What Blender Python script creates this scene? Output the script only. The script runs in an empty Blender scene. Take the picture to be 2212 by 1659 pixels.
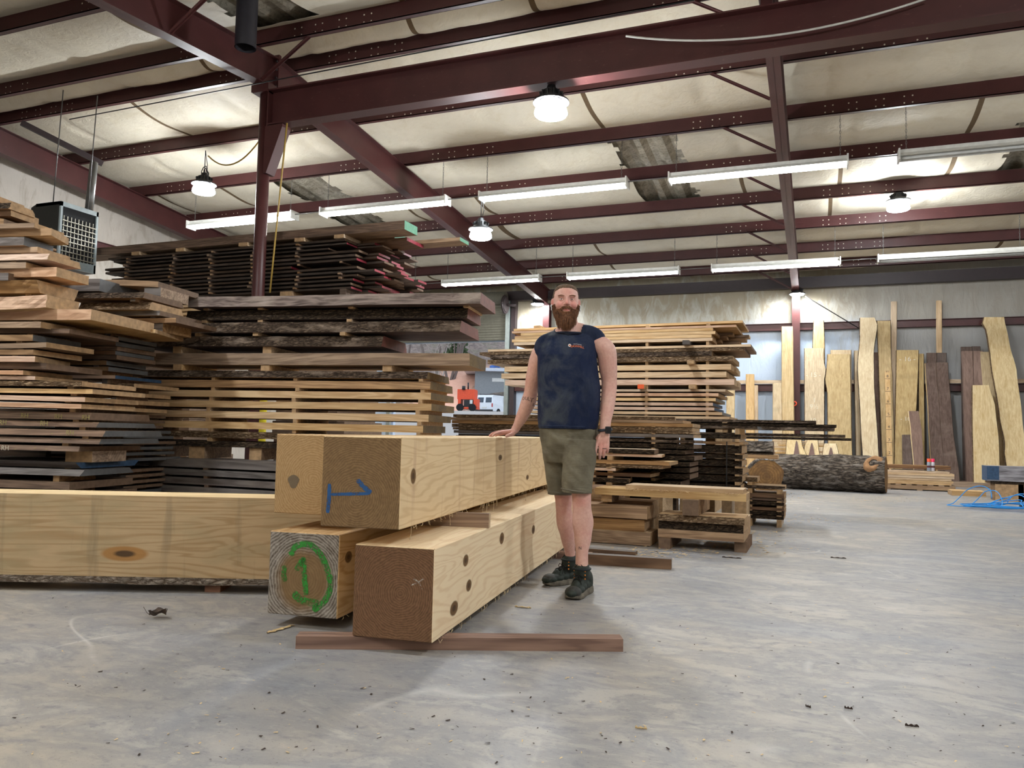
import bpy, bmesh, math, random
from math import sin, cos, pi, radians, atan2, sqrt, hypot
from mathutils import Vector, Matrix, noise
C = bpy.context.scene.collection
SC = bpy.context.scene

# ------------------------------------------------------------------ camera
IW, IH = 2212, 1659
FPX, PITCH, ROLL, YAW, CAMH = 1690.0, 0.0634, 0.0217, 0.373, 0.96
cf = Vector((-sin(YAW)*cos(PITCH), cos(YAW)*cos(PITCH), sin(PITCH)))
cr = Vector((cos(YAW), sin(YAW), 0)); cu = cr.cross(cf)
cr2 = cr*cos(ROLL) + cu*sin(ROLL); cu2 = -cr*sin(ROLL) + cu*cos(ROLL)
CAM = Vector((0, 0, CAMH))
cam = bpy.data.cameras.new('camera'); co = bpy.data.objects.new('camera', cam); C.objects.link(co)
cam.sensor_width = 36; cam.lens = FPX/IW*36; cam.clip_end = 300; cam.clip_start = 0.05
m = Matrix((cr2, cu2, -cf)).transposed().to_4x4(); m.translation = CAM
co.matrix_world = m; SC.camera = co

# ------------------------------------------------------------------ world, exposure
w = bpy.data.worlds.new('world'); SC.world = w; w.use_nodes = True
bg = w.node_tree.nodes['Background']; bg.inputs[0].default_value = (0.78, 0.87, 1.0, 1); bg.inputs[1].default_value = 0.42
SC.view_settings.view_transform = 'Standard'; SC.view_settings.look = 'None'
SC.view_settings.gamma = 1; SC.view_settings.use_curve_mapping = False
SC.view_settings.exposure = 2.0
LAMP, TUBE = 88.0, 14.0         # emission of the high bay globes and of the tubes
try:
    SC.cycles.max_bounces = 7; SC.cycles.diffuse_bounces = 4; SC.cycles.sample_clamp_indirect = 6
    SC.cycles.use_denoising = True
except Exception: pass

# ------------------------------------------------------------------ survey helpers: where a sight line of the photo meets a plane
def ray(x, y): return cf + cr2*((x-IW/2)/FPX) + cu2*((IH/2-y)/FPX)
def at_Y(x, y, Y): d = ray(x, y); return CAM + d*(Y/d.y)
def at_X(x, y, X): d = ray(x, y); return CAM + d*(X/d.x)
def at_Z(x, y, Z): d = ray(x, y); return CAM + d*((Z-CAMH)/d.z)
def at_D(x, y, D): return CAM + ray(x, y)*D
class Frame:                      # upright plane through a point, turned by th; u runs along it, v behind it
    def __init__(s, o, th): s.o = Vector((o[0], o[1], 0)); s.th = th; s.u = Vector((cos(th), sin(th), 0)); s.v = Vector((-sin(th), cos(th), 0))
    def uz(s, x, y, v=0.0):
        d = ray(x, y); o = s.o + s.v*v; t = (o-CAM).dot(s.v)/d.dot(s.v); p = CAM + d*t
        return (p-s.o).dot(s.u), p.z
    def w(s, u, v, z): return s.o + s.u*u + s.v*v + Vector((0, 0, z))

# ------------------------------------------------------------------ colours and materials
def lin(r, g=None, b=None):
    if g is None: r, g, b = r
    f = lambda c: (c/255/12.92) if c/255 <= 0.04045 else ((c/255+0.055)/1.055)**2.4
    return (f(r), f(g), f(b), 1)
class NT:
    def __init__(s, name):
        s.m = bpy.data.materials.new(name); s.m.use_nodes = True; s.t = s.m.node_tree; s.b = s.t.nodes['Principled BSDF']
    def n(s, typ, **kw):
        x = s.t.nodes.new(typ)
        for k, v in kw.items():
            if isinstance(k, str) and hasattr(x, k): setattr(x, k, v)
        return x
    def l(s, a, b): s.t.links.new(a, b)
    def math(s, op, a, b=None):
        x = s.n('ShaderNodeMath', operation=op)
        for i, q in enumerate((a, b)):
            if q is None: continue
            if isinstance(q, (int, float)): x.inputs[i].default_value = q
            else: s.l(q, x.inputs[i])
        return x.outputs[0]
    def mix(s, f, a, b, typ='MIX'):
        x = s.n('ShaderNodeMix', data_type='RGBA', blend_type=typ)
        for i, q in ((0, f), (6, a), (7, b)):
            if isinstance(q, (int, float)): x.inputs[i].default_value = q
            elif isinstance(q, tuple): x.inputs[i].default_value = q
            else: s.l(q, x.inputs[i])
        return x.outputs[2]
    def coord(s, kind='Object', scale=(1, 1, 1), rnd=True, off=(0, 0, 0)):
        tc = s.n('ShaderNodeTexCoord'); mp = s.n('ShaderNodeMapping')
        mp.inputs['Scale'].default_value = scale; mp.inputs['Location'].default_value = off
        o = tc.outputs[kind]
        if rnd:
            oi = s.n('ShaderNodeObjectInfo'); va = s.n('ShaderNodeVectorMath', operation='ADD')
            mu = s.math('MULTIPLY', oi.outputs['Random'], 37.0)
            s.l(o, va.inputs[0]); s.l(mu, va.inputs[1]); o = va.outputs[0]
        s.l(o, mp.inputs['Vector']); return mp.outputs[0]
    def noise(s, vec, scale=5, detail=4, rough=0.55, dist=0.0):
        x = s.n('ShaderNodeTexNoise'); x.inputs['Scale'].default_value = scale; x.inputs['Detail'].default_value = detail
        x.inputs['Roughness'].default_value = rough; x.inputs['Distortion'].default_value = dist; s.l(vec, x.inputs['Vector'])
        return x.outputs['Fac']
    def ramp(s, f, stops):
        x = s.n('ShaderNodeValToRGB'); e = x.color_ramp.elements
        while len(e) < len(stops): e.new(0.5)
        for q, (p, c) in zip(e, stops):
            q.position = p; q.color = c if isinstance(c, tuple) else (c, c, c, 1)
        s.l(f, x.inputs[0]); return x.outputs[0]
    def bump(s, h, strength=0.3, dist=0.01):
        x = s.n('ShaderNodeBump'); x.inputs['Strength'].default_value = strength; x.inputs['Distance'].default_value = dist
        s.l(h, x.inputs['Height']); s.l(x.outputs[0], s.b.inputs['Normal'])
    def out(s, col, rough=0.6, metal=0.0, spec=None):
        if isinstance(col, tuple): s.b.inputs['Base Color'].default_value = col
        else: s.l(col, s.b.inputs['Base Color'])
        if isinstance(rough, (int, float)): s.b.inputs['Roughness'].default_value = rough
        else: s.l(rough, s.b.inputs['Roughness'])
        s.b.inputs['Metallic'].default_value = metal
        if spec is not None: s.b.inputs['Specular IOR Level'].default_value = spec
        return s.m
def plain(name, rgb, rough=0.6, metal=0.0, var=0.06, scale=12):
    k = NT(name); v = k.coord(); f = k.noise(v, scale, 3)
    c = lin(rgb); d = tuple(max(0, x*(1-var*3)) for x in c[:3])+(1,)
    return k.out(k.mix(k.ramp(f, [(0.3, 0.0), (0.7, 1.0)]), d, c), rough, metal)
def wood(name, c1, c2, axis=0, grain=24, stretch=0.9, var=0.25, rough=0.75, knots=0.0, stain=None, stain_amt=0.35, bump=0.15, rnd=True, ringw=0.25):
    """long-grain sawn timber: c1 light, c2 dark streaks, grain along the given local axis; each board has its own tone"""
    k = NT(name); sc = [grain]*3; sc[axis] = stretch; sc2 = [5.0]*3; sc2[axis] = 0.45
    v = k.coord(scale=tuple(sc), rnd=rnd); v2 = k.coord(scale=tuple(sc2), rnd=rnd)
    a = k.noise(v, 1.0, 5, 0.6, 0.4); b = k.noise(v2, 1.0, 4, 0.55, 0.6)
    wv = k.n('ShaderNodeMath', operation='SINE'); k.l(k.math('MULTIPLY', b, 70.0), wv.inputs[0])
    rings = k.math('MULTIPLY', k.math('ADD', wv.outputs[0], 1.0), 0.5)
    f = k.math('ADD', k.math('MULTIPLY', a, 1.0-ringw), k.math('MULTIPLY', rings, ringw))
    col = k.mix(k.ramp(f, [(0.3, 1.0), (0.68, 0.0)]), lin(c1), lin(c2))
    if stain:
        s_ = k.noise(k.coord(scale=(1.3, 3, 3), rnd=rnd), 1.5, 4)
        col = k.mix(k.ramp(s_, [(0.5, 0.0), (0.72, stain_amt)]), col, lin(stain))
    if rnd:
        oi = k.n('ShaderNodeObjectInfo'); hs = k.n('ShaderNodeHueSaturation')
        k.l(k.math('ADD', k.math('MULTIPLY', oi.outputs['Random'], 2*var), 1.0-var), hs.inputs['Value'])
        k.l(k.math('ADD', k.math('MULTIPLY', k.math('FRACT', k.math('MULTIPLY', oi.outputs['Random'], 13.7)), 0.35), 0.66), hs.inputs['Saturation'])
        k.l(col, hs.inputs['Color']); col = hs.outputs[0]
    k.bump(f, bump, 0.004)
    return k.out(col, rough, spec=0.25)
def endgrain(name, c1, c2, pith=(0, 0), rings=60, gray=None, axis=0, rnd=True):
    k = NT(name); tc = k.n('ShaderNodeTexCoord'); sp = k.n('ShaderNodeSeparateXYZ'); k.l(tc.outputs['Object'], sp.inputs[0])
    a, b = [(1, 2), (0, 2), (0, 1)][axis]
    n1 = k.noise(k.coord(rnd=rnd), 9, 3); dx = k.math('SUBTRACT', sp.outputs[a], pith[0]); dz = k.math('SUBTRACT', sp.outputs[b], pith[1])
    r = k.math('SQRT', k.math('ADD', k.math('MULTIPLY', dx, dx), k.math('MULTIPLY', dz, dz)))
    r = k.math('ADD', r, k.math('MULTIPLY', n1, 0.05))
    wv = k.n('ShaderNodeMath', operation='SINE'); k.l(k.math('MULTIPLY', r, rings*6.283), wv.inputs[0])
    f = k.math('MULTIPLY', k.math('ADD', wv.outputs[0], 1.0), 0.5)
    n2 = k.noise(k.coord(rnd=rnd), 60, 4); f = k.math('ADD', k.math('MULTIPLY', f, 0.30), k.math('MULTIPLY', n2, 0.70))
    col = k.mix(k.ramp(f, [(0.25, 0.0), (0.85, 1.0)]), lin(c1), lin(c2))
    if gray:
        g = k.noise(k.coord(rnd=rnd), 6, 5); col = k.mix(k.ramp(g, [(0.42, 0.0), (0.62, 0.75)]), col, lin(gray))
    k.bump(f, 0.25, 0.003); return k.out(col, 0.85, spec=0.2)
def barkmat(name, c1, c2, c3=None, sc=(9, 26, 26)):
    k = NT(name); v = k.coord(scale=sc); vo = k.n('ShaderNodeTexVoronoi'); vo.feature = 'DISTANCE_TO_EDGE'; vo.inputs['Scale'].default_value = 1.6
    dn = k.noise(v, 1.3, 5, 0.65, 0.6)
    va = k.n('ShaderNodeVectorMath', operation='ADD'); k.l(v, va.inputs[0]); k.l(k.math('MULTIPLY', dn, 1.6), va.inputs[1]); k.l(va.outputs[0], vo.inputs['Vector'])
    f = k.math('ADD', k.math('MULTIPLY', vo.outputs['Distance'], 1.5), k.math('MULTIPLY', dn, 0.55))
    col = k.mix(k.ramp(f, [(0.25, 0.0), (0.75, 1.0)]), lin(c1), lin(c2))
    if c3: col = k.mix(k.ramp(k.noise(k.coord(scale=(2, 6, 6)), 2.2, 5), [(0.52, 0.0), (0.66, 0.8)]), col, lin(c3))
    k.bump(f, 0.9, 0.03); return k.out(col, 0.95, spec=0.15)

# ------------------------------------------------------------------ meshes and objects
class MB:
    def __init__(s): s.v = []; s.f = []; s.mi = []; s.sm = []
    def quad(s, a, b, c, d, mi=0, sm=False):
        i = len(s.v); s.v += [a, b, c, d]; s.f.append((i, i+1, i+2, i+3)); s.mi.append(mi); s.sm.append(sm)
    def box(s, x0, x1, y0, y1, z0, z1, mi=0, M=None, ends=None, top=None):
        p = [Vector((x, y, z)) for z in (z0, z1) for y in (y0, y1) for x in (x0, x1)]
        if M is not None: p = [M @ q for q in p]
        i = len(s.v); s.v += p
        F = [(0, 2, 3, 1), (4, 5, 7, 6), (0, 1, 5, 4), (2, 6, 7, 3), (0, 4, 6, 2), (1, 3, 7, 5)]
        for n_, f in enumerate(F):
            s.f.append(tuple(i+q for q in f)); s.sm.append(False)
            s.mi.append(ends if (ends is not None and n_ >= 4) else (top if (top is not None and n_ == 1) else mi))
    def bar(s, a, b, w_, h, mi=0, up=Vector((0, 0, 1))):
        a, b = Vector(a), Vector(b); d = (b-a); L = d.length; d.normalize()
        x = d.cross(up); x = x.normalized() if x.length > 1e-5 else Vector((1, 0, 0)); z = x.cross(d)
        M = Matrix((x, d, z)).transposed().to_4x4(); M.translation = a
        s.box(-w_/2, w_/2, 0, L, -h/2, h/2, mi, M)
    def tube(s, pts, r, seg=8, mi=0, cap=True, closed=False):
        pts = [Vector(p) for p in pts]; n = len(pts); base = len(s.v); prev = None
        for i, p in enumerate(pts):
            t = (pts[(i+1) % n]-pts[i-1]) if closed else (pts[min(i+1, n-1)]-pts[max(i-1, 0)])
            t = t.normalized() if t.length > 1e-9 else Vector((0, 0, 1))
            if prev is None: a = t.cross(Vector((0, 0, 1))); a = a.normalized() if a.length > 1e-3 else Vector((1, 0, 0))
            else: a = prev - t*prev.dot(t); a = a.normalized() if a.length > 1e-6 else t.orthogonal().normalized()
            prev = a; b = t.cross(a); rr = r[i] if isinstance(r, (list, tuple)) else r
            for k in range(seg): s.v.append(p + a*(rr*cos(2*pi*k/seg)) + b*(rr*sin(2*pi*k/seg)))
        for i in range(n if closed else n-1):
            j = (i+1) % n
            for k in range(seg):
                q = (k+1) % seg; s.f.append((base+i*seg+k, base+j*seg+k, base+j*seg+q, base+i*seg+q)); s.mi.append(mi); s.sm.append(True)
        if cap and not closed:
            s.f.append(tuple(base+k for k in range(seg))); s.mi.append(mi); s.sm.append(False)
            s.f.append(tuple(base+(n-1)*seg+k for k in reversed(range(seg)))); s.mi.append(mi); s.sm.append(False)
    def lathe(s, prof, seg=24, mi=0, o=(0, 0, 0)):
        base = len(s.v); n = len(prof)
        for r, z in prof:
            for k in range(seg): s.v.append(Vector((o[0]+r*cos(2*pi*k/seg), o[1]+r*sin(2*pi*k/seg), o[2]+z)))
        for i in range(n-1):
            for k in range(seg):
                q = (k+1) % seg; s.f.append((base+i*seg+k, base+i*seg+q, base+(i+1)*seg+q, base+(i+1)*seg+k)); s.mi.append(mi); s.sm.append(True)
    def build(s, name, mats, parent=None, fix=True):
        me = bpy.data.meshes.new(name); me.from_pydata([tuple(p) for p in s.v], [], s.f)
        mats = mats if isinstance(mats, (list, tuple)) else [mats]
        for q in mats: me.materials.append(q)
        me.polygons.foreach_set('material_index', s.mi); me.polygons.foreach_set('use_smooth', s.sm)
        if fix:
            b = bmesh.new(); b.from_mesh(me); bmesh.ops.remove_doubles(b, verts=b.verts, dist=1e-5); bmesh.ops.recalc_face_normals(b, faces=b.faces); b.to_mesh(me); b.free()
        me.update(); o = bpy.data.objects.new(name, me); C.objects.link(o)
        if parent: o.parent = parent
        return o
def tag(o, label=None, cat=None, group=None, kind=None):
    if label: o['label'] = label
    if cat: o['category'] = cat
    if group: o['group'] = group
    if kind: o['kind'] = kind
    return o
def empty(name, loc=(0, 0, 0), rz=0.0):
    o = bpy.data.objects.new(name, None); o.location = loc; o.rotation_euler = (0, 0, rz); o.empty_display_size = 0.1; C.objects.link(o); return o
def copy_tree(o, parent=None):
    c = o.copy(); C.objects.link(c)
    if parent: c.parent = parent
    for ch in list(o.children): copy_tree(ch, c)
    return c
ORD = ['first', 'second', 'third', 'fourth', 'fifth', 'sixth', 'seventh', 'eighth', 'ninth', 'tenth', 'eleventh', 'twelfth', 'thirteenth', 'fourteenth', 'fifteenth', 'sixteenth', 'seventeenth', 'eighteenth', 'nineteenth', 'twentieth']
def rn(seed): return random.Random(seed)
def textmesh(name, txt, size, mat):
    """lettering as flat geometry, linked and ready to be placed"""
    cu_ = bpy.data.curves.new(name, 'FONT'); cu_.body = txt; cu_.size = size; cu_.extrude = 0.0005; cu_.align_x = 'CENTER'; cu_.align_y = 'CENTER'; cu_.materials.append(mat)
    o = bpy.data.objects.new('tmp', cu_); C.objects.link(o); bpy.context.view_layer.update()
    me = bpy.data.meshes.new_from_object(o.evaluated_get(bpy.context.evaluated_depsgraph_get())); bpy.data.objects.remove(o); me.name = name
    t = bpy.data.objects.new(name, me); C.objects.link(t); return t
# ------------------------------------------------------------------ building shell
def concrete():
    k = NT('concrete'); v = k.coord(rnd=False)
    a = k.noise(k.coord(rnd=False, scale=(1, 1, 1)), 0.55, 6, 0.6, 0.6); b = k.noise(k.coord(rnd=False, scale=(1.0, 1.7, 1)), 2.0, 9, 0.7, 0.5)
    c = k.noise(k.coord(rnd=False, scale=(1, 1.5, 1)), 11, 6, 0.7); d = k.noise(v, 95, 3, 0.7)
    col = k.mix(k.ramp(a, [(0.36, 0.0), (0.62, 1.0)]), lin(140, 142, 147), lin(170, 162, 150))
    col = k.mix(k.ramp(b, [(0.42, 0.0), (0.54, 0.5), (0.62, 0.0)]), col, lin(116, 119, 128))
    col = k.mix(k.ramp(b, [(0.52, 0.0), (0.62, 0.45)]), col, lin(176, 173, 168))
    col = k.mix(k.ramp(c, [(0.54, 0.0), (0.68, 0.55)]), col, lin(104, 106, 116))
    col = k.mix(k.ramp(c, [(0.3, 0.55), (0.42, 0.0)]), col, lin(184, 176, 164))
    col = k.mix(k.ramp(d, [(0.62, 0.0), (0.7, 0.6)]), col, lin(84, 74, 66))
    # long thin pale scrape marks left by dragged timber
    for sc_, of_, am in (((.35, .8, 1), (3, 1, 0), .55), ((.7, .3, 1), (9, 4, 0), .45)):
        e_ = k.noise(k.coord(rnd=False, scale=sc_, off=of_), 1.0, 1.5, 0.4); e_ = k.math('ABSOLUTE', k.math('SUBTRACT', e_, .5))
        m_ = k.math('MULTIPLY', k.ramp(e_, [(0.0, 1.0), (0.0035, 0.0)]), k.ramp(k.noise(v, 1.3, 4), [(0.5, 0.0), (0.62, am)])); col = k.mix(m_, col, lin(206, 204, 200))
    k.bump(k.math('ADD', c, k.math('MULTIPLY', d, 0.3)), 0.12, 0.01)
    return k.out(col, k.ramp(b, [(0.35, 0.42), (0.65, 0.62)]), spec=0.4)
def vinyl(name, base, dirt, amt, blue=None):
    k = NT(name); v = k.coord(rnd=False)
    a = k.noise(v, 0.8, 5, 0.6, 0.5); b = k.noise(k.coord(rnd=False, scale=(2.2, 2.2, 0.9)), 1.6, 7, 0.65, 1.0)
    col = k.mix(k.ramp(a, [(0.35, 0.0), (0.7, 1.0)]), lin(base), lin(tuple(int(x*0.93) for x in base)))
    dm = k.ramp(b, [(0.5, 0.0), (0.68, amt)])
    if blue:
        s0 = k.n('ShaderNodeSeparateXYZ'); k.l(v, s0.inputs[0]); dm = k.math('MULTIPLY', k.ramp(k.math('ADD', b, k.math('MULTIPLY', k.ramp(k.math('MULTIPLY', s0.outputs[2], 0.2), [(0.74, 0.0), (0.95, 0.22)]), 1.0)), [(0.52, 0.0), (0.7, amt)]), k.ramp(k.math('MULTIPLY', s0.outputs[2], 0.2), [(0.6, 0.25), (0.85, 1.0)]))
    col = k.mix(dm, col, lin(dirt))
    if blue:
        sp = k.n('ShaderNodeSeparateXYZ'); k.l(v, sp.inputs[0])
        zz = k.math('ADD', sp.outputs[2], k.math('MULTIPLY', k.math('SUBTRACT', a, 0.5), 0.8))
        col = k.mix(k.ramp(k.math('MULTIPLY', zz, 0.2), [(0.70, 0.85), (0.80, 0.0)]), col, lin(blue))  # bluish cast of the cool lamps painted into the lower facing
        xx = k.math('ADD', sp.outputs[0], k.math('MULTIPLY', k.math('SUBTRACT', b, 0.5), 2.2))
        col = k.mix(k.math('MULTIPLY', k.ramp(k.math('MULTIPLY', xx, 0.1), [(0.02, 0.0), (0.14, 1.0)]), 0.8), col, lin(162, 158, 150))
    wr = k.noise(k.coord(rnd=False, scale=(5, 5, 1.2)), 1.4, 6, 0.6, 1.4)
    k.bump(wr, 0.35 if blue is None and amt < .3 else 0.5, 0.04); return k.out(col, 0.6, spec=0.35)
M_FLOOR = concrete()
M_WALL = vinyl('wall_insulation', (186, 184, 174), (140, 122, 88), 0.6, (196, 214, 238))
M_WALL2 = vinyl('side_wall_insulation', (190, 182, 172), (140, 126, 110), 0.6)
M_CEIL = vinyl('roof_insulation', (228, 220, 200), (190, 172, 130), 0.2)
M_SEAM = plain('insulation_seam', (112, 92, 66), 0.9)
def steelmat(name, rgb, rough=0.42):
    k = NT(name); v = k.coord(rnd=False); f = k.noise(v, 3, 5); g = k.noise(k.coord(rnd=False, scale=(1, 1, 4)), 14, 4)
    c = lin(rgb); col = k.mix(k.ramp(f, [(0.3, 0.0), (0.7, 1.0)]), tuple(x*0.78 for x in c[:3])+(1,), c)
    col = k.mix(k.ramp(g, [(0.66, 0.0), (0.74, 0.35)]), col, lin(128, 96, 88)); return k.out(col, rough, spec=0.4)
M_STEEL = steelmat('red_oxide_steel', (80, 43, 42))
M_DARK = plain('dark_steel', (52, 40, 42), 0.5)
M_HOLE = plain('bolt_hole_light', (232, 226, 205), 0.6)  # pale colour stands for light showing through the holes
def corr():
    k = NT('galvanised_sheet'); v = k.coord(rnd=False); f = k.noise(v, 5, 6, 0.7); g = k.noise(v, 22, 4)
    col = k.mix(k.ramp(f, [(0.35, 0.0), (0.65, 1.0)]), lin(150, 142, 124), lin(206, 200, 184)); col = k.mix(k.ramp(g, [(0.5, 0), (0.7, 0.6)]), col, lin(104, 94, 78))
    return k.out(col, 0.5, metal=0.2)
M_CORR = corr()
XL, XR, YB, YF = -13.9, 8.5, -3.6, 21.12        # side walls, wall behind the camera, far wall
RIDGE_Y, SL = 8.8, 0.0925
def roof_z(Y, d=0.0): return 5.737 - SL*abs(Y-RIDGE_Y) + d     # underside of the rafters
def struct(o): o['kind'] = 'structure'; return o

g = MB(); g.box(XL-0.2, XR+0.2, YB-0.2, 26.0, -0.2, 0.0); struct(g.build('floor', M_FLOOR))
# far wall with the doorway left open, insulated facing gently creased
DX0, DX1, DZ = -12.2, -8.36, 3.66
def wallgrid(name, fn, us, zs, mat):
    b = MB(); 
    for u in us:
        for z in zs: b.v.append(fn(u, z))
    nz = len(zs)
    for i in range(len(us)-1):
        for j in range(nz-1):
            b.f.append((i*nz+j, (i+1)*nz+j, (i+1)*nz+j+1, i*nz+j+1)); b.mi.append(0); b.sm.append(True)
    return b.build(name, mat)
def frange(a, b, n): return [a+(b-a)*i/n for i in range(n+1)]
def crease(u, z):
    s = ((u+50) % 1.55)/1.55; e = min(s, 1-s)
    return 0.05*noise.noise(Vector((u*0.9, z*0.5, 3))) + 0.025*noise.noise(Vector((u*5, z*0.9, 9))) - 0.03*math.exp(-(e*1.55/0.05)**2)
wb = MB()
wb.box(XL, DX0, YF+0.06, YF+0.2, 0, 5.47); wb.box(DX1, XR, YF+0.06, YF+0.2, 0, 5.47); wb.box(DX0, DX1, YF+0.06, YF+0.2, DZ, 5.47)
w_ = struct(wb.build('wall_back', M_WALL))
for nm, a, b, z0, z1 in (('wall_back_facing', DX1+0.02, XR, 0.0, 4.95), ('wall_back_facing', XL, DX0-0.02, 0.0, 4.95), ('wall_back_facing', DX0, DX1, DZ+0.02, 4.95)):
    o = wallgrid(nm, lambda u, z: Vector((u, YF-0.0+crease(u, z)-0.03*sin(pi*((z-0.2) % 1.55)/1.55), z)), frange(a, b, max(6, int((b-a)/0.12))), frange(z0, z1, 40), M_WALL); o.parent = w_
wl = MB(); wl.box(XL-0.15, XL-0.05, YB, YF+0.2, 0, 6.7); w_ = struct(wl.build('wall_left', M_WALL2))
o = wallgrid('wall_left_facing', lambda u, z: Vector((XL+crease(u, z)*0.8, u, z)), frange(YB, YF, 160), frange(0, 5.95, 34), M_WALL2); o.parent = w_
wr_ = MB(); wr_.box(XR+0.05, XR+0.15, YB, YF+0.2, 0, 6.7); struct(wr_.build('wall_right', M_WALL2))
wf = MB(); wf.box(XL, XR, YB-0.15, YB-0.05, 0, 6.2); struct(wf.build('wall_front', M_WALL2))

# ceiling: corrugated sheets, hung with sagging insulation that is missing in four places
rs = MB(); n_ = int((XR-XL+0.4)/0.1)
for side in (-1, 1):
    Yo = RIDGE_Y + side*13.0
    rows = []
    for Y in (RIDGE_Y, Yo):
        rows.append([Vector((XL-0.2+i*0.1, Y, roof_z(Y, 0.86)+(0.035 if (i % 4) in (1, 2) else -0.035))) for i in range(n_+1)])
    for i in range(n_): rs.quad(rows[0][i], rows[0][i+1], rows[1][i+1], rows[1][i])
struct(rs.build('roof_sheeting', M_CORR))
PUR = [9.22, 10.86, 12.5, 14.15, 15.8, 17.42, 19.03, 20.35]
PUN = [8.42, 6.8, 5.15, 3.5, 1.9, 0.3, -1.4, -3.0]
HOLES = [(-3.3, -2.2, 12.6, 15.75), (-10.35, -9.25, 12.6, 15.75), (2.95, 4.1, 13.9, 15.75), (-7.0, -6.1, 7.0, 8.3)]
def insul(side, ys):
    b = MB(); xs = frange(XL, XR, 300); Ys = []
    for a, c in zip(ys[:-1], ys[1:]): Ys += [a+(c-a)*i/12 for i in range(12)]
    Ys.append(ys[-1]); ny = len(Ys)
    spans = sorted(zip(ys[:-1], ys[1:]))
    for x in xs:
        for Y in Ys:
            for a, c in (zip(ys[:-1], ys[1:])):
                if min(a, c) <= Y <= max(a, c): t = (Y-a)/(c-a); k = min(a, c); break
            off = noise.noise(Vector((k*3.1, 0, 5)))*0.9
            s = ((x+40+off) % 1.75)/1.75; e = min(s, 1-s)*1.75
            sag = 0.12*sin(pi*t)
            z = roof_z(Y, 0.725) - sag*(1-0.3*math.exp(-(e/0.1)**2)) + 0.035*noise.noise(Vector((x*1.1, Y*1.3, k)))*sin(pi*t) + 0.012*noise.noise(Vector((x*7, Y*2, k)))*sin(pi*t)
            b.v.append(Vector((x, Y, z)))
    for i in range(len(xs)-1):
        xm = (xs[i]+xs[i+1])/2
        for j in range(ny-1):
            ym = (Ys[j]+Ys[j+1])/2
            if any(h[0]+0.12*noise.noise(Vector((ym*3, 0, 1))) < xm < h[1]+0.12*noise.noise(Vector((ym*3, 5, 1))) and h[2] < ym < h[3] for h in HOLES): continue
            k = min(p for p in [min(a, c) for a, c in spans] if p <= ym+1e-6 or True) if False else max([min(a, c) for a, c in spans if min(a, c) <= ym] or [spans[0][0]])
            off = noise.noise(Vector((k*3.1, 0, 5)))*0.9; s = ((xm+40+off) % 1.75)/1.75; e = min(s, 1-s)*1.75
            dark = e < 0.04 and noise.noise(Vector((xm*0.45, k*2.3, 8))) > 0.16
            b.f.append((i*ny+j, (i+1)*ny+j, (i+1)*ny+j+1, i*ny+j+1)); b.mi.append(1 if dark else 0); b.sm.append(True)
    return b
b1 = insul(1, [RIDGE_Y]+PUR+[21.15]); b2 = insul(-1, [RIDGE_Y]+PUN+[-3.7])
n1 = len(b1.v); b1.v += b2.v; b1.f += [tuple(q+n1 for q in f) for f in b2.f]; b1.mi += b2.mi; b1.sm += b2.sm
struct(b1.build('ceiling', [M_CEIL, M_SEAM]))
# a torn flap of facing hanging near the left
fl = MB(); q0 = at_Y(340, 146, 7.2); q0.z = roof_z(7.2, 0.5)
fp = [q0+Vector(p) for p in ((0, 0, .03), (.22, .05, .02), (.30, .0, -.07), (.18, -.03, -.11), (.09, -.02, -.22), (.03, 0, -.10))]
fl.v += fp; fl.f.append((0, 1, 2, 3, 4, 5)); fl.mi.append(0); fl.sm.append(False); struct(fl.build('ceiling_torn_flap', M_CEIL))

# purlins: Z sections with pale discs painted as lit holes around each rafter
FR = [-13.45, -7.16, -0.5, 6.15]
def purlin(Y, near=False):
    b = MB(); z0 = roof_z(Y, 0.47); z1 = z0+0.25; t = 0.008
    b.box(XL, XR, Y-t, Y, z0, z1, 0); b.box(XL, XR, Y-0.075, Y, z0, z0+t*1.6, 0); b.box(XL, XR, Y, Y+0.07, z1-t, z1, 0); b.box(XL, XR, Y-0.075, Y-0.068, z0, z0+0.022, 0)
    for fx in FR:
        for d in (-1.35, -1.05, -0.72, 0.62, 0.95, 1.32, 1.7):
            for q in (0, 0.11):
                for zz in (0.065, 0.165):
                    x = fx+d+q; 
                    if x < XL+0.1 or x > XR: continue
                    c = Vector((x, Y-t-0.002, z0+zz)); r = 0.0115
                    i = len(b.v); b.v += [c+Vector((r*cos(k*pi/3), 0, r*sin(k*pi/3))) for k in range(6)]; b.f.append(tuple(range(i, i+6))); b.mi.append(1); b.sm.append(False)
    return struct(b.build('purlin', [M_STEEL, M_HOLE], fix=False))
for Y in PUR+PUN: purlin(Y)
ev = MB(); ev.box(XL, XR, 20.95, 21.05, 4.80, 5.09); ev.box(XL, XR, 20.87, 20.95, 4.80, 4.815); struct(ev.build('eave_strut', M_DARK))

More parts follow.
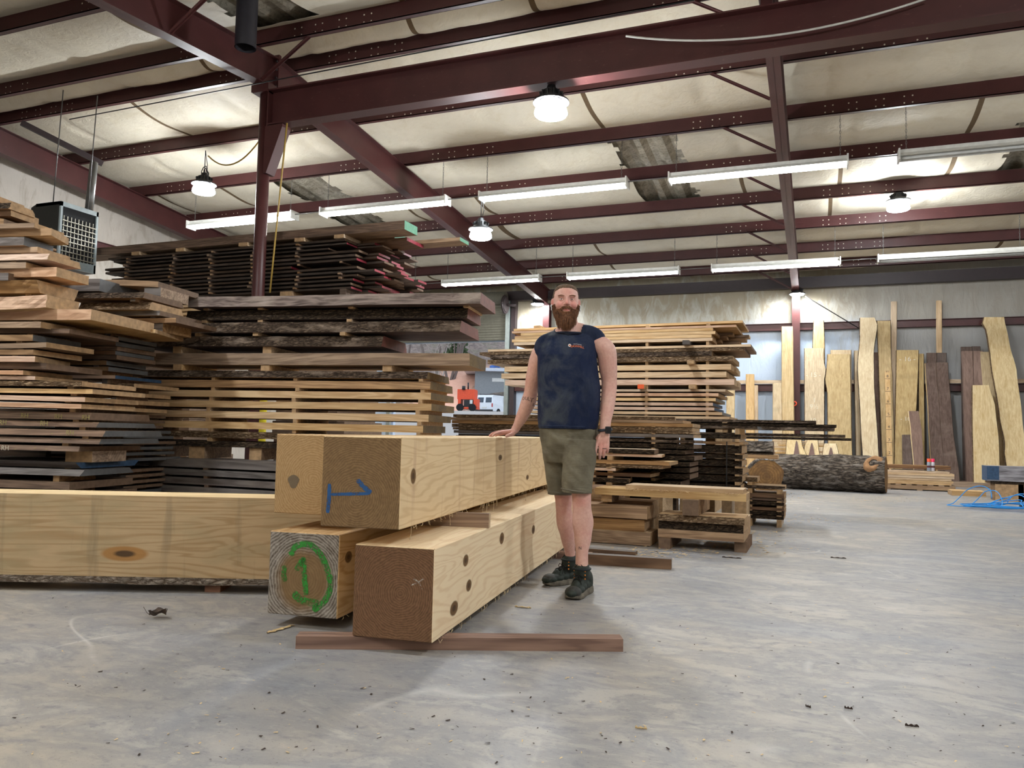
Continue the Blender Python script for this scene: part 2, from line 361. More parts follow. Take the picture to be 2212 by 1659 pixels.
# rafters: tapered I frames over the ridge with a bolted splice, and their flange braces
def rafter(x, hw=0.085, braces=True, posts=True):
    b = MB(); D = 0.45
    for s in (-1, 1):
        Ye = RIDGE_Y + s*(12.15 if s > 0 else 12.2)
        def P(xx, Y, z): return Vector((xx, Y, z))
        for (xa, xb, za, zb) in ((x-0.005, x+0.005, 0, D), (x-hw, x+hw, 0, 0.014), (x-hw, x+hw, D-0.012, D)):
            A = [P(q, RIDGE_Y, roof_z(RIDGE_Y, zz)) for q, zz in ((xa, za), (xb, za), (xb, zb), (xa, zb))]
            B = [P(q, Ye, roof_z(Ye, zz)) for q, zz in ((xa, za), (xb, za), (xb, zb), (xa, zb))]
            i = len(b.v); b.v += A+B
            for f in ((0, 1, 5, 4), (1, 2, 6, 5), (2, 3, 7, 6), (3, 0, 4, 7), (0, 3, 2, 1), (4, 5, 6, 7)): b.f.append(tuple(i+q for q in f)); b.mi.append(0); b.sm.append(False)
    b.box(x-hw, x+hw, RIDGE_Y-0.025, RIDGE_Y+0.025, 5.60, 5.737+D+0.05)
    for z in (5.66, 5.78, 5.90, 6.02, 6.14):
        for s in (-1, 1): b.tube([(x+s*0.055, RIDGE_Y-0.05, z), (x+s*0.055, RIDGE_Y+0.05, z)], 0.016, 6, 1)
    root = struct(b.build('rafter', [M_STEEL, M_DARK], fix=False))
    if braces:
        for Y in PUR[:]+[8.42, 6.8, 5.15]:
            for s in ((-1,) if x > -1 else (1,)):
                if x < -10: continue
                if s == 1 and Y > 9.0: continue
                q = MB(); a = Vector((x+s*hw, Y, roof_z(Y, 0.02))); c = Vector((x+s*0.95, Y-0.03, roof_z(Y, 0.53)))
                q.bar(a, c, 0.04, 0.012); q.bar(a+Vector((0, 0.02, 0)), c+Vector((0, 0.02, 0)), 0.008, 0.045); o = q.build('flange_brace', M_STEEL); o.parent = root; o['kind'] = 'structure'
    if posts:
        q = MB(); yp = 20.82
        q.box(x-0.095, x+0.095, yp-0.012, yp, 0, roof_z(21, 0.03)); q.box(x-0.095, x+0.095, yp+0.2, yp+0.212, 0, 4.7); q.box(x-0.005, x+0.005, yp, yp+0.2, 0, 4.7)
        struct(q.build('wall_column', M_STEEL))
rafter(FR[0], 0.09, False); rafter(FR[1]); rafter(FR[2]); rafter(FR[3])

# ridge girder carried by the round column
GY = 8.62
b = MB(); b.box(-7.02, XR, GY-0.006, GY+0.006, 5.13, 5.62); b.box(-7.02, XR, GY-0.1, GY+0.1, 5.12, 5.14); b.box(-7.02, XR, GY-0.1, GY+0.1, 5.60, 5.62)
b.box(-7.04, -7.02, GY-0.1, GY+0.1, 5.10, 5.63)
gd = struct(b.build('ridge_girder', M_STEEL))
b = MB(); b.box(-0.5-0.06, -0.5+0.06, GY-0.05, GY+0.05, 5.62, 5.74); struct(b.build('rafter_stool', M_STEEL))
b = MB(); b.box(6.05, 6.25, GY-0.1, GY+0.1, 0, 5.12); struct(b.build('far_right_column', M_STEEL))
b = MB(); cx = -7.14
b.tube([(cx, GY, 0), (cx, GY, 5.6)], 0.084, 20); b.box(cx-0.12, cx+0.12, GY-0.14, GY+0.14, 5.58, 5.62)
b.box(cx-0.19, cx+0.10, GY-0.09, GY+0.09, 5.62, 5.735); b.box(cx-0.11, cx+0.11, GY-0.11, GY+0.11, 0, 0.02)
i = len(b.v); yy = GY
for y_ in (yy-0.09, yy+0.09): b.v += [Vector((cx+0.07, y_, 5.11)), Vector((cx+0.36, y_, 5.11)), Vector((cx+0.36, y_, 5.07)), Vector((cx+0.12, y_, 4.45)), Vector((cx+0.07, y_, 4.45))]
b.f += [tuple(range(i, i+5)), tuple(reversed(range(i+5, i+10)))]+[(i+k, i+(k+1) % 5, i+5+(k+1) % 5, i+5+k) for k in range(5)]; b.mi += [0]*7; b.sm += [False]*7
tag(struct(b.build('ridge_column', M_STEEL)), kind='structure')
# wall girts
for z, X0 in ((3.82, DX1+0.1), (2.27, DX1+0.1), (3.82, XL)):
    b = MB(); X1 = XR if X0 > -10 else DX0-0.1
    b.box(X0, X1, YF-0.16, YF-0.15, z-0.09, z+0.09); b.box(X0, X1, YF-0.23, YF-0.04, z+0.082, z+0.09); b.box(X0, X1, YF-0.16, YF-0.04, z-0.09, z-0.082)
    struct(b.build('wall_girt', M_STEEL))
M_PINE0 = wood('ledger_pine', (214, 188, 150), (184, 150, 108), var=0.08)
b = MB(); b.box(DX1+0.1, XR, YF-0.25, YF-0.21, 2.37, 2.46); struct(b.build('trim_1', M_PINE0))
for z in (4.62, 3.1): 
    b = MB(); b.box(XL+0.1, XL+0.12, YB, YF, z-0.1, z+0.1); b.box(XL+0.02, XL+0.16, YB, YF, z+0.09, z+0.1); struct(b.build('side_wall_girt', M_STEEL))
# bright unlit bolt pair bracing rods and thin conduits
def rod(name, pts, r, mat, label, cat, group=None, seg=6):
    b = MB(); b.tube(pts, r, seg); return tag(b.build(name, mat), label, cat, group)
def sagline(a, b, sag, n=16):
    a, b = Vector(a), Vector(b); return [a.lerp(b, i/n)+Vector((0, 0, -sag*4*(i/n)*(1-i/n))) for i in range(n+1)]
# ------------------------------------------------------------------ lamps
def emis(name, rgb, s):
    k = NT(name); e = k.n('ShaderNodeEmission'); e.inputs[0].default_value = rgb; e.inputs[1].default_value = s
    k.l(e.outputs[0], k.t.nodes['Material Output'].inputs[0]); return k.m
M_GLOBE = emis('lit_globe', (0.93, 0.97, 1.0, 1), LAMP); M_TUBE = emis('lit_tube', (1.0, 0.985, 0.90, 1), TUBE)
M_TUBEC = emis('lit_tube_cool', (0.86, 0.93, 1.0, 1), TUBE)
M_TUBE0 = plain('dark_tube', (206, 208, 206), 0.3); M_WHITE = plain('white_enamel', (214, 214, 208), 0.4); M_BLACK = plain('black_housing', (26, 26, 28), 0.5)
M_GALV = plain('galvanised', (120, 120, 118), 0.4, 0.6)
def high_bay(p, label, hang=None, r=0.19, dome=True):
    root = empty('high_bay_lamp', p); tag(root, label, 'lamp', 'high bay lamps under the roof')
    b = MB(); b.lathe([(0.0, 0.2), (0.05, 0.2), (0.06, 0.16), (0.1, 0.14), (0.11, 0.08), (r*0.72, 0.05), (r*0.76, 0.0), (0, 0.0)], 24)
    b.lathe([(r*0.5, 0.05), (r*1.12, 0.012), (r*1.16, -0.012), (r*1.10, -0.008), (r*0.5, 0.03)], 24)
    for k in range(12):
        a = k*pi/6; b.bar((0.05*cos(a), 0.05*sin(a), 0.11), (0.14*cos(a), 0.14*sin(a), 0.08), 0.006, 0.07)
    b.build('housing', M_BLACK, root)
    b = MB(); b.lathe([(r*0.74, -0.002), (r*0.92, -0.05), (r*1.02, -0.11), (r*1.04, -0.145), (r*0.96, -0.165), (r*0.6, -0.175), (0.0, -0.178)] if dome else [(r*0.9, -0.002), (r*0.9, -0.03), (0, -0.035)], 16)
    b.build('globe', M_GLOBE, root)
    if hang:
        b = MB(); b.tube([(0, 0, 0.2), (0, 0, hang)], 0.008, 6); b.tube([(0.02, 0, 0.2), (0.05, 0.01, hang*0.55), (0.0, 0, hang)], 0.006, 6); b.build('cord', M_BLACK, root)
    return root
high_bay((-2.95, 8.62, 4.915), 'large bright globe lamp fixed right under the ridge girder')
high_bay((-10.3, 10.86, 5.33), 'glaring globe lamp hung by a cord above the dark red-ended lumber', 0.62)
high_bay((-5.55, 12.5, 4.56), 'globe lamp hung low by a long cord beside the middle rafter', 0.62)
high_bay((1.40, 15.8, 5.40), 'globe lamp at the right, glowing white against the roof insulation', 0.13)
for k, (px, py, Y, lb) in enumerate(((1722, 639, 20.55, 'small bright lamp on the red column of the far wall'), (1161, 660, 20.55, 'small bright lamp on the far wall left of the man\'s head'))):
    p = at_Y(px, py, Y); high_bay((p.x, p.y, p.z+0.05), lb, None, 0.17, False)
    b = MB(); b.bar((p.x, p.y, p.z+0.2), (p.x, 20.82, p.z+0.25), 0.05, 0.03); o = b.build('bracket', M_DARK); tag(o, 'dark arm holding the '+lb.split(' ')[0]+' '+lb.split(' ', 1)[1], 'bracket')
high_bay((2.6, 3.5, 5.0), 'globe lamp under the near roof, out of view to the right', 0.5)
high_bay((6.2, 10.8, 5.2), 'added globe lamp under the roof, out of view far to the right', 0.5)  # unseen lamp, added for light from the far right
high_bay((-5.6, 2.0, 5.0), 'added globe lamp under the near roof, out of view to the left', 0.5)  # unseen lamp, added for light from behind on the left
def chain_pts(z0, z1): return [(0, 0, z0), (0, 0, z1)]
def strip_light(x0, x1, Y, z, ztop, label, lit=1, group='fluorescent strip lights in rows'):
    root = empty('strip_light', ((x0+x1)/2, Y, z)); tag(root, label, 'strip light', group); L = (x1-x0)/2
    b = MB(); b.box(-L, L, -0.06, 0.06, 0.06, 0.12); b.quad(Vector((-L, -0.15, 0.0)), Vector((L, -0.15, 0.0)), Vector((L, -0.06, 0.07)), Vector((-L, -0.06, 0.07))); b.quad(Vector((-L, 0.15, 0.0)), Vector((L, 0.15, 0.0)), Vector((L, 0.06, 0.07)), Vector((-L, 0.06, 0.07)))
    b.build('reflector', M_WHITE, root)
    for y in (-0.055, 0.055):
        b = MB(); b.tube([(-L+0.04, y, -0.008), (L-0.04, y, -0.008)], 0.022, 8); b.build('tube', (M_TUBE0, M_TUBE, M_TUBEC)[lit], root)
    for s in (-1, 1):
        b = MB(); b.box(s*L-0.012, s*L+0.012, -0.13, 0.13, -0.04, 0.122); b.build('end_cap', M_WHITE, root)
        b = MB(); n = int((ztop-z-0.12)/0.045); zc = 0.12
        for k in range(n):
            M = Matrix.Translation((s*(L-0.1), 0, zc+0.022)) @ Matrix.Rotation(k*pi/2, 4, 'Z')
            b.tube([M @ Vector((0.010*cos(a), 0, 0.026*sin(a))) for a in [j*pi/4 for j in range(8)]], 0.003, 4, closed=True, cap=False); zc += 0.045
        b.tube([(s*(L-0.1), 0, zc), (s*(L-0.1), 0, ztop-z)], 0.004, 5); b.build('chain', M_GALV, root)
    return root
zB, zE = roof_z(12.5, 0.47), roof_z(17.42, 0.47)
for k, (a, c, lit, lb) in enumerate(((-12.15, -9.55, 2, 'lit strip light crossed by the round column'), (-8.88, -6.22, 1, 'lit strip light left of the middle rafter, nearer row'), (-5.55, -2.92, 2, 'lit cool white strip light right of the middle rafter, nearer row'), (-2.22, 0.43, 1, 'lit strip light crossing the right-hand rafter, nearer row'), (1.12, 3.75, 0, 'unlit strip light at the right edge, nearer row'))):
    strip_light(a, c, 12.5, 5.10, zB, lb, lit)
for k, (a, c, lit, lb) in enumerate(((-12.0, -9.42, 1, 'lit strip light of the farther row, showing only its end beyond the red-ended boards'), (-8.71, -6.16, 1, 'lit strip light of the farther row, above the walnut slabs'), (-5.45, -2.87, 2, 'lit strip light of the farther row, just right of the man\'s head'), (-2.15, 0.45, 1, 'lit strip light of the farther row, crossing the right-hand rafter'), (1.16, 3.75, 0, 'unlit strip light at the right edge, farther row'))):
    strip_light(a, c, 17.42, 4.64, zE, lb, lit)
for r_i, (Y, z) in enumerate(((-1.4, 4.5),)):  # unseen row of strip lights, added as fill from behind the camera
    for k in range(5):
        x = -8.9+k*3.33; strip_light(x-1.3, x+1.3, Y, z, roof_z(Y, .47), 'added fill strip light %s, %s of the row' % ('behind the photographer', ORD[k]), 1)
for Y, z, xs in ((12.5, 5.16, (-9.54, -8.89, -6.21, -5.56, -2.91, -2.23, 0.44, 1.11)), (17.42, 4.70, (-9.41, -8.72, -6.15, -5.46, -2.86, -2.16, 0.46, 1.15))):
    for a, c, nm in zip(xs[::2], xs[1::2], ORD): rod('conduit', [(a, Y, z), (c, Y, z)], 0.009, M_GALV, 'thin metal conduit, the %s from the left joining strip lights of the %s row' % (nm, 'nearer' if Y < 15 else 'farther'), 'conduit', 'conduits between the strip lights')
rod('cable', sagline(at_Y(1352, 78, 8.48), at_Y(2010, -6, 8.48), 0.20, 24), 0.012, M_WHITE, 'white cable sagging across the ridge girder', 'cable')
a = at_Y(330, 236, 7.0); a = at_Y(700, 145, 7.5); 
rod('bracing_rod', [at_Y(150, 258, 8.3), at_Y(1500, 0, 8.3)], 0.008, M_BLACK, 'thin black rod running along under the purlins at the top', 'rod')
M_YEL = plain('yellow_cord', (168, 138, 62), 0.6)
rod('extension_cord', sagline(at_Y(450, 337, 9.4), at_Y(571, 288, 8.7), 0.28, 14), 0.011, M_YEL, 'yellowish extension cord looping from the lamp hook to the round column', 'cord')
rod('extension_cord', sagline(at_Y(620, 266, 8.5), at_Y(583, 632, 8.5), 0.0, 4), 0.012, M_YEL, 'yellow extension cord hanging straight down beside the round column', 'cord')
rod('cord_coil', [at_Y(441, 372, 10.8)+Vector((0.06*cos(t*.7)+.01*t*.3, 0.02*sin(t), 0.13*sin(t*.7)-.006*t)) for t in range(28)], 0.008, M_BLACK, 'black and yellow cord bundled above the glaring lamp', 'cord')
# flue through the roof, close to the camera at the top left
b = MB(); p = at_Y(530, 104, 7.3); b.tube([(p.x, p.y, p.z), (p.x, p.y, 6.5)], [0.125, 0.125], 24, cap=False); b.tube([(p.x, p.y, p.z), (p.x, p.y, 6.5)], [0.118, 0.118], 24, cap=False)
tag(b.build('flue_pipe', plain('dark_flue', (44, 42, 48), 0.5, 0.3)), 'dark round flue pipe hanging from the roof opening at the top left', 'pipe')

# ------------------------------------------------------------------ sawn timber
def timber_mat(name, c1, c2, knots=(), axis=0, stain=None, grain=20, rnd=False, kn=(116, 88, 58), blotch=None):
    k = NT(name); tc = k.n('ShaderNodeTexCoord'); sp = k.n('ShaderNodeSeparateXYZ'); k.l(tc.outputs['Object'], sp.inputs[0]); X, Z = sp.outputs[0], sp.outputs[2]
    dmin = None; warp = None
    for kx, kz, ra, rb in knots:
        u = k.math('DIVIDE', k.math('SUBTRACT', X, kx), ra); v = k.math('DIVIDE', k.math('SUBTRACT', Z, kz), rb)
        d = k.math('SQRT', k.math('ADD', k.math('MULTIPLY', u, u), k.math('MULTIPLY', v, v)))
        wv = k.math('DIVIDE', 0.9, k.math('ADD', k.math('MULTIPLY', d, d), 1.0))
        dmin = d if dmin is None else k.math('MINIMUM', dmin, d); warp = wv if warp is None else k.math('ADD', warp, wv)
    v2 = k.coord(scale=(0.55, 5, 5), rnd=rnd); b_ = k.noise(v2, 1.0, 3, 0.5, 0.7)
    ph = k.math('ADD', k.math('MULTIPLY', b_, 75.0), k.math('MULTIPLY', Z, 110.0))
    if warp is not None: ph = k.math('ADD', ph, k.math('MULTIPLY', warp, 9.0))
    wv = k.n('ShaderNodeMath', operation='SINE'); k.l(ph, wv.inputs[0]); ring = k.math('MULTIPLY', k.math('ADD', wv.outputs[0], 1.0), 0.5)
    fine = k.noise(k.coord(scale=(3, 60, 60), rnd=rnd), 1.0, 5, 0.65)
    f = k.math('ADD', k.math('MULTIPLY', k.ramp(ring, [(0.5, 0.0), (1.0, 1.0)]), 0.36), k.math('MULTIPLY', fine, 0.5))
    col = k.mix(k.ramp(f, [(0.18, 0.0), (0.8, 1.0)]), lin(c1), lin(c2))
    if blotch: col = k.mix(k.ramp(k.noise(k.coord(scale=(1.2, 3, 3), rnd=rnd), 2.0, 5, 0.6), [(0.46, 0.0), (0.68, 0.7)]), col, lin(blotch))
    if stain:
        s_ = k.noise(k.coord(scale=(9, 1.0, 1.0), rnd=rnd), 1.1, 5, 0.6); col = k.mix(k.ramp(s_, [(0.56, 0.0), (0.7, 0.45)]), col, lin(stain))
    if dmin is not None:
        col = k.mix(k.ramp(k.math('MULTIPLY', dmin, 0.5), [(0.42, 1.0), (0.52, 0.0)]), col, lin(kn))
        col = k.mix(k.ramp(k.math('MULTIPLY', dmin, 0.5), [(0.16, 1.0), (0.26, 0.0)]), col, lin(84, 64, 44))
    k.bump(f, 0.22, 0.003); return k.out(col, 0.72, spec=0.25)
M_END1 = endgrain('pine_end_numbered', (112, 88, 62), (150, 122, 88), (0.20, 0.13), 95); M_END2 = endgrain('pine_end_plain', (100, 74, 54), (140, 106, 80), (0.155, 0.2), 100)
M_END3 = endgrain('pine_end_left', (158, 126, 86), (188, 158, 118), (0.16, 0.17), 85)
def green_end():
    k = NT('weathered_pine_end'); tc = k.n('ShaderNodeTexCoord'); sp = k.n('ShaderNodeSeparateXYZ'); k.l(tc.outputs['Object'], sp.inputs[0])
    n1 = k.noise(k.coord(rnd=False), 5, 4); dx = k.math('SUBTRACT', sp.outputs[1], 0.19); dz = k.math('SUBTRACT', sp.outputs[2], 0.17)
    r = k.math('SQRT', k.math('ADD', k.math('MULTIPLY', dx, dx), k.math('MULTIPLY', dz, dz))); r = k.math('ADD', r, k.math('MULTIPLY', n1, 0.06))
    wv = k.n('ShaderNodeMath', operation='SINE'); k.l(k.math('MULTIPLY', r, 480), wv.inputs[0]); f = k.math('MULTIPLY', k.math('ADD', wv.outputs[0], 1.0), 0.5)
    f = k.math('ADD', k.math('MULTIPLY', f, 0.22), k.math('MULTIPLY', k.noise(k.coord(rnd=False, scale=(1, 1, 1)), 26, 6, .7, .5), 0.78))
    gray = k.mix(k.ramp(f, [(0.3, 0.0), (0.7, 1.0)]), lin(86, 76, 66), lin(176, 168, 160)); core = k.mix(f, lin(110, 86, 60), lin(150, 124, 92))
    col = k.mix(k.ramp(r, [(0.15, 0.0), (0.20, 1.0)]), core, gray); k.bump(f, 0.5, 0.006); return k.out(col, 0.9, spec=0.1)
M_END4 = green_end()
KN1 = [(0.15, 0.225, .035, .038), (1.75, 0.27, .05, .02), (2.6, .10, .05, .02)]
KN2 = [(0.44, .285, .045, .03), (0.50, .155, .045, .03), (0.28, .09, .06, .035), (1.1, .31, .05, .035), (1.9, .27, .05, .03)]
M_FR1 = timber_mat('fresh_pine_upper', (232, 207, 166), (210, 178, 134), KN1, stain=(190, 150, 120)); M_FR2 = timber_mat('fresh_pine_lower', (242, 221, 186), (226, 196, 156), KN2)
M_FR3 = timber_mat('fresh_pine', (214, 182, 138), (180, 140, 92), [(0.1, .28, .04, .03)])
def placed(o, loc, rz): o.location = loc; o.rotation_euler = (0, 0, rz); return Matrix.Translation(loc) @ Matrix.Rotation(rz, 4, 'Z')
def fibre_mesh(L, y, z, n, seed, droop=0.05):
    r = rn(seed); b = MB()
    for i in range(n):
        x = r.uniform(0.05, L*0.85); l = r.uniform(0.006, 0.02) if r.random() < 0.75 else r.uniform(0.03, droop+0.03); c = r.uniform(-0.02, 0.02)
        b.tube([(x, y-0.001, z+0.002), (x+c*0.4, y-0.004, z-l*0.4), (x+c, y-0.003, z-l), (x+c*1.8, y-0.002, z-l*0.85 if l > .03 else z-l*1.1)], 0.0011, 4)
    return b
def timber(corner, ang, W, H, L, label, mats, name='timber', fib=0, seed=1, droop=.05):
    """corner: near right bottom corner; ang: heading of its length; local x along, y to the left, z up"""
    b = MB(); n = 10
    for i in range(n):
        b.box(L*i/n, L*(i+1)/n, 0, W, 0, H, 0)
    b2 = MB(); b2.box(0, L, 0, W, 0, H, 0, ends=1)
    o = b2.build(name, mats); tag(o, label, 'timber'); M = placed(o, corner, ang)
    bv = o.modifiers.new('edge', 'BEVEL'); bv.width = 0.004; bv.segments = 1; bv.limit_method = 'ANGLE'
    if fib: fo = fibre_mesh(L, 0.0, 0.0, fib, seed, droop).build('wood_fibre', plain('wood_fibre_%d' % seed, (222, 200, 160), 0.8), o); fo['kind'] = 'stuff'
    return o, M
TA = pi/2+0.118
lat = Vector((cos(TA+pi/2), sin(TA+pi/2), 0))
p = at_Z(934, 1390, 0.058); LR, M_LR = timber((p.x, p.y, 0.058), TA, 0.375, 0.40, 4.66, 'pale square pine timber at the lower right, end marked with a small white x', [M_FR2, M_END2], fib=70, seed=3, droop=-.012)
q = at_Z(728, 1338, 0.058); LL, M_LL = timber((q.x, q.y, 0.058), TA, 0.375, 0.40, 4.3, 'square timber at the lower left, weathered gray end sprayed green', [M_FR3, M_END4], fib=20, seed=5, droop=-.012)
p = at_Z(863, 1145, 0.533); UR, M_UR = timber((p.x, p.y, 0.533), TA+0.02, 0.375, 0.40, 4.6, 'upper right square timber with a blue 1 sprayed on its end', [M_FR1, M_END1], fib=55, seed=7)
p = at_D(690, 1115, 3.86); p2 = at_D(566, 1112, 3.80); dd = Vector((p.x-p2.x, p.y-p2.y, 0)).normalized()
UL, M_UL = timber((p2.x+dd.x*0.375, p2.y+dd.y*0.375, 0.533), TA, 0.375, 0.40, 4.3, 'upper left square timber set back, end with a gray knot', [M_FR3, M_END3], fib=10, seed=9)
# marks painted or scratched on the ends (thin coats lying on the wood)
def paint(name, rgb, density=0.5, scale=160):
    k = NT(name); f = k.noise(k.coord(rnd=False), scale, 3, 0.7); g_ = k.noise(k.coord(rnd=False), 22, 3)
    a = k.ramp(k.math('ADD', k.math('MULTIPLY', f, 0.6), k.math('MULTIPLY', g_, 0.4)), [(density-0.1, 1.0), (density+0.06, 0.0)])
    k.l(a, k.b.inputs['Alpha']); return k.out(lin(rgb), 0.6)
def ribbon(b, pts, wd, M, n=10):
    """flat brush stroke on the local plane x = -0.0015; pts (y, z)"""
    P = [Vector((0, y, z)) for y, z in pts]; Q = []
    for i in range(len(P)-1):
        p0, p1, p2_, p3 = P[max(i-1, 0)], P[i], P[i+1], P[min(i+2, len(P)-1)]
        for k in range(n):
            t = k/n; Q.append(0.5*((2*p1)+(p2_-p0)*t+(2*p0-5*p1+4*p2_-p3)*t*t+(3*p1-p0-3*p2_+p3)*t**3))
    Q.append(P[-1]); i0 = len(b.v)
    for i, q in enumerate(Q):
        t = (Q[min(i+1, len(Q)-1)]-Q[max(i-1, 0)]).normalized(); s = Vector((0, -t.z, t.y)); e = min(1, 0.55+min(i, len(Q)-1-i)/4)
        ww = wd*e*(1+0.25*noise.noise(q*60)); b.v += [q+s*ww/2+Vector((-0.0015, 0, 0)), q-s*ww/2+Vector((-0.0015, 0, 0))]
    for i in range(len(Q)-1): b.f.append((i0+2*i, i0+2*i+1, i0+2*i+3, i0+2*i+2)); b.mi.append(0); b.sm.append(False)
def facepts(M, px):
    Mi = M.inverted(); o = M.translation; nx = (M.to_3x3() @ Vector((1, 0, 0))); out = []
    for x, y in px:
        d = ray(x, y); t = (o-CAM).dot(nx)/d.dot(nx); l = Mi @ (CAM+d*t); out.append((l.y, l.z))
    return out
M_BLUE = paint('blue_spray_paint', (28, 84, 142), 0.62); M_GREEN = paint('green_spray_paint', (44, 138, 46), 0.55, 90); M_CHALK = paint('white_crayon', (214, 208, 200), 0.5, 300)
b = MB()
ribbon(b, facepts(M_UR, [(712, 1045), (711, 1075), (708, 1108)]), 0.017, M_UR); ribbon(b, facepts(M_UR, [(713, 1068), (760, 1067), (800, 1066)]), 0.013, M_UR); ribbon(b, facepts(M_UR, [(772, 1036), (786, 1052), (802, 1064)]), 0.020, M_UR)
b.build('paint_mark', M_BLUE, UR)['label'] = 'blue number 1 turned on its side'
b = MB()
ribbon(b, facepts(M_LL, [(628, 1200), (640, 1180), (668, 1176), (694, 1200), (710, 1240), (714, 1270), (700, 1300), (676, 1318)]), 0.030, M_LL); ribbon(b, facepts(M_LL, [(616, 1222), (613, 1240), (617, 1256)]), 0.026, M_LL)
ribbon(b, facepts(M_LL, [(656, 1204), (657, 1240), (662, 1285)]), 0.030, M_LL); ribbon(b, facepts(M_LL, [(634, 1280), (652, 1296), (690, 1304)]), 0.034, M_LL); ribbon(b, facepts(M_LL, [(640, 1232), (650, 1215), (657, 1206)]), 0.026, M_LL)
b.build('paint_mark', M_GREEN, LL)['label'] = 'green number 1 inside a rough green ring'
b = MB(); ribbon(b, facepts(M_LR, [(893, 1250), (905, 1258), (912, 1272)]), 0.006, M_LR); ribbon(b, facepts(M_LR, [(888, 1264), (903, 1258), (917, 1249)]), 0.006, M_LR); b.build('crayon_mark', M_CHALK, LR)['label'] = 'small white crayon x'
M_KNOT = plain('gray_knot', (118, 102, 82), 0.9)
b = MB()
for (kx, ky, ra, rb) in ((634, 1040, 0.03, 0.034),):
    (y0, z0), = facepts(M_UL, [(kx, ky)]); i = len(b.v); b.v += [Vector((-0.001, y0+ra*cos(a)*(1+.2*sin(3*a)), z0+rb*sin(a))) for a in [j*pi/8 for j in range(16)]]; b.f.append(tuple(range(i, i+16))); b.mi.append(0); b.sm.append(False)
b.build('knot', M_KNOT, UL)
# bearers and spacers
M_REDW = wood('reddish_skid', (150, 108, 84), (112, 76, 58), var=0.05); M_REDE = endgrain('skid_end', (120, 84, 64), (154, 112, 88))
def block(x0, x1, y0, y1, z0, z1, name, label, mats, cat='block', rz=0, loc=None, group=None):
    b = MB(); L, W, H = x1-x0, y1-y0, z1-z0; b.box(0, L, 0, W, 0, H, 0, ends=1); o = b.build(name, mats); o.location = loc or (x0, y0, z0); o.rotation_euler = (0, 0, rz); return tag(o, label, cat, group)
a, c = at_Z(638, 1402, 0), at_Z(1346, 1408, 0); an = atan2(c.y-a.y, c.x-a.x)
block(0, (c-a).length, 0, 0.085, 0, 0.055, 'skid_board', 'long reddish skid board on the floor under the front of the timbers', [M_REDW, M_REDE], 'board', an, (a.x, a.y, 0))
q = M_LR @ Vector((2.9, -0.25, 0)); block(0, 1.5, 0, 0.09, 0, 0.055, 'skid_board', 'reddish skid board under the far half of the timbers, near the boots', [M_REDW, M_REDE], 'board', TA+pi/2, (q.x+0.0, q.y, 0))
M_SPAC = wood('spacer_wood', (176, 140, 104), (134, 100, 74), var=0.08); M_SPACE = plain('spacer_end', (206, 180, 144), 0.8)
s1 = at_Z(1056, 1140, 0.458); sa = TA+pi/2+0.05
block(0, 0.86, 0, 0.038, 0, 0.075, 'spacer', 'wooden spacer on edge between upper and lower timbers, its cut end showing', [M_SPAC, M_SPACE], 'spacer', sa, (s1.x, s1.y+0.02, 0.458))
s2 = M_LR @ Vector((3.9, 0.03, 0)); block(0, 0.84, 0, 0.04, 0, 0.075, 'spacer', 'wooden spacer between the timbers near their far end', [M_SPAC, M_SPACE], 'spacer', sa, (s2.x, s2.y, 0.458))
s3 = at_Z(690, 1347, 0.0); block(0, 0.17, 0, 0.12, 0, 0.057, 'skid_block', 'short gray block under the green-sprayed timber', [M_SPAC, M_SPACE], 'block', an, (s3.x-0.16, s3.y+0.10, 0))
# the long cant lying across the left
KB = [(0.9, .20, .10, .03), (1.6, .13, .06, .03), (2.2, .2, .03, .03)]
M_CANT = timber_mat('old_cant', (186, 162, 128), (156, 126, 88), [(0.95, .24, .16, .05), (2.05, .17, .14, .045)], stain=(118, 106, 86), kn=(164, 122, 74), blotch=(160, 144, 112))
M_CTOP = wood('cant_top_lit', (236, 212, 170), (214, 184, 136), var=0.02, rnd=False)  # top painted paler than the side for the lamplight falling on it
a, c = at_Z(0, 1256, 0.05), at_Z(560, 1266, 0.05); an2 = atan2(c.y-a.y, c.x-a.x); F = Frame(a, an2)
_, zt = F.uz(300, 1071)
b = MB(); L = F.uz(712, 1150)[0]+1.35; Wd = 0.30; nx = 60
i0 = 0
for i in range(nx+1):
    x = L*i/nx; lo = 0.012*noise.noise(Vector((x*3, 0, 2))); b.v += [Vector((x, 0.006*noise.noise(Vector((x*6, 1, 1))), lo)), Vector((x, 0, 0.04)), Vector((x, 0, zt-0.05)), Vector((x, Wd, zt-0.05)), Vector((x, Wd, 0))]
for i in range(nx):
    for k in range(5):
        b.f.append((i*5+k, (i+1)*5+k, (i+1)*5+(k+1) % 5, i*5+(k+1) % 5)); b.mi.append(2 if k == 0 else (1 if k == 2 else 0)); b.sm.append(False)
b.f += [(0, 1, 2, 3, 4), tuple(nx*5+k for k in (4, 3, 2, 1, 0))]; b.mi += [0, 0]; b.sm += [False, False]
M_WANE = barkmat('waney_edge', (96, 80, 66), (168, 156, 144))
o = b.build('cant', [M_CANT, M_CTOP, M_WANE]); tag(o, 'huge long cant lying across the left, sawn top coloured as brightly lit, stained side', 'timber')
o.location = (a.x-F.u.x*1.35, a.y-F.u.y*1.35, 0.05); o.rotation_euler = (0, 0, an2)
for t, nm in ((0.5, 'left'), (2.5, 'right')):
    q = F.w(t-1.35, 0.05, 0); block(0, 0.09, 0, 0.24, 0, 0.05, 'skid_block', 'low dark block under the %s part of the long cant' % nm, [M_REDW, M_REDE], 'block', an2, (q.x, q.y, 0))
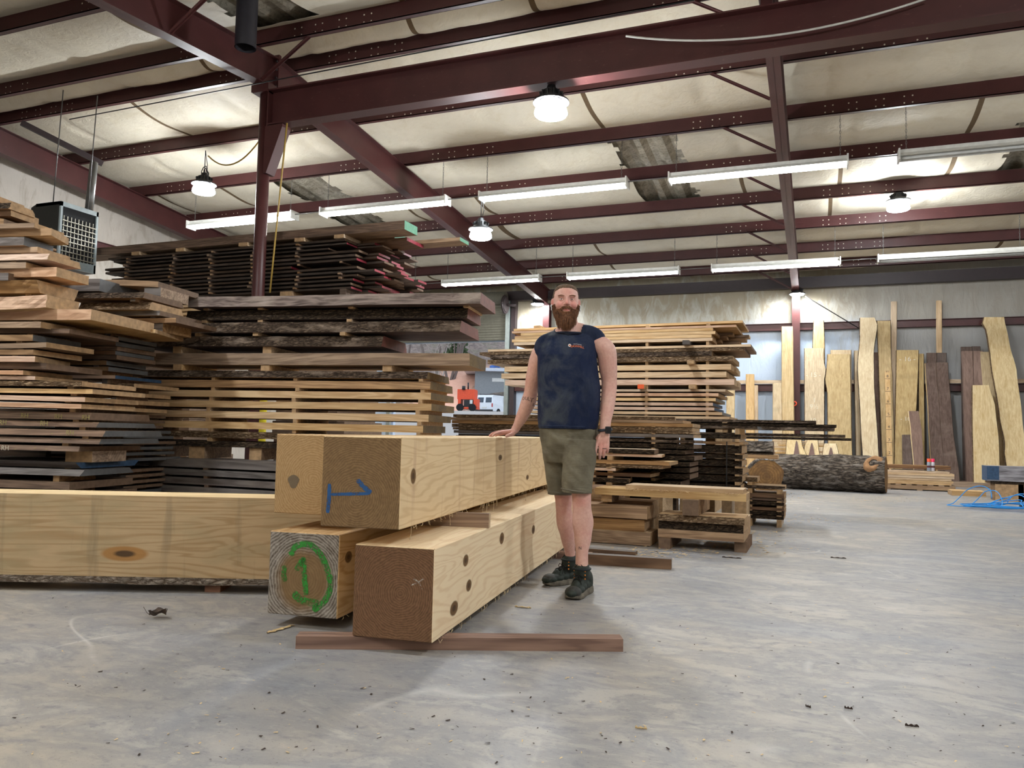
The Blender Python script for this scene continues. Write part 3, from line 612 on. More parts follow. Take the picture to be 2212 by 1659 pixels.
# ------------------------------------------------------------------ boards and stacks
PALE = wood('pale_sawn_wood', (216, 184, 138), (184, 146, 98), var=0.10, stain=(150, 112, 70), stain_amt=0.25)
TANW = wood('tan_aged_wood', (168, 132, 90), (122, 90, 58), var=0.18, stain=(84, 66, 50))
PINK = wood('pinkish_sawn_wood', (214, 176, 144), (182, 140, 108), var=0.10)
BROWN = wood('brown_sawn_wood', (128, 96, 68), (86, 62, 44), var=0.22, stain=(58, 44, 36))
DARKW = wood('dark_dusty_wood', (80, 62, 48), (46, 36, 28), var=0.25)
DUSTW = wood('dusty_walnut_edge', (142, 122, 112), (76, 60, 54), var=0.05, stain=(196, 178, 160), stain_amt=.6)
WALN = wood('walnut_slab_wood', (104, 80, 72), (66, 48, 44), var=0.12, stain=(138, 114, 108), stain_amt=0.5)
GRAYW = wood('gray_weathered_wood', (120, 112, 108), (84, 76, 72), var=0.08, stain=(146, 136, 128))
YELW = wood('golden_sawn_wood', (206, 170, 112), (168, 128, 74), var=0.05)
BARK = barkmat('rough_bark', (52, 42, 36), (122, 104, 88), (158, 140, 124)); BARKD = barkmat('dark_bark', (34, 28, 24), (96, 80, 64))
BARKL = barkmat('flaky_bark', (92, 70, 50), (176, 150, 120), (96, 76, 58))
E_TAN = plain('tan_board_end', (190, 156, 116), 0.8, var=.14, scale=22); E_DARK = endgrain('gray_slab_end', (98, 84, 62), (140, 122, 94), (0.3, 0.1), 50, gray=(92, 84, 72))
E_PINK = plain('red_sealed_end', (126, 70, 62), 0.6, var=0.12, scale=20); E_RED = plain('red_painted_end', (150, 46, 62), 0.6, var=0.1, scale=30); E_GRN = plain('green_painted_end', (84, 140, 112), 0.6, var=0.1, scale=30)
E_BLUE = plain('blue_painted_end', (52, 84, 118), 0.6, var=0.15, scale=30); E_SEAL = plain('gray_sealed_end', (98, 100, 102), 0.5, var=0.1, scale=18); E_BROWN = plain('brown_cut_end', (122, 98, 78), 0.8, var=0.12, scale=25)
E_GRAY = plain('gray_beam_end', (128, 120, 116), 0.8)
def board(F, u0, u1, v0, W, z0, T, mats, name, label, cat='board', group=None, wf=0.0, wb=0.0, slant=0.0, seed=0, dz=0.0, yaw=0.0, bow=0.0, skew=0.0, rough=0.0):
    """mats: face, front/back edge, end. wf/wb: waviness of the front and back edges; slant: how far the top edge steps back; skew: end cut off square"""
    L = u1-u0; nx = 1 if (wf == 0 and wb == 0 and bow == 0 and rough == 0) else max(6, min(44, int(L/(0.045 if rough else 0.1))))
    b = MB(); K = 7
    for i in range(nx+1):
        x = L*i/nx; ef = (noise.noise(Vector((x*1.1, seed*7.3, 0)))*1.5+0.35*noise.noise(Vector((x*4.5, seed*7.3, 4))))*wf
        eb = (noise.noise(Vector((x*1.1, seed*3.3, 9)))*1.5+0.3*noise.noise(Vector((x*5, seed*2.3, 9))))*wb
        zb = bow*4*(i/nx)*(1-i/nx)+dz*i/nx; r = lambda q: rough*noise.noise(Vector((x*14, q*3.1, seed*1.7)))
        xe = lambda y: x + (skew*(y/W-0.5) if (i == 0 or i == nx) else 0)
        b.v += [Vector((xe(ef), ef, zb)), Vector((xe(ef), ef+slant*0.35+r(1), zb+T*0.34)), Vector((xe(ef), ef+slant*0.7+r(2), zb+T*0.67)), Vector((xe(ef), ef+slant+r(3)*0.5, zb+T)), Vector((xe(W), W-eb-slant, zb+T)), Vector((xe(W), W-eb-slant*0.5+r(4), zb+T*0.5)), Vector((xe(W), W-eb, zb))]
    for i in range(nx):
        for k in range(K):
            q = (k+1) % K; b.f.append((i*K+k, (i+1)*K+k, (i+1)*K+q, i*K+q)); b.mi.append(1 if k in (0, 1, 2, 4, 5) else 0); b.sm.append(False)
    b.f += [tuple(range(K)), tuple(nx*K+k for k in reversed(range(K)))]; b.mi += [2, 2]; b.sm += [False]*2
    o = b.build(name, list(mats)); p = F.w(u0, v0, z0); o.location = p; o.rotation_euler = (0, 0, F.th+yaw); tag(o, label, cat, group); return o
def stick(F, u, v0, W, z0, T, label, group, w_=0.036, mats=None, name='spacer', yaw=0.0, cat='spacer'):
    b = MB(); b.box(0, w_, 0, W, 0, T, 0); 
    for n_ in (2, 3): b.mi[n_] = 1
    o = b.build(name, mats or [PALE, E_TAN]); o.location = F.w(u, v0, z0); o.rotation_euler = (0, 0, F.th+yaw); return tag(o, label, cat, group)
def slab(F, xl, xr, yt, yb, W, mats, name, label, xref=None, v0=0.0, cat='slab', group=None, zmin=None, **kw):
    """a board read off its front face: left and right ends and upper and lower edge in the photo"""
    ym = (yt+yb)/2; xref = xref if xref is not None else (xl+xr)/2
    u0, _ = F.uz(xl, ym, v0); u1, _ = F.uz(xr, ym, v0); _, z1 = F.uz(xref, yt, v0); _, z0 = F.uz(xref, yb, v0)
    if zmin is not None and z0 < zmin: z0 = zmin
    return board(F, u0, u1, v0, W, z0, max(0.012, z1-z0), mats, name, label, cat, group, **kw), (u0, u1, z0, z1)

# ---- B: the walnut slabs over pale sticker-spaced slabs, left of centre
FB = Frame(at_D(640, 900, 7.0), 0.17); P0 = [PALE, PALE, E_DARK]; gB = 'slabs of the tall stack left of the man'
rows = [  # xl, xr, yt, yb, W, mats, kw, label
 (405, 1036, 636, 660, .62, [WALN, DUSTW, E_PINK], dict(wf=.035, slant=.03, rough=.014, seed=1), 'topmost walnut slab of the tall stack, pale dusty edge'),
 (402, 1008, 668, 690, .52, [WALN, BARKD, E_PINK], dict(v0=.10, wf=.02, slant=.03, rough=.008, seed=2), 'walnut slab in deep shade, second from the top of the tall stack'),
 (382, 994, 694, 718, .68, [WALN, BARK, E_PINK], dict(wf=.045, slant=.05, rough=.016, seed=3), 'walnut slab with thick crumbling bark edge, third from the top of the tall stack'),
 (287, 824, 725, 748, .68, [WALN, BARK, E_PINK], dict(wf=.035, slant=.05, rough=.014, seed=4), 'lowest walnut slab with bark edge and dark red sealed end, fourth from the top'),
 (278, 1014, 763, 788, .60, [TANW, TANW, E_DARK], dict(wf=.02, slant=-.01, rough=.006, seed=5), 'thick tan slab reaching farthest right, just under the walnut slabs'),
 (270, 921, 801, 816, .72, [PALE, BARK, E_DARK], dict(wf=.02, slant=.03, rough=.006, seed=6), 'uppermost pale slab with a bark edge, above the evenly spaced ones'),
 (276, 929, 822, 838, .72, [PALE, TANW, E_DARK], dict(wf=.015, slant=.02, seed=7), 'second evenly spaced slab from the top, with a brownish streaked edge'),
 (270, 931, 845, 859.5, .72, P0, {}, 'pale slab with clean sawn edge, third of the evenly spaced ones'),
 (268, 932, 868, 882.5, .72, P0, {}, 'pale slab with clean sawn edge, fourth of the evenly spaced ones'),
 (263, 926, 891, 905.5, .70, P0, {}, 'pale slab with clean sawn edge, fifth of the evenly spaced ones'),
 (262, 914, 914, 929, .68, P0, {}, 'pale slab with clean sawn edge, sixth of the evenly spaced ones'),
 (255, 900, 936, 950, .66, [PALE, BARKL, E_DARK], dict(wf=.02, slant=-.02, rough=.006, seed=12), 'pale slab with a wavy bark lower edge, just above timber height'),
 (275, 860, 958, 970, .62, [TANW, BARKD, E_DARK], dict(wf=.02, slant=.02, rough=.008, seed=13), 'lowest dark barked slab of the stack, on big square blocks'),
]
B_ = []
for k, (xl, xr, yt, yb, W, mats, kw, lb) in enumerate(rows):
    sk = dict(skew=0.0); sk.update(kw)
    o, info = slab(FB, xl, xr, yt, yb, W, mats, 'lumber_slab', lb, xref=640, cat='slab', group=gB, **sk); B_.append((info, W, kw.get('v0', 0)))
def gapsticks(F, rows, idx, px, nm, group, over=0.03, w_=0.036, mats=None, inset=0.0, poswords=None):
    """spacers in the gap under each listed row, at the given photo columns"""
    pw = poswords or ['left', 'middle', 'right', 'far right']
    for k in idx:
        (u0, u1, z0, z1), W, v0 = rows[k]
        below = rows[k+1][0][3] if k+1 < len(rows) else None
        if below is None or z0-below < 0.006: continue
        T = z0-below-0.0005
        for j, x in enumerate(px):
            if isinstance(x, dict): x = x.get(k)
            if x is None: continue
            u, _ = F.uz(x, 900, 0); r = rn(k*17+j); u += r.uniform(-0.02, 0.02)
            if not (max(u0, rows[k+1][0][0])-0.0 < u < min(u1, rows[k+1][0][1])): continue
            vs = max(v0, rows[k+1][2])+inset; Wm = min(v0+W, rows[k+1][2]+rows[k+1][1])-vs-0.02
            stick(F, u, vs-over*r.random()+0.02, Wm, below, T, '%s %s under the %s layer of %s' % (pw[j], 'spacer' , ORD[k] if k < 20 else 'lowest', nm), group, w_, mats)
gapsticks(FB, B_, range(5, 12), [288, 448, 632, 902], 'the stack of walnut over pale slabs', 'spacers in the tall stack left of the man')
gapsticks(FB, B_, [0, 1, 2], [412, 538, 730, 990], 'the stack of walnut over pale slabs', 'spacers in the tall stack left of the man', w_=0.05)
gapsticks(FB, B_, [3, 4], [368, 555, 818], 'the stack of walnut over pale slabs', 'blocks in the tall stack left of the man', w_=0.085)
# the square blocks and the gray beams beneath
FG = Frame(at_D(440, 1000, 6.75), 0.0); G_ = []
for k, (yt, yb) in enumerate(((992, 1007.5), (1012, 1025), (1030, 1044), (1049, 1062), (1067, 1080), (1085, 1098))):
    o, info = slab(FG, 314-k*1.2, 780, yt+1.2, yb+1.2, .55, [GRAYW, GRAYW, E_GRAY], 'gray_beam', '%s gray weathered beam from the top, low behind the long cant' % ORD[k], xref=400, cat='beam', group='gray beams under the tall stack'); G_.append((info, .55, 0))
gapsticks(FG, G_, range(0, 4), [325, 448], 'the gray beams', 'thin spacers between the gray beams', w_=0.04, mats=[BROWN, BROWN])
zt_, zb_ = G_[0][0][3], B_[-1][0][2]
for x, ww, lb in ((322, .11, 'square pale-ended block at the left on the gray beams'), (405, .16, 'short block with a bright speckled side on the gray beams'), (536, .12, 'square orange-brown block beside the front timbers, on the gray beams'), (700, .12, 'square block on the gray beams, behind the timbers')):
    u, _ = FB.uz(x, 980, 0); stick(FB, u, 0.02, .45, zt_+0.001, zb_-zt_-0.002, lb, 'square blocks on the gray beams', ww, [TANW, E_TAN], 'square_block', cat='block')
z_ = G_[-1][0][2]
for x, nm in ((330, 'left'), (560, 'middle'), (740, 'right')):
    u, _ = FG.uz(x, 1000, 0); stick(FG, u, 0.0, .55, 0, z_-0.001, 'dark bearer on the floor under the gray beams, %s one' % nm, 'bearers under the gray beams', .1, [BROWN, BROWN], 'bearer', cat='bearer')

# ---- C: the high dark stack with red-painted ends behind the round column
YC = 9.15; FC = Frame((0, YC), 0.0)
def cpx(x, y): return FC.uz(x, y, 0)
lay = []; ztop = cpx(640, 524)[1]; zbot = cpx(640, 634)[1]; NL = 13; pit = (ztop-zbot)/NL
R_ = rn(77); uL = cpx(245, 600)[0]
ends_f = [745, 752, 700, 752, 752, 770, 640, 752, 790, 768, 748, 758, 744]
for k in range(NL):
    z1 = ztop-k*pit; T = R_.choice((.022, .026, .031)) if k else 0.03; z0 = z1-T; v = 0.0; j = 0
    while v < 1.15:
        W = R_.uniform(0.2, 0.34); xr = ends_f[k]+R_.uniform(-14, 22) if j == 0 else ends_f[k]+R_.uniform(6, 42)
        u1 = FC.uz(xr, 580, 0)[0]+(0.0 if j == 0 else 0.1); u0 = uL+R_.uniform(-.25, .25)
        end = E_RED if (R_.random() < 0.72) else E_BROWN
        board(FC, u0, u1, v, W-0.012, z0, T, [DARKW if j == 0 else BROWN, DARKW, end], 'dark_board', 'dark board, %s end, %s layer of the high stack, %s' % ('red' if end == E_RED else 'bare', ORD[k], ('foremost', 'second back', 'third back', 'fourth back', 'fifth back', 'rearmost')[min(j, 5)]), 'board', 'dark boards of the high red-ended stack')
        v += W; j += 1
    lay.append(((uL-0.2, FC.uz(ends_f[k]-20, 580, 0)[0], z0, z1), 1.15, 0.0))
for k in range(NL-1):
    (u0, u1, z0, z1), W, v0 = lay[k]; below = lay[k+1][0][3]
    for j, x in enumerate((272, 372, 455, 545, 640, 735)):
        u = FC.uz(x+R_.uniform(-4, 4), 580, 0)[0]
        if u < u1: stick(FC, u, -0.03+R_.uniform(-.03, .03), 1.1, below+0.0004, z0-below-0.0008, 'spacer, %s from the left, under the %s layer, high red-ended stack' % (ORD[j], ORD[k]), 'spacers in the high red-ended stack', 0.04, [BROWN, TANW])
# below: pale boards with blue and plain ends, then hidden lower bundles on the floor
zz = lay[-1][0][2]; 
o = stick(FC, FC.uz(610, 600, 0)[0], -.04, 1.1, zz-0.11, 0.109, 'short thick tan block sticking out beside the round column', None, 0.2, [TANW, E_TAN], 'block', cat='block')
for j, x in enumerate((300, 440, 735)):
    stick(FC, FC.uz(x, 600, 0)[0], 0, 1.1, zz-0.11, 0.109, 'bearer between the two bundles of the high stack, %s one' % ('left', 'middle', 'right')[j], None, 0.1, [BROWN, BROWN], 'bearer', cat='bearer')
zz -= 0.111; k = 0
while zz > 0.2:
    T = 0.04; R2 = rn(k+5)
    for j, (v, W) in enumerate(((0, .35), (.37, .35), (.74, .35))):
        xr = 712+R2.uniform(-12, 16)+j*24; mt = [PALE if k < 4 else BROWN, PALE if k < 4 else DARKW, E_BLUE if (k in (1, 2) and j < 2) else E_TAN]
        if k > 6 and j > 0: continue
        board(FC, uL+R2.uniform(-.1, .1), FC.uz(xr, 620, 0)[0], v, W if k <= 6 else 1.1, zz-T, T, mt, 'board', ('board %s, %s layer of the bundle under the red-ended stack' % (('at the front', 'in the middle', 'at the back')[j], ORD[k])) if k < 20 else 'board deep in the lower bundle', 'board', 'boards of the lower bundle behind the column')
    for j, x in enumerate((300, 480, 690)):
        if zz-T-0.02 > 0.02: stick(FC, FC.uz(x, 600, 0)[0], 0.01, 1.08, zz-T-0.0195, 0.019, 'thin %s spacer under the %s layer of the lower bundle behind the column' % (('left', 'middle', 'right')[j], ORD[min(k, 19)]), None, 0.04, [BROWN, PALE])
    zz -= 0.06; k += 1
    if k > 4: break
bt = zz+0.0
for j, (x, x2) in enumerate(((275, 415), (600, 742))):  # support piles, made wide and dark to block light through the slab gaps
    a_, c_ = FC.uz(x, 600, 0)[0], FC.uz(x2, 600, 0)[0]; n_ = 14
    for q in range(n_):
        R2 = rn(q+j*31); board(FC, a_+R2.uniform(-.1, .1), c_+R2.uniform(-.06, .06), R2.uniform(0, .06), 1.0, bt*q/n_+.001, bt/n_-.002, [DARKW, BROWN, E_BROWN], 'dark_plank', 'dark plank, %s from the floor, in the %s gap-filling support pile behind the pale slabs' % (ORD[q], ('left', 'right')[j]), 'plank', 'support piles under the red-ended stack')
# the long beams on top
zc = lay[0][0][3]
for j, x in enumerate((290, 385, 520, 640, 725)):
    stick(FC, FC.uz(x, 540, 0)[0], -.05, 1.1, zc+0.001, 0.05, 'pale block, %s from the left, carrying the long beams on the highest stack' % ORD[j], 'pale blocks under the long top beams', 0.16, [PALE, E_TAN], 'block', cat='block')
zc += 0.053
board(FC, cpx(150, 572)[0], cpx(876, 500)[0], -0.03, .36, zc, 0.12, [TANW, BROWN, E_GRN], 'long_beam', 'long brown beam with green-painted end along the top of the highest stack', 'beam')
board(FC, cpx(240, 552)[0], cpx(800, 500)[0]+0.15, .40, .30, zc, 0.165, [TANW, TANW, E_GRN], 'long_beam', 'second long beam with green-painted end, just behind the first', 'beam')
board(FC, cpx(400, 552)[0], cpx(905, 510)[0]+0.25, .75, .3, zc, 0.05, [TANW, TANW, E_GRN], 'long_board', 'thin board with green end reaching farthest right over the highest stack', 'board')
board(FC, cpx(752, 560)[0], cpx(850, 560)[0], .35, .5, zc-0.052, 0.048, [BROWN, BROWN, E_RED], 'thick_board', 'thick red-ended board sticking out right under the long beams', 'board')

# ---- A: the ragged pile at the left edge, and the one behind it
FA2 = Frame(at_D(280, 700, 6.5), 0.17); FA = Frame(at_D(100, 800, 5.7), 0.20); gA = 'slabs in the ragged pile at the left edge'
BL, G4 = E_BLUE, E_SEAL
A = [  # xr, yt, yb, W, face, edge, end, v0, kw, label   (all run in from beyond the left edge)
 (-14, 419, 431, .3, TANW, PINK, E_TAN, .1, dict(rough=.01, wf=.02), 'small topmost slab piece of the left pile, at the very edge'),
 (14, 434, 449, .28, TANW, BARKD, E_TAN, .0, dict(wf=.04, rough=.02, slant=.03), 'barked slab with a broken pale end, near the top of the left pile'),
 (22, 451, 466, .28, BROWN, BROWN, E_TAN, .05, dict(wf=.03, rough=.01), 'reddish brown slab under the broken-ended one, left pile'),
 (6, 472, 489, .28, TANW, TANW, E_BROWN, .0, dict(wf=.03, bow=.02), 'brownish slab with rounded end beside the heater, left pile'),
 (74, 483, 493, .3, TANW, TANW, E_TAN, .0, {}, 'squared board with bright yellowish end in front of the heater'),
 (98, 495, 510, .3, YELW, TANW, E_TAN, .05, dict(skew=-.1), 'golden board cut at an angle pointing at the heater'),
 (50, 512, 530, .3, TANW, GRAYW, G4, .0, dict(wf=.02, rough=.01), 'dark gray-sealed slab below the golden board, left pile'),
 (80, 534, 546, .34, TANW, TANW, E_TAN, .05, dict(wf=.02), 'tan board with bevelled end, upper left pile'),
 (104, 548, 562, .34, PINK, PINK, E_TAN, .0, dict(wf=.03, rough=.012, slant=.02), 'pale pinkish slab with rounded end, left pile'),
 (56, 567, 580, .34, TANW, TANW, E_TAN, .0, dict(wf=.02), 'short tan slab with skewed end, left pile'),
 (122, 578, 598, .34, PINK, PINK, E_TAN, .04, dict(rough=.008), 'thick pinkish block-ended slab with cracks, left pile'),
 (20, 590, 606, .34, GRAYW, GRAYW, E_BROWN, .0, dict(wf=.02), 'gray rounded slab end above the streaked one, left pile'),
 (90, 608, 634, .34, TANW, TANW, E_TAN, .06, dict(rough=.012, wf=.03, slant=-.04), 'thick streaky yellow-brown slab, left pile'),
 (100, 637, 664, .34, YELW, PINK, E_TAN, .0, dict(rough=.03, wf=.05, bow=-.02), 'broken golden slab with a jagged dark hollow, left pile'),
 (196, 668, 691, .75, YELW, PINK, E_TAN, .08, dict(rough=.008, wf=.02), 'long light slab reaching farthest right of the left pile'),
 (88, 695, 708, .5, BROWN, TANW, E_TAN, .0, dict(rough=.006), 'brown slab with short vertical cuts, left pile'),
 (150, 710, 720, .55, BROWN, BROWN, E_BROWN, .1, {}, 'thin dark slab in shade, middle of the left pile'),
 (70, 723, 736, .5, TANW, TANW, G4, .0, dict(wf=.01), 'tan board with a gray-green sealed patch, left pile'),
 (100, 739, 750, .5, TANW, TANW, E_TAN, .0, dict(bow=-.01), 'tan bowed board under the sealed one, left pile'),
 (72, 755, 766, .5, BROWN, TANW, E_TAN, .0, {}, 'brown board with a cut back end, left pile'),
 (60, 769, 781, .5, PINK, PINK, E_TAN, .0, dict(skew=-.12), 'pinkish board with pointed end, left pile'),
 (100, 784, 797, .6, BROWN, BROWN, E_BROWN, .05, {}, 'deeply shaded board above the light thin ones, left pile'),
 (50, 800, 809, .5, PINK, PINK, E_TAN, .0, {}, 'light board with square end at mid height, left pile'),
 (76, 812, 820, .55, PINK, PINK, E_TAN, .03, {}, 'second light board at mid height, left pile'),
 (178, 824, 834, .6, TANW, BARKL, E_TAN, .0, dict(rough=.012, wf=.02), 'board with ragged flaky bark edge, left pile'),
 (200, 840, 850, .6, TANW, PALE, E_TAN, .02, {}, 'tan board above two long straight ones, left pile'),
 (184, 854, 864, .6, PINK, PINK, E_TAN, .0, dict(dz=-.01), 'long straight pale pink board, upper of two, left pile'),
 (176, 869, 879, .6, PINK, PINK, E_TAN, .0, dict(dz=-.01), 'long straight pale pink board, lower of two, left pile'),
 (194, 890, 906, .7, TANW, BROWN, E_BROWN, .05, dict(slant=.02), 'dark slab with three chalked RH marks, left pile'),
 (208, 911, 922, .7, TANW, BROWN, E_SEAL, .03, dict(slant=.03, wf=.01), 'dark slab with two RH marks in its shaded edge, left pile'),
 (222, 929, 942, .7, TANW, BROWN, E_SEAL, .0, dict(slant=.03), 'dark slab with one RH mark and a gray end, left pile'),
 (214, 947, 958, .7, TANW, BROWN, E_SEAL, .0, dict(slant=.02), 'dark slab with short slanting chalk ticks, left pile'),
 (170, 963, 974, .7, GRAYW, BROWN, E_BROWN, .0, dict(slant=.01), 'slab with an RH mark and yellow ticks, low in the left pile'),
 (176, 997, 1010, .6, GRAYW, GRAYW, E_BLUE, .1, dict(slant=-.06), 'gray slab with blue smudges and slanted edge, low in the left pile'),
 (172, 1014, 1027, .6, GRAYW, GRAYW, E_SEAL, .0, dict(slant=.05), 'gray slab with bevelled edge, third lowest of the left pile'),
 (150, 1040, 1056, .7, BROWN, BROWN, E_BROWN, .0, {}, 'brown slab just above the long cant, second lowest of the left pile'),
 (160, 1066, 1084, .7, BROWN, BROWN, E_BROWN, .0, {}, 'lowest slab of the left pile, behind the long cant'),
]
AI = []
for k, (xr, yt, yb, W, fc, ed, en, v0, kw, lb) in enumerate(A):
    o, info = slab(FA, -130, xr, yt, yb, W, [fc, ed, en], 'lumber_slab', lb, xref=max(10, xr-60), v0=v0, cat='slab', group=gA, seed=40+k, **kw); AI.append((info, W, v0))
for k in range(len(AI)):
    (u0, u1, z0, z1), W, v0 = AI[k]; below = AI[k+1][0][3] if k+1 < len(AI) else 0.0
    uu = AI[k+1][0][1] if k+1 < len(AI) else u1
    T = z0-below-0.0005
    if T < 0.004: continue
    for j, (du, wd) in enumerate(((-0.16, .05),)):
        u = min(u1, uu)+du
        if T > 0.06: wd = 0.22 if j == 0 else .12
        nm = 'the left pile' 
        stick(FA, u, max(v0, AI[k+1][2] if k+1 < len(AI) else 0)+0.03, .38, below+0.0003, T, '%s spacer under the %s slab from the %s of the left pile' % (('right-hand', 'left-hand')[j], ORD[k] if k < 18 else ORD[min(19, len(AI)-1-k)], 'top' if k < 18 else 'bottom'), 'spacers in the ragged left pile', wd, [TANW, E_TAN], 'spacer')
for k in range(7):     # backing beams close up behind the ragged pile
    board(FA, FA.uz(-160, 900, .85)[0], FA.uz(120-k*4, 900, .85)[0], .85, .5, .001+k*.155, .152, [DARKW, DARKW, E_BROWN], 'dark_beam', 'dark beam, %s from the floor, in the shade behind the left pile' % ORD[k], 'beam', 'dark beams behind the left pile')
for k in range(6):
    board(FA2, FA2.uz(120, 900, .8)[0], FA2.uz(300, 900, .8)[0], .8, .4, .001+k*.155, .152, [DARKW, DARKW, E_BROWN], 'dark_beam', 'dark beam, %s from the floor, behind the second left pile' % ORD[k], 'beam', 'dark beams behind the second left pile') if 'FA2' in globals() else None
# chalked letters on the dark slabs
def letters(F, txt, x, y, v, size, mat, parent_name):
    u, z = F.uz(x, y, v-0.012); o = textmesh('chalk_letters', txt, size, mat); return o, F.w(u, v-0.012, z)
M_CHY = plain('yellow_chalk', (150, 140, 86), 0.8); M_CHW = plain('white_chalk', (196, 188, 170), 0.8)
def rhmark(k, x, y, mat, txt='RH'):
    par = [o for o in C.objects if o.get('label') == A[k][9]][0]
    o, p = letters(FA, txt, x, y, A[k][7], 0.05, mat, None); o.parent = par
    M = Matrix.Translation(par.location) @ Matrix.Rotation(par.rotation_euler.z, 4, 'Z'); o.location = M.inverted() @ p; o.rotation_euler = (pi/2, 0, 0)
for k, x, y in ((28, 53, 898), (28, 126, 900), (28, 185, 902), (29, 6, 913), (29, 95, 915), (30, 151, 935)): rhmark(k, x, y, M_CHY)
rhmark(32, 11, 968, M_CHW)
for k, x, y in ((31, 70, 951), (31, 133, 952), (31, 190, 952), (30, 112, 935), (32, 33, 969), (32, 76, 967), (32, 100, 969)): rhmark(k, x, y, M_CHY, '-')

FA2 = Frame(at_D(280, 700, 6.5), 0.17)
A2 = [
 (85, 215, 604, 630, .5, GRAYW, GRAYW, E_SEAL, 0, dict(rough=.004), 'thick blue-gray sealed slab with a tuft of bark, upper left'),
 (170, 340, 610, 622, .6, TANW, TANW, E_BROWN, .25, dict(wf=.03, bow=.02), 'smooth arched tan slab behind the blue-gray one'),
 (200, 310, 632, 645, .55, TANW, BARK, E_BROWN, .0, dict(wf=.03, rough=.015, slant=.03), 'tan slab with lichen-gray bark edge, pointed end to the right'),
 (228, 318, 651, 668, .5, TANW, BARKL, E_TAN, .0, dict(wf=.03, rough=.02, slant=.04), 'slab with pale twisted bark, middle of the second left pile'),
 (225, 345, 672, 682, .6, TANW, GRAYW, E_BROWN, .1, {}, 'gray-edged board reaching behind the walnut slabs'),
 (150, 380, 688, 698, .6, BROWN, TANW, E_BROWN, .15, {}, 'brown board half hidden behind the light long slab'),
 (150, 318, 712, 720, .6, YELW, PALE, E_TAN, .0, dict(skew=-.15), 'thin pale board with slanting end, second left pile'),
 (130, 255, 727, 735, .5, DARKW, DARKW, E_SEAL, .0, {}, 'dark board with a small reddish edge, second left pile'),
 (140, 250, 738, 747, .5, BROWN, BROWN, E_SEAL, .0, {}, 'brown board with gray-sealed end, first of five tight ones, second left pile'),
 (140, 253, 748.5, 757, .5, BROWN, BROWN, E_BROWN, .0, {}, 'brown board with cut gray end, second of five tight ones, second left pile'),
 (140, 249, 758, 766, .5, BROWN, BROWN, E_SEAL, .0, {}, 'brown board with gray-sealed end, third of five tight ones, second left pile'),
 (140, 252, 767, 776, .5, BROWN, BROWN, E_BROWN, .0, {}, 'brown board, fourth of five tight ones, second left pile'),
 (130, 230, 779, 788, .5, BROWN, TANW, E_SEAL, .0, {}, 'brown board, lowest of five tight ones, second left pile'),
 (120, 234, 792, 801, .5, BROWN, TANW, E_SEAL, .0, {}, 'board with gray-sealed end just under the five tight ones'),
 (120, 249, 810, 817, .6, PINK, PINK, E_BLUE, .0, {}, 'long pale board with a blue-painted end, second left pile'),
 (185, 290, 828, 836, .6, TANW, BARKL, E_TAN, .0, dict(rough=.01), 'ragged fibrous board end next to the pale stack'),
 (160, 270, 846, 854, .6, TANW, PINK, E_TAN, .0, dict(rough=.006), 'board with splintered end next to the pale stack, upper'),
 (160, 268, 862, 871, .6, PINK, PINK, E_TAN, .0, dict(rough=.01), 'board with splintered end next to the pale stack, lower'),
 (184, 262, 879, 887, .6, PINK, PINK, E_TAN, .0, {}, 'pinkish board end above the dark thin ones'),
]
A2I = []
for k, (xl, xr, yt, yb, W, fc, ed, en, v0, kw, lb) in enumerate(A2):
    o, info = slab(FA2, xl-60, xr, yt, yb, W, [fc, ed, en], 'lumber_slab', lb, v0=v0, cat='slab', group='slabs in the second pile at the left', seed=90+k, **kw); A2I.append((info, W, v0))
R3 = rn(8); y = 892; k = 0
while y < 1100:
    o, info = slab(FA2, 110, 255+R3.uniform(-28, 40), y, y+6.5, .7, [DARKW, R3.choice([DARKW, GRAYW, BROWN]), R3.choice([E_BROWN, E_SEAL])], 'thin_board', 'thin dark board, %s of the close ones between left pile and pale stack' % ORD[min(k, 19)], cat='board', group='thin dark boards low at the left', seed=120+k); A2I.append((info, .7, 0)); y += 12; k += 1
for k in range(len(A2I)):
    (u0, u1, z0, z1), W, v0 = A2I[k]; below = A2I[k+1][0][3] if k+1 < len(A2I) else 0.0
    T = z0-below-0.0005
    if T < 0.003: continue
    uu = min(u1, A2I[k+1][0][1] if k+1 < len(A2I) else u1); ul = max(u0, A2I[k+1][0][0] if k+1 < len(A2I) else u0)
    for j, u in enumerate((uu-0.14,)):
        stick(FA2, u, max(v0, A2I[k+1][2] if k+1 < len(A2I) else 0)+0.02, .4, below+0.0003, T, '%s spacer under the %s board from the %s, second left pile' % (('right-hand', 'left-hand')[j], ORD[k] if k < 18 else ORD[min(19, len(A2I)-1-k)], 'top' if k < 18 else 'bottom'), 'spacers in the second left pile', 0.05 if T < .06 else .16, [TANW, GRAYW], 'spacer')

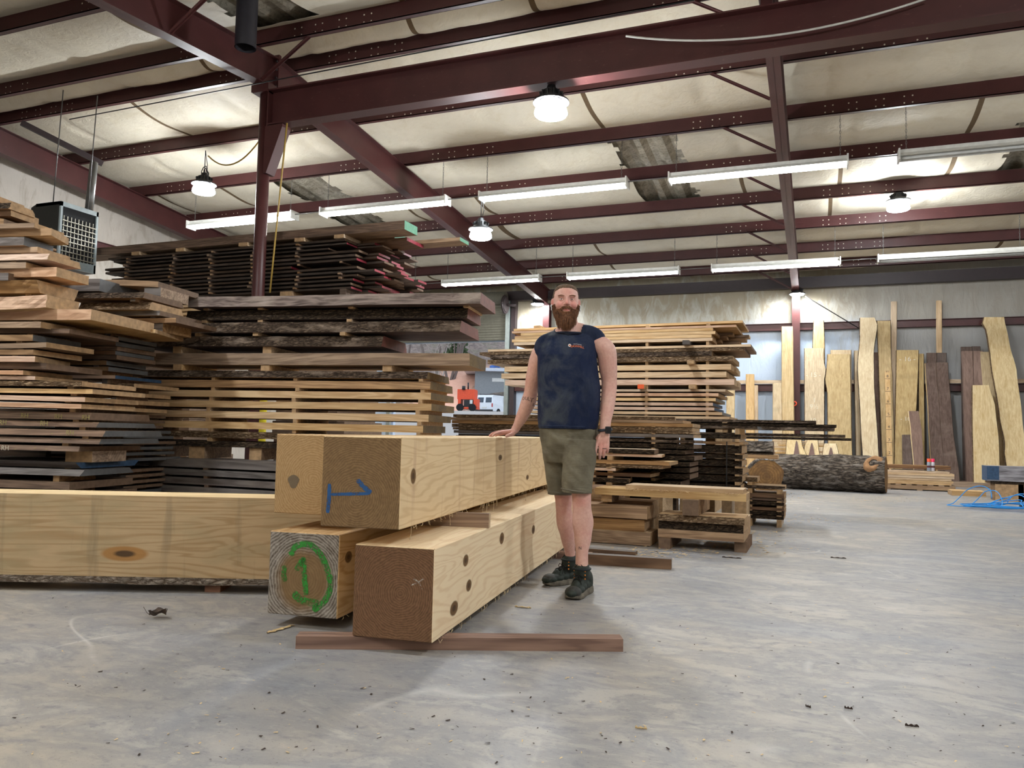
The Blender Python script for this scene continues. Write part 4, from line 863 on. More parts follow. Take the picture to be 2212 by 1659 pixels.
# ---- unit heater on rods with its flue
hz0, hz1 = 3.30, 4.28
nc = at_Y(131, 434, 8.25); X1 = nc.x; Y0 = 8.25; Y1 = at_X(212, 458, X1).y; X0 = at_Y(68, 440, 8.25).x; hz1 = nc.z; hz0 = at_Y(126, 556, 8.25).z-0.12
hr = empty('unit_heater', ((X0+X1)/2, (Y0+Y1)/2, hz0)); tag(hr, 'gray unit heater with louvered face hung high at the left', 'heater')
M_HTR = plain('heater_enamel', (44, 46, 44), 0.5); M_HTF = plain('heater_frame', (168, 182, 186), 0.4); M_HIN = plain('heater_inside', (24, 26, 30), 0.8); M_LOUV = plain('louver_steel', (186, 182, 166), 0.35, 0.3)
hx, hy, hh = (X1-X0)/2, (Y1-Y0)/2, hz1-hz0
b = MB(); b.box(-hx, hx-0.02, -hy, hy, 0, hh-0.05); b.quad(Vector((-hx, -hy, hh-.05)), Vector((hx-.02, -hy, hh-.05)), Vector((hx-.02, -hy+.0, hh)), Vector((-hx+.12, -hy+.0, hh))); b.box(-hx+0.1, hx-0.02, -hy, hy, hh-0.05, hh); b.build('casing', M_HTR, hr)
b = MB(); f_ = 0.035
for (a0, a1, c0, c1) in ((-hy, -hy+f_, 0, hh), (hy-f_, hy, 0, hh), (-hy, hy, hh-0.07, hh), (-hy, hy, 0, 0.13)): b.box(hx-0.02, hx+0.015, a0, a1, c0, c1)
b.build('front_frame', M_HTF, hr); b = MB(); b.box(hx-0.019, hx-0.012, -hy+f_, hy-f_, 0.13, hh-0.07); b.build('cavity', M_HIN, hr)
for k in range(8):
    z = 0.16+k*(hh-0.36)/8; b = MB(); b.bar((hx+0.0, -hy+f_, z), (hx+0.0, hy-f_, z), 0.05, 0.010); b.build('louver', M_LOUV, hr)
b = MB()
for k in range(9):
    y_ = -hy+f_+(k+0.6)*(2*hy-2*f_)/9.2; b.box(hx-0.01, hx+0.0, y_-0.005, y_+0.005, 0.13, hh-0.2)
b.build('fins', M_LOUV, hr)
for (dx, dy, x2, y2, z2) in ((-hx*0.2, -hy*0.5, 108, 286, 5.6), (hx*0.9, hy*0.5, 188, 330, 5.6)):
    b = MB(); b.tube([(dx, dy, hh), (dx+0.05, dy+0.02, 6.12-hz0)], 0.008, 6); b.build('hanger_rod', M_GALV, hr)
fp = Vector((X1-0.18, Y1-0.02, hz1)); b = MB(); q = at_Y(203, 352, fp.y+0.15)
b.tube([fp-Vector((hr.location)), Vector((q.x, q.y, q.z))-Vector(hr.location)], 0.062, 16); b.build('flue', M_GALV, hr)
b = MB(); b.bar(at_Y(46, 265, 8.9), at_Y(222, 354, 9.9), 0.06, 0.09); tag(b.build('angle_iron', M_DARK), 'dark angle iron slung under the purlins above the heater', 'angle iron')
b = MB(); b.tube([at_Y(191, 560, 9.6), at_Y(189, 760, 9.6)], 0.06, 14); p0 = at_Y(150, 556, 9.2); b.box(p0.x-0.1, p0.x+0.9, 8.9, 9.7, p0.z-0.22, p0.z-0.12); 
# ------------------------------------------------------------------ stacks right of the man
def YF_(D, x=1450, y=950): return Frame((0, at_D(x, y, D).y), 0.0)
def stackrows(F, rows, nm, group, xref, cat='board', oname='board', seed=0):
    out = []
    for k, r in enumerate(rows):
        xl, xr, yt, yb, W, mats, v0, kw, lb = r
        o, info = slab(F, xl, xr, yt, yb, W, mats, oname, lb, xref=xref, v0=v0, cat=cat, group=group, seed=seed+k, **kw); out.append((info, W, v0))
    return out
def fill(F, rows, pxs, nm, group, w_=0.036, mats=None, words=('left', 'middle', 'right', 'far right'), name='spacer', over=0.02):
    for k in range(len(rows)):
        (u0, u1, z0, z1), W, v0 = rows[k]; below = rows[k+1][0][3] if k+1 < len(rows) else 0.0
        T = z0-below-0.0006
        if T < 0.003: continue
        b0, b1 = (rows[k+1][0][0], rows[k+1][0][1]) if k+1 < len(rows) else (u0, u1)
        for j, x in enumerate(pxs):
            u, _ = F.uz(x, 930, 0)
            if not (max(u0, b0)-.01 < u < min(u1, b1)-.03): continue
            vs = max(v0, rows[k+1][2] if k+1 < len(rows) else 0); Wm = min(v0+W, (rows[k+1][2]+rows[k+1][1]) if k+1 < len(rows) else v0+W)-vs
            stick(F, u, vs-over, Wm, below+0.0003, T, '%s %s under the %s layer from the %s of %s' % (words[j], name.replace('_', ' '), ORD[k] if k <= len(rows)/2+1 else ORD[min(19, len(rows)-1-k)], 'top' if k <= len(rows)/2+1 else 'bottom', nm), group, w_ if T < .09 else .12, mats or [PALE, E_TAN], name)
FD = YF_(10.3); gD = 'boards of the tall stack right of the man'
rows = [
 (1110, 1604, 700, 705, 1.0, [YELW, PALE, E_TAN], .2, dict(dz=.02), 'topmost long board of the tall stack, tip lifting at the right'),
 (1106, 1590, 705.6, 710, 1.1, [YELW, PINK, E_TAN], .0, {}, 'thin board just under the topmost of the tall stack'),
 (1125, 1540, 710.6, 716.6, .5, [YELW, PALE, E_TAN], .0, {}, 'third board from the top of the tall stack, set short'),
 (1112, 1545, 717.4, 724, .5, [YELW, PALE, E_TAN], .0, {}, 'fourth board from the top of the tall stack'),
 (1106, 1537, 724.6, 731, .5, [YELW, PALE, E_TAN], .0, {}, 'fifth board from the top of the tall stack, small dark flaw'),
 (1110, 1539, 731.8, 738, .5, [YELW, PALE, E_TAN], .0, {}, 'sixth board from the top of the tall stack, over the gray spacer'),
 (1054, 1622, 747, 752, 1.0, [TANW, PALE, E_BROWN], .0, dict(wf=.01), 'thin pale-edged slab under the gray spacer, tall stack'),
 (1036, 1608, 753, 759.5, 1.0, [TANW, BARKL, E_BROWN], .0, dict(wf=.02, rough=.008), 'flaky-edged slab reaching far to both sides, tall stack'),
 (1060, 1538, 760.5, 769.5, .9, [TANW, BARK, E_TAN], .0, dict(wf=.025, rough=.012), 'slab with dark rough bark edge, tall stack'),
 (1054, 1583, 771, 781, .9, [YELW, BARKL, E_TAN], .0, dict(wf=.025, rough=.01), 'slab with bark running out to a gray tip, tall stack'),
 (1090, 1579, 788, 799.5, .40, [PALE, PALE, E_TAN], .0, {}, 'uppermost of the three thick pale beams, tall stack'),
 (1083, 1569, 803.5, 815.5, .40, [PALE, PALE, E_TAN], .0, {}, 'middle one of the three thick pale beams, tall stack'),
 (1091, 1586, 819.5, 831.5, .40, [PALE, PINK, E_TAN], .0, {}, 'lowest of the three thick pale beams, pinkish face'),
 (1145, 1567, 841, 845.8, 1.1, [PALE, PALE, E_TAN], .0, {}, 'first thin stickered board under the beams, tall stack'),
 (1140, 1552, 849.2, 855.8, 1.1, [PALE, PINK, E_TAN], .0, {}, 'second stickered board under the beams, tall stack'),
 (1142, 1546, 859.4, 866, 1.1, [PALE, PALE, E_SEAL], .0, {}, 'third stickered board under the beams, shaded, tall stack'),
 (1144, 1540, 869.6, 876, 1.1, [PALE, PINK, E_BLUE], .0, {}, 'fourth stickered board under the beams, tall stack'),
 (1140, 1543, 879.6, 886, 1.1, [PALE, PINK, E_BLUE], .0, {}, 'fifth stickered board under the beams, tall stack'),
 (1138, 1560, 889.4, 895.6, 1.1, [PALE, PALE, E_SEAL], .0, {}, 'sixth stickered board under the beams, tall stack'),
 (1136, 1576, 898.6, 904, 1.1, [PALE, PALE, E_TAN], .0, {}, 'seventh stickered board under the beams, tall stack'),
]
DI = stackrows(FD, rows, 'tall', gD, 1450, seed=200)
for k, (v, xr) in enumerate(((.52, 1583), (.80, 1618))):        # boards further back that stick out past the front ones
    for j, (yt, yb) in enumerate(((710.8, 716.4), (717.6, 723.8), (724.8, 730.8), (732, 737.8))):
        u0, u1 = FD.uz(1110, 720, 0)[0], FD.uz(xr+(-j*13+k*6 if j else 0), 720, v)[0]; z1, z0 = FD.uz(1450, yt, 0)[1], FD.uz(1450, yb, 0)[1]
        board(FD, u0, u1, v, .26, z0, z1-z0, [YELW, TANW, E_TAN], 'board', 'board %s in the %s layer of the tall stack, sticking out right' % (('behind the front one', 'at the back')[k], ORD[j+2]), 'board', gD)
for k, (v, n_) in enumerate(((.42, 'second'), (.82, 'third'))):
    for j in (10, 11, 12):
        (u0, u1, z0, z1), W, v0 = DI[j]; board(FD, u0+.05, u1+rn(j+k).uniform(-.06, .09), v, .37, z0, z1-z0, [PALE, PALE, E_TAN], 'beam', '%s beam back in the %s layer of thick pale beams' % (n_, ('upper', 'middle', 'lower')[j-10]), 'beam', gD)
dz_ = [(i, max(W, 1.1), 0) for i, W, v0 in DI]
fill(FD, dz_[:], [1392, 1524], 'the tall stack', 'spacers in the tall stack right of the man', over=-.012)
M_GEND = plain('gray_spacer_end', (84, 78, 74), 0.9); M_ORG = plain('orange_sprayed_end', (236, 96, 44), 0.7)
for k_, px_, mt_, lb_ in ((5, 1474, [GRAYW, M_GEND], 'dark gray spacer jutting out under the sixth board, tall stack'), (9, 1484, [PALE, E_TAN], 'square pale spacer jutting out above the thick beams, tall stack'), (12, 1378, [PALE, M_ORG], 'spacer with an orange-sprayed end under the thick beams, tall stack'), (12, 1516-28, [PALE, E_TAN], 'pale spacer jutting out under the thick beams, tall stack')):
    z_hi, z_lo = DI[k_][0][2], DI[k_+1][0][3]; stick(FD, FD.uz(px_, 800, -.12)[0], -.13, 1.1, z_lo+.0005, z_hi-z_lo-.001, lb_, 'jutting spacers of the tall stack', .085, mt_)
u, z = FD.uz(1153, 713, 0); zt_ = DI[0][0][3]
stick(FD, FD.uz(1153, 700, .3)[0], .3, .3, zt_+.0, .055, 'small square block sitting on the very top of the tall stack', None, .1, [PALE, E_TAN], 'block', cat='block')
# ---- E: barked slabs in front
FE = YF_(7.85); gE = 'slabs of the low barked stack behind the man'
rows = [
 (972, 1449, 900, 906.5, .55, [PALE, BARKL, E_TAN], .0, dict(wf=.02, rough=.004, skew=-.08), 'top slab with curly bark on the low stack, short slanting end'),
 (974, 1475, 907.2, 913.2, .55, [TANW, TANW, E_TAN], .0, {}, 'olive tan board, second from the top of the low stack'),
 (976, 1496, 913.8, 921.4, .55, [TANW, TANW, E_TAN], .0, {}, 'tan board with a dark oval knot, third from the top'),
 (976, 1495, 922.4, 930.2, .55, [TANW, BARKL, E_TAN], .0, dict(rough=.004), 'board with mottled flaky edge, fourth from the top'),
 (978, 1496, 930.8, 936, .55, [TANW, BARKL, E_TAN], .0, dict(rough=.003), 'thinner board with mottled edge, fifth from the top'),
 (980, 1498, 937.4, 944, .55, [TANW, GRAYW, E_TAN], .0, {}, 'gray-brown board, sixth from the top of the low stack'),
 (985, 1500, 949.4, 955, .6, [BROWN, BARK, E_BROWN], .0, dict(rough=.005), 'bark-edged board just under two square spacers'),
 (990, 1498, 958.4, 967, .6, [YELW, BARKD, E_BROWN], .0, dict(rough=.01, wf=.01), 'dark barked slab, eighth from the top of the low stack'),
 (990, 1480, 971, 979, .6, [BROWN, BARKD, E_BROWN], .0, dict(rough=.01, wf=.01), 'dark barked slab, ninth from the top of the low stack'),
 (990, 1500, 983, 992, .6, [BROWN, BARKD, E_BROWN], .0, dict(rough=.01, wf=.01), 'dark barked slab, tenth from the top of the low stack'),
 (990, 1490, 996, 1005, .6, [BROWN, BARKD, E_BROWN], .0, dict(rough=.01, wf=.01), 'dark barked slab, eleventh from the top of the low stack'),
 (990, 1490, 1009, 1018, .6, [BROWN, BARKD, E_BROWN], .0, dict(rough=.01, wf=.01), 'dark barked slab, twelfth from the top of the low stack'),
 (990, 1490, 1022, 1032, .6, [BROWN, BARKD, E_BROWN], .0, dict(rough=.01, wf=.01), 'dark barked slab, thirteenth from the top of the low stack'),
 (990, 1470, 1038, 1050, .6, [BROWN, BARKD, E_BROWN], .0, dict(rough=.01, wf=.01), 'lowest dark barked slab of the low stack'),
]
EI = stackrows(FE, rows, 'low', gE, 1400, 'slab', 'lumber_slab', 230)
for k in range(7):  # dark planks added to close the bright gaps between these slabs
    board(FE, FE.uz(990, 950, .62)[0], FE.uz(1462, 950, .62)[0], .62, .10, .001+k*.158, .156, [DARKW, DARKW, E_BROWN], 'dark_plank', 'added dark plank on edge, %s from the floor, behind the low barked stack' % ORD[k], 'plank', 'dark planks behind the low barked stack')
fill(FE, EI, [1070, 1408], 'the low barked stack', 'spacers in the low barked stack')
FK = YF_(8.62); gK = 'slabs of the strapped bark-edged stack'
rows = [
 (1380, 1636, 919.5, 925, .7, [PALE, BARK, E_SEAL], .0, dict(wf=.01, rough=.004), 'thin pale-topped slab reaching farthest right of the strapped stack'),
 (1340, 1600, 937.5, 947, .7, [PALE, BARKD, E_TAN], .0, dict(rough=.008, wf=.01), 'dark barked slab with pale top, second of the strapped stack'),
 (1340, 1605, 953.5, 959, .7, [TANW, TANW, E_TAN], .0, {}, 'flat tan board, third of the strapped stack'),
 (1345, 1602, 962, 978, .7, [PALE, BARKD, E_TAN], .0, dict(rough=.014, wf=.015, slant=.03), 'thick barked slab with bright top, fourth of the strapped stack'),
 (1345, 1604, 981, 990, .7, [PALE, BARKD, E_TAN], .0, dict(rough=.012, wf=.01, slant=.02), 'barked slab, fifth of the strapped stack'),
 (1350, 1602, 994, 1006, .7, [PALE, BARKD, E_TAN], .0, dict(rough=.014, wf=.01, slant=.03), 'barked slab, sixth of the strapped stack'),
 (1350, 1604, 1010, 1023, .7, [PALE, BARKD, E_TAN], .0, dict(rough=.014, wf=.01, slant=.03), 'barked slab, seventh of the strapped stack'),
 (1350, 1603, 1027, 1039, .7, [PALE, BARKD, E_TAN], .0, dict(rough=.012, wf=.01, slant=.02), 'barked slab, lowest in view of the strapped stack'),
 (1350, 1600, 1046, 1062, .7, [BROWN, BARKD, E_TAN], .0, dict(rough=.01), 'bottom slab of the strapped stack behind the golden boards'),
]
KI = stackrows(FK, rows, 'strapped', gK, 1540, 'slab', 'lumber_slab', 250); fill(FK, KI, [1470, 1588], 'the strapped stack', 'spacers in the strapped stack', .045)
b = MB(); u, z = FK.uz(1570, 958, -.02); b.bar(FK.w(u, -.025, KI[2][0][3]), FK.w(u, -.025, KI[8][0][2]), .012, .006); tag(b.build('strap', M_BLACK), 'black steel strap running down the strapped bark-edged stack', 'strap')
# long slabs lying behind, reaching far right
FL = YF_(9.75); gL = 'long dark slabs reaching out to the right'
rows = [
 (1400, 1763, 908, 914, .6, [BROWN, BARK, E_TAN], .0, dict(rough=.006, wf=.01), 'uppermost long dark slab, its end over the walnut pieces'),
 (1400, 1807, 916, 921.5, .6, [BROWN, BARKD, E_TAN], .02, dict(rough=.006, wf=.01), 'second long dark slab with a pale ragged tip'),
 (1400, 1803, 922.5, 929, .6, [BROWN, BARK, E_TAN], .0, dict(rough=.006, wf=.01), 'third long dark slab from the top'),
 (1400, 1826, 937, 943, .6, [BROWN, BARK, E_TAN], .05, dict(rough=.006, wf=.01), 'fourth long slab, after a gap'),
 (1400, 1839, 944, 949.5, .6, [BROWN, BARKD, E_BROWN], .0, dict(rough=.006, wf=.01), 'longest and lowest of the long dark slabs'),
]
LI = stackrows(FL, rows, 'long', gL, 1700, 'slab', 'lumber_slab', 270)
fill(FL, LI, [1430, 1560], 'the long dark slabs', 'spacers and supports of the long dark slabs', .06)
# small bundle with square ends, and the low dark pile at the right
FR_ = YF_(9.05); gR = 'slabs of the small low pile on the right'
rows = [
 (1570, 1612, 1016, 1023, .4, [PALE, PINK, E_TAN], .0, {}, 'short square-ended offcut beside the strapped stack'),
 (1570, 1636, 1032, 1042, .4, [PALE, BARKL, E_TAN], .0, dict(rough=.004), 'short pale slab with bark edge beside the strapped stack'),
 (1600, 1696, 1049, 1056, .4, [PALE, BARK, E_TAN], .0, dict(rough=.004), 'thin white-topped slab jutting right'),
 (1612, 1694, 1066, 1075, .6, [TANW, BROWN, E_TAN], .0, {}, 'brown slab, first of the low dark pile at the right'),
 (1612, 1694, 1076.5, 1081, .6, [TANW, BROWN, E_TAN], .0, {}, 'thin brown slab, second of the low dark pile'),
 (1606, 1694, 1084, 1091, .6, [PALE, BARKD, E_TAN], .0, dict(rough=.006), 'dark slab with bright dusty top, third of the low dark pile'),
 (1606, 1694, 1096, 1102, .6, [TANW, BROWN, E_TAN], .0, {}, 'dark reddish slab, fourth of the low dark pile'),
 (1604, 1694, 1104, 1112, .6, [BROWN, BARKD, E_TAN], .0, dict(rough=.006), 'dark slab near the floor, fifth of the low dark pile'),
 (1604, 1693, 1114, 1121, .6, [BROWN, BARKD, E_TAN], .0, dict(rough=.006), 'lowest dark slab of the low pile on the right'),
]
RI = stackrows(FR_, rows, 'right', gR, 1650, 'slab', 'lumber_slab', 280); fill(FR_, RI, [1615, 1678], 'the small low pile', 'spacers in the small low pile on the right', .05)
# ---- nearest low stacks beside the man's legs
dF = at_Z(1400, 1181, 0); FF = Frame((0, dF.y), 0.0); gF = 'big beams low on the floor right of the man'
rows = [
 (1258, 1398, 1095, 1122, .30, [TANW, TANW, E_TAN], .0, {}, 'big tan beam with oval grain, highest by the man\'s knee'),
 (1258, 1392, 1124, 1149, .34, [YELW, TANW, E_TAN], .03, dict(rough=.003), 'middle big beam with a strip of bark along its top'),
 (1258, 1405, 1150.5, 1178.5, .34, [YELW, TANW, E_TAN], .0, {}, 'lowest big beam resting near the floor beside the man'),
]
FI = stackrows(FF, rows, 'beam', gF, 1390, 'beam', 'big_timber', 300)
(u0, u1, z0, z1) = FI[2][0]
for x, nm in ((1275, 'left'), (1370, 'right')): stick(FF, FF.uz(x, 1170, 0)[0], .01, .3, 0, z0-.0005, 'flat scrap under the lowest big beam, %s one' % nm, None, .1, [BROWN, BROWN], 'scrap_board', cat='board') if z0 > .004 else None
(a0, a1, c0, c1) = FI[1][0]; (d0, d1, e0, e1) = FI[0][0]
board(FF, d0, FF.uz(1408, 1100, .32)[0], .36, .30, e1-.14, .16, [TANW, TANW, E_TAN], 'big_timber', 'big beam just behind the highest one, end sticking out right', 'beam', gF)
board(FF, d0, FF.uz(1400, 1100, .32)[0], .38, .30, 0.001, e1-.142, [TANW, TANW, E_TAN], 'big_timber', 'shaded beam behind the lowest big beams', 'beam', gF)
uG = FF.uz(1414, 1150, 0)[0]+.03; gG = 'slabs of the low barked pair right of the big beams'
def zf(x, y, v=0): return FF.uz(x, y, v)[1]
zt1, zm1, zm2, zb1 = zf(1550, 1117), zf(1550, 1132), zf(1550, 1150), zf(1550, 1168)
board(FF, uG, FF.uz(1608, 1140, 0)[0], .0, .42, zm1, zt1-zm1, [PALE, BARKL, E_TAN], 'lumber_slab', 'white-topped slab with shaggy bark edge, top of the low pair', 'slab', gG, rough=.006, slant=.02, seed=311)
board(FF, uG, FF.uz(1608, 1140, 0)[0]-.01, .03, .4, zm2, zm1-zm2-.002, [BROWN, BARKD, E_TAN], 'lumber_slab', 'very dark slab under the white-topped one', 'slab', gG, rough=.004, seed=312)
board(FF, uG, FF.uz(1607, 1140, 0)[0], .0, .42, zb1, zm2-zb1-.002, [TANW, TANW, E_TAN], 'lumber_slab', 'tan board at the bottom of the low pair', 'slab', gG, seed=313)
board(FF, FF.uz(1500, 1140, 0)[0], FF.uz(1622, 1140, 0)[0]-.06, .45, .3, zb1, zt1-zb1-.03, [PALE, PALE, E_TAN], 'short_beam', 'short stack end sticking out behind the low pair', 'beam', gG)
for x, nm, w2 in ((1425, 'left, pale-sided', .1), (1585, 'right, in shade', .1)): stick(FF, FF.uz(x, 1170, 0)[0], -.05 if x < 1500 else .05, .6, 0, zb1-.0005, 'square block on the floor under the low pair, the %s one' % nm, 'floor blocks under the low pair', w2, [BROWN, E_BROWN], 'floor_block', cat='block')
# square bearer end-on and the golden boards on it
zy = zf(1487, 1077); xb = FF.uz(1475, 1100, 0)[0]
stick(FF, xb, -.02, .75, zt1+.001, .135, 'square post pointing at the camera under the golden boards', None, .135, [TANW, E_BROWN], 'square_post', cat='post')
zz0 = zt1+.137
stick(FF, FF.uz(1300, 1060, .1)[0], .08, .5, e1+.022, zz0-e1-.023, 'short block under the left end of the golden boards', None, .1, [TANW, E_TAN], 'block', cat='block') if zz0-e1-.023 > .01 else None
board(FF, FF.uz(1285, 1070, .05)[0], FF.uz(1612, 1070, .05)[0], .05, .34, zz0, .062, [YELW, YELW, E_TAN], 'golden_board', 'lower golden board with frayed upper edge, across the square post', 'board', 'golden boards right of the man')
board(FF, FF.uz(1352, 1060, .09)[0], FF.uz(1606, 1060, .09)[0], .08, .32, zz0+.063, .035, [PALE, YELW, E_TAN], 'golden_board', 'upper golden board with bright speckled top', 'board', 'golden boards right of the man')
fo = MB(); r_ = rn(4)
for i in range(60):
    x = FF.uz(r_.uniform(1352, 1600), 1060, .05)[0]; p = FF.w(x, .045+r_.uniform(-.01, .0), zz0+.063); l = r_.uniform(.008, .03)
    fo.tube([p, p+Vector((r_.uniform(-.02, .02), -.01, l*.3)), p+Vector((r_.uniform(-.03, .03), -.014, -l*.6))], .0012, 4)
o = tag(fo.build('wood_fibre', PALE), 'frayed pale fibres along the edge of the golden boards', 'wood fibre', kind='stuff')
# pile of mixed slabs between the golden boards and the low barked stack
FM = Frame((0, dF.y+.52), 0.0); gM = 'mixed boards beside the man\'s shorts'
rows = [
 (1260, 1408, 969, 978, .5, [PALE, BARKD, E_BROWN], .0, dict(rough=.008, skew=-.05), 'bright-topped dark-edged slab beside the hanging hand'),
 (1260, 1423, 979.5, 985, .5, [PALE, PINK, E_TAN], .03, dict(skew=-.06), 'pale pink board under the bright-topped slab'),
 (1260, 1446, 994, 1001.5, .5, [PALE, TANW, E_TAN], .0, {}, 'tan board with lit square end, third of the mixed pile'),
 (1260, 1430, 1003, 1009.5, .5, [PALE, BARKL, E_TAN], .0, dict(rough=.005), 'mottled bark-edged board, fourth of the mixed pile'),
 (1260, 1330, 1011, 1017, .5, [PALE, PINK, E_TAN], .0, {}, 'short pinkish board, fifth of the mixed pile'),
 (1260, 1405, 1021, 1028, .5, [TANW, BROWN, E_TAN], .05, {}, 'shaded board with pale end, sixth of the mixed pile'),
 (1260, 1350, 1033, 1042, .5, [TANW, BARKD, E_TAN], .0, dict(rough=.006, skew=-.08), 'dark slab with upturned pale end, seventh of the mixed pile'),
 (1260, 1356, 1048, 1057, .5, [PALE, PINK, E_TAN], .0, {}, 'light board at the bottom of the mixed pile, just above gold'),
]
MI = stackrows(FM, rows, 'mixed', gM, 1320, 'board', 'board', 320); fill(FM, MI, [1275, 1312], 'the mixed pile', 'spacers and supports in the mixed pile', .05, words=('hidden left', 'right', '', ''))
# lone sticks on the floor
dS = at_Z(1450, 1231, 0); a = at_Z(1230, 1217, 0); an3 = atan2(dS.y-a.y, dS.x-a.x)
Fs = Frame((a.x, a.y), an3); board(Fs, 0, (Vector((dS.x, dS.y))-Vector((a.x, a.y))).length, 0, .085, .001, .075, [GRAYW, BROWN, E_BROWN], 'floor_beam', 'short gray-topped beam lying alone on the floor behind the boots', 'beam')
a = at_Z(1230, 1190, 0); c = at_Z(1383, 1194, 0); Fs = Frame((a.x, a.y), 0); board(Fs, 0, c.x-a.x, 0, .09, .001, .03, [GRAYW, BROWN, E_BROWN], 'floor_board', 'thin dark board on the floor in the shade of the big beams', 'board')
# ------------------------------------------------------------------ slabs leaning on the far wall
YL = 20.05
def lean(pts_l, pts_r, ybase, ytop, mats, name, label, T=0.05, base=0.0, Y0=20.0, Yt=20.78, group='slabs leaning on the far wall', split=None, cat='slab', curved=True):
    """leaning slab: left and right outline as (photo x, photo y) from top to bottom; stands on `base`"""
    # plane through foot line at Y0 and head near the wall
    zt = at_Y(pts_l[0][0], ytop, Yt).z; s = (Yt-Y0)/max(0.3, (zt-base)); nrm = Vector((0, 1, -s)).normalized()
    def hit(x, y):
        d = ray(x, y); o = Vector((0, Y0, base)); t = (o-CAM).dot(nrm)/d.dot(nrm); return CAM+d*t
    def interp(pts, y):
        for (xa, ya), (xb, yb) in zip(pts[:-1], pts[1:]):
            if ya <= y <= yb or (y < ya and (xa, ya) == pts[0]): 
                t = (y-ya)/(yb-ya) if yb > ya else 0; t = t*t*(3-2*t)*0.5+t*0.5 if curved else t; return xa+(xb-xa)*t
        return pts[-1][0]
    n = 26; b = MB(); bk = nrm*T
    for i in range(n+1):
        y = ytop+(ybase-ytop)*i/n; L_, R_2 = hit(interp(pts_l, y), y), hit(interp(pts_r, y), y)
        w_ = 0.004*noise.noise(Vector((i*1.3, len(label), 0)))
        L_ = L_+Vector((w_, 0, 0)); R_2 = R_2+Vector((-w_, 0, 0)); b.v += [L_, R_2, R_2+bk+Vector((.015, 0, 0)), L_+bk-Vector((.015, 0, 0))]
    zmin = min(p.z for p in b.v); zo = base-zmin
    org = Vector(((b.v[-4].x+b.v[-3].x)/2, Y0, base))
    b.v = [p-org for p in b.v]
    for i in range(n):
        for k in range(4):
            q = (k+1) % 4; b.f.append((i*4+k, i*4+q, (i+1)*4+q, (i+1)*4+k)); b.mi.append(0 if k in (0, 2) else 1); b.sm.append(False)
    b.f += [(0, 3, 2, 1), (n*4, n*4+1, n*4+2, n*4+3)]; b.mi += [2, 2]; b.sm += [False]*2
    o = b.build(name, mats); o.location = org; tag(o, label, cat, group); return o, hit
def vwood(name, c1, c2, **kw): return wood(name, c1, c2, axis=2, ringw=.12, **kw)
VP = vwood('pale_upright_slab', (214, 188, 138), (184, 150, 98), var=.06, stain=(150, 134, 96), stain_amt=.3)
VC = vwood('cream_upright_slab', (232, 212, 168), (206, 176, 124), var=.03, stain=(196, 160, 104), stain_amt=.25)
VY = vwood('yellowish_upright_slab', (200, 176, 128), (170, 142, 94), var=.08, stain=(140, 120, 84), stain_amt=.3)
VW = vwood('walnut_upright_slab', (112, 92, 82), (82, 64, 56), var=.08, stain=(132, 114, 102), stain_amt=.5)
VR = vwood('rosy_walnut_slab', (150, 122, 108), (120, 94, 82), var=.05)
VN = vwood('new_stud_wood', (216, 184, 138), (190, 154, 104), var=.05)
V = []
def st(x0, x1, x2, x3, yt, yb): return [(x0, yt), (x2, yb)], [(x1, yt), (x3, yb)]
BO, BB = 1048, 1050
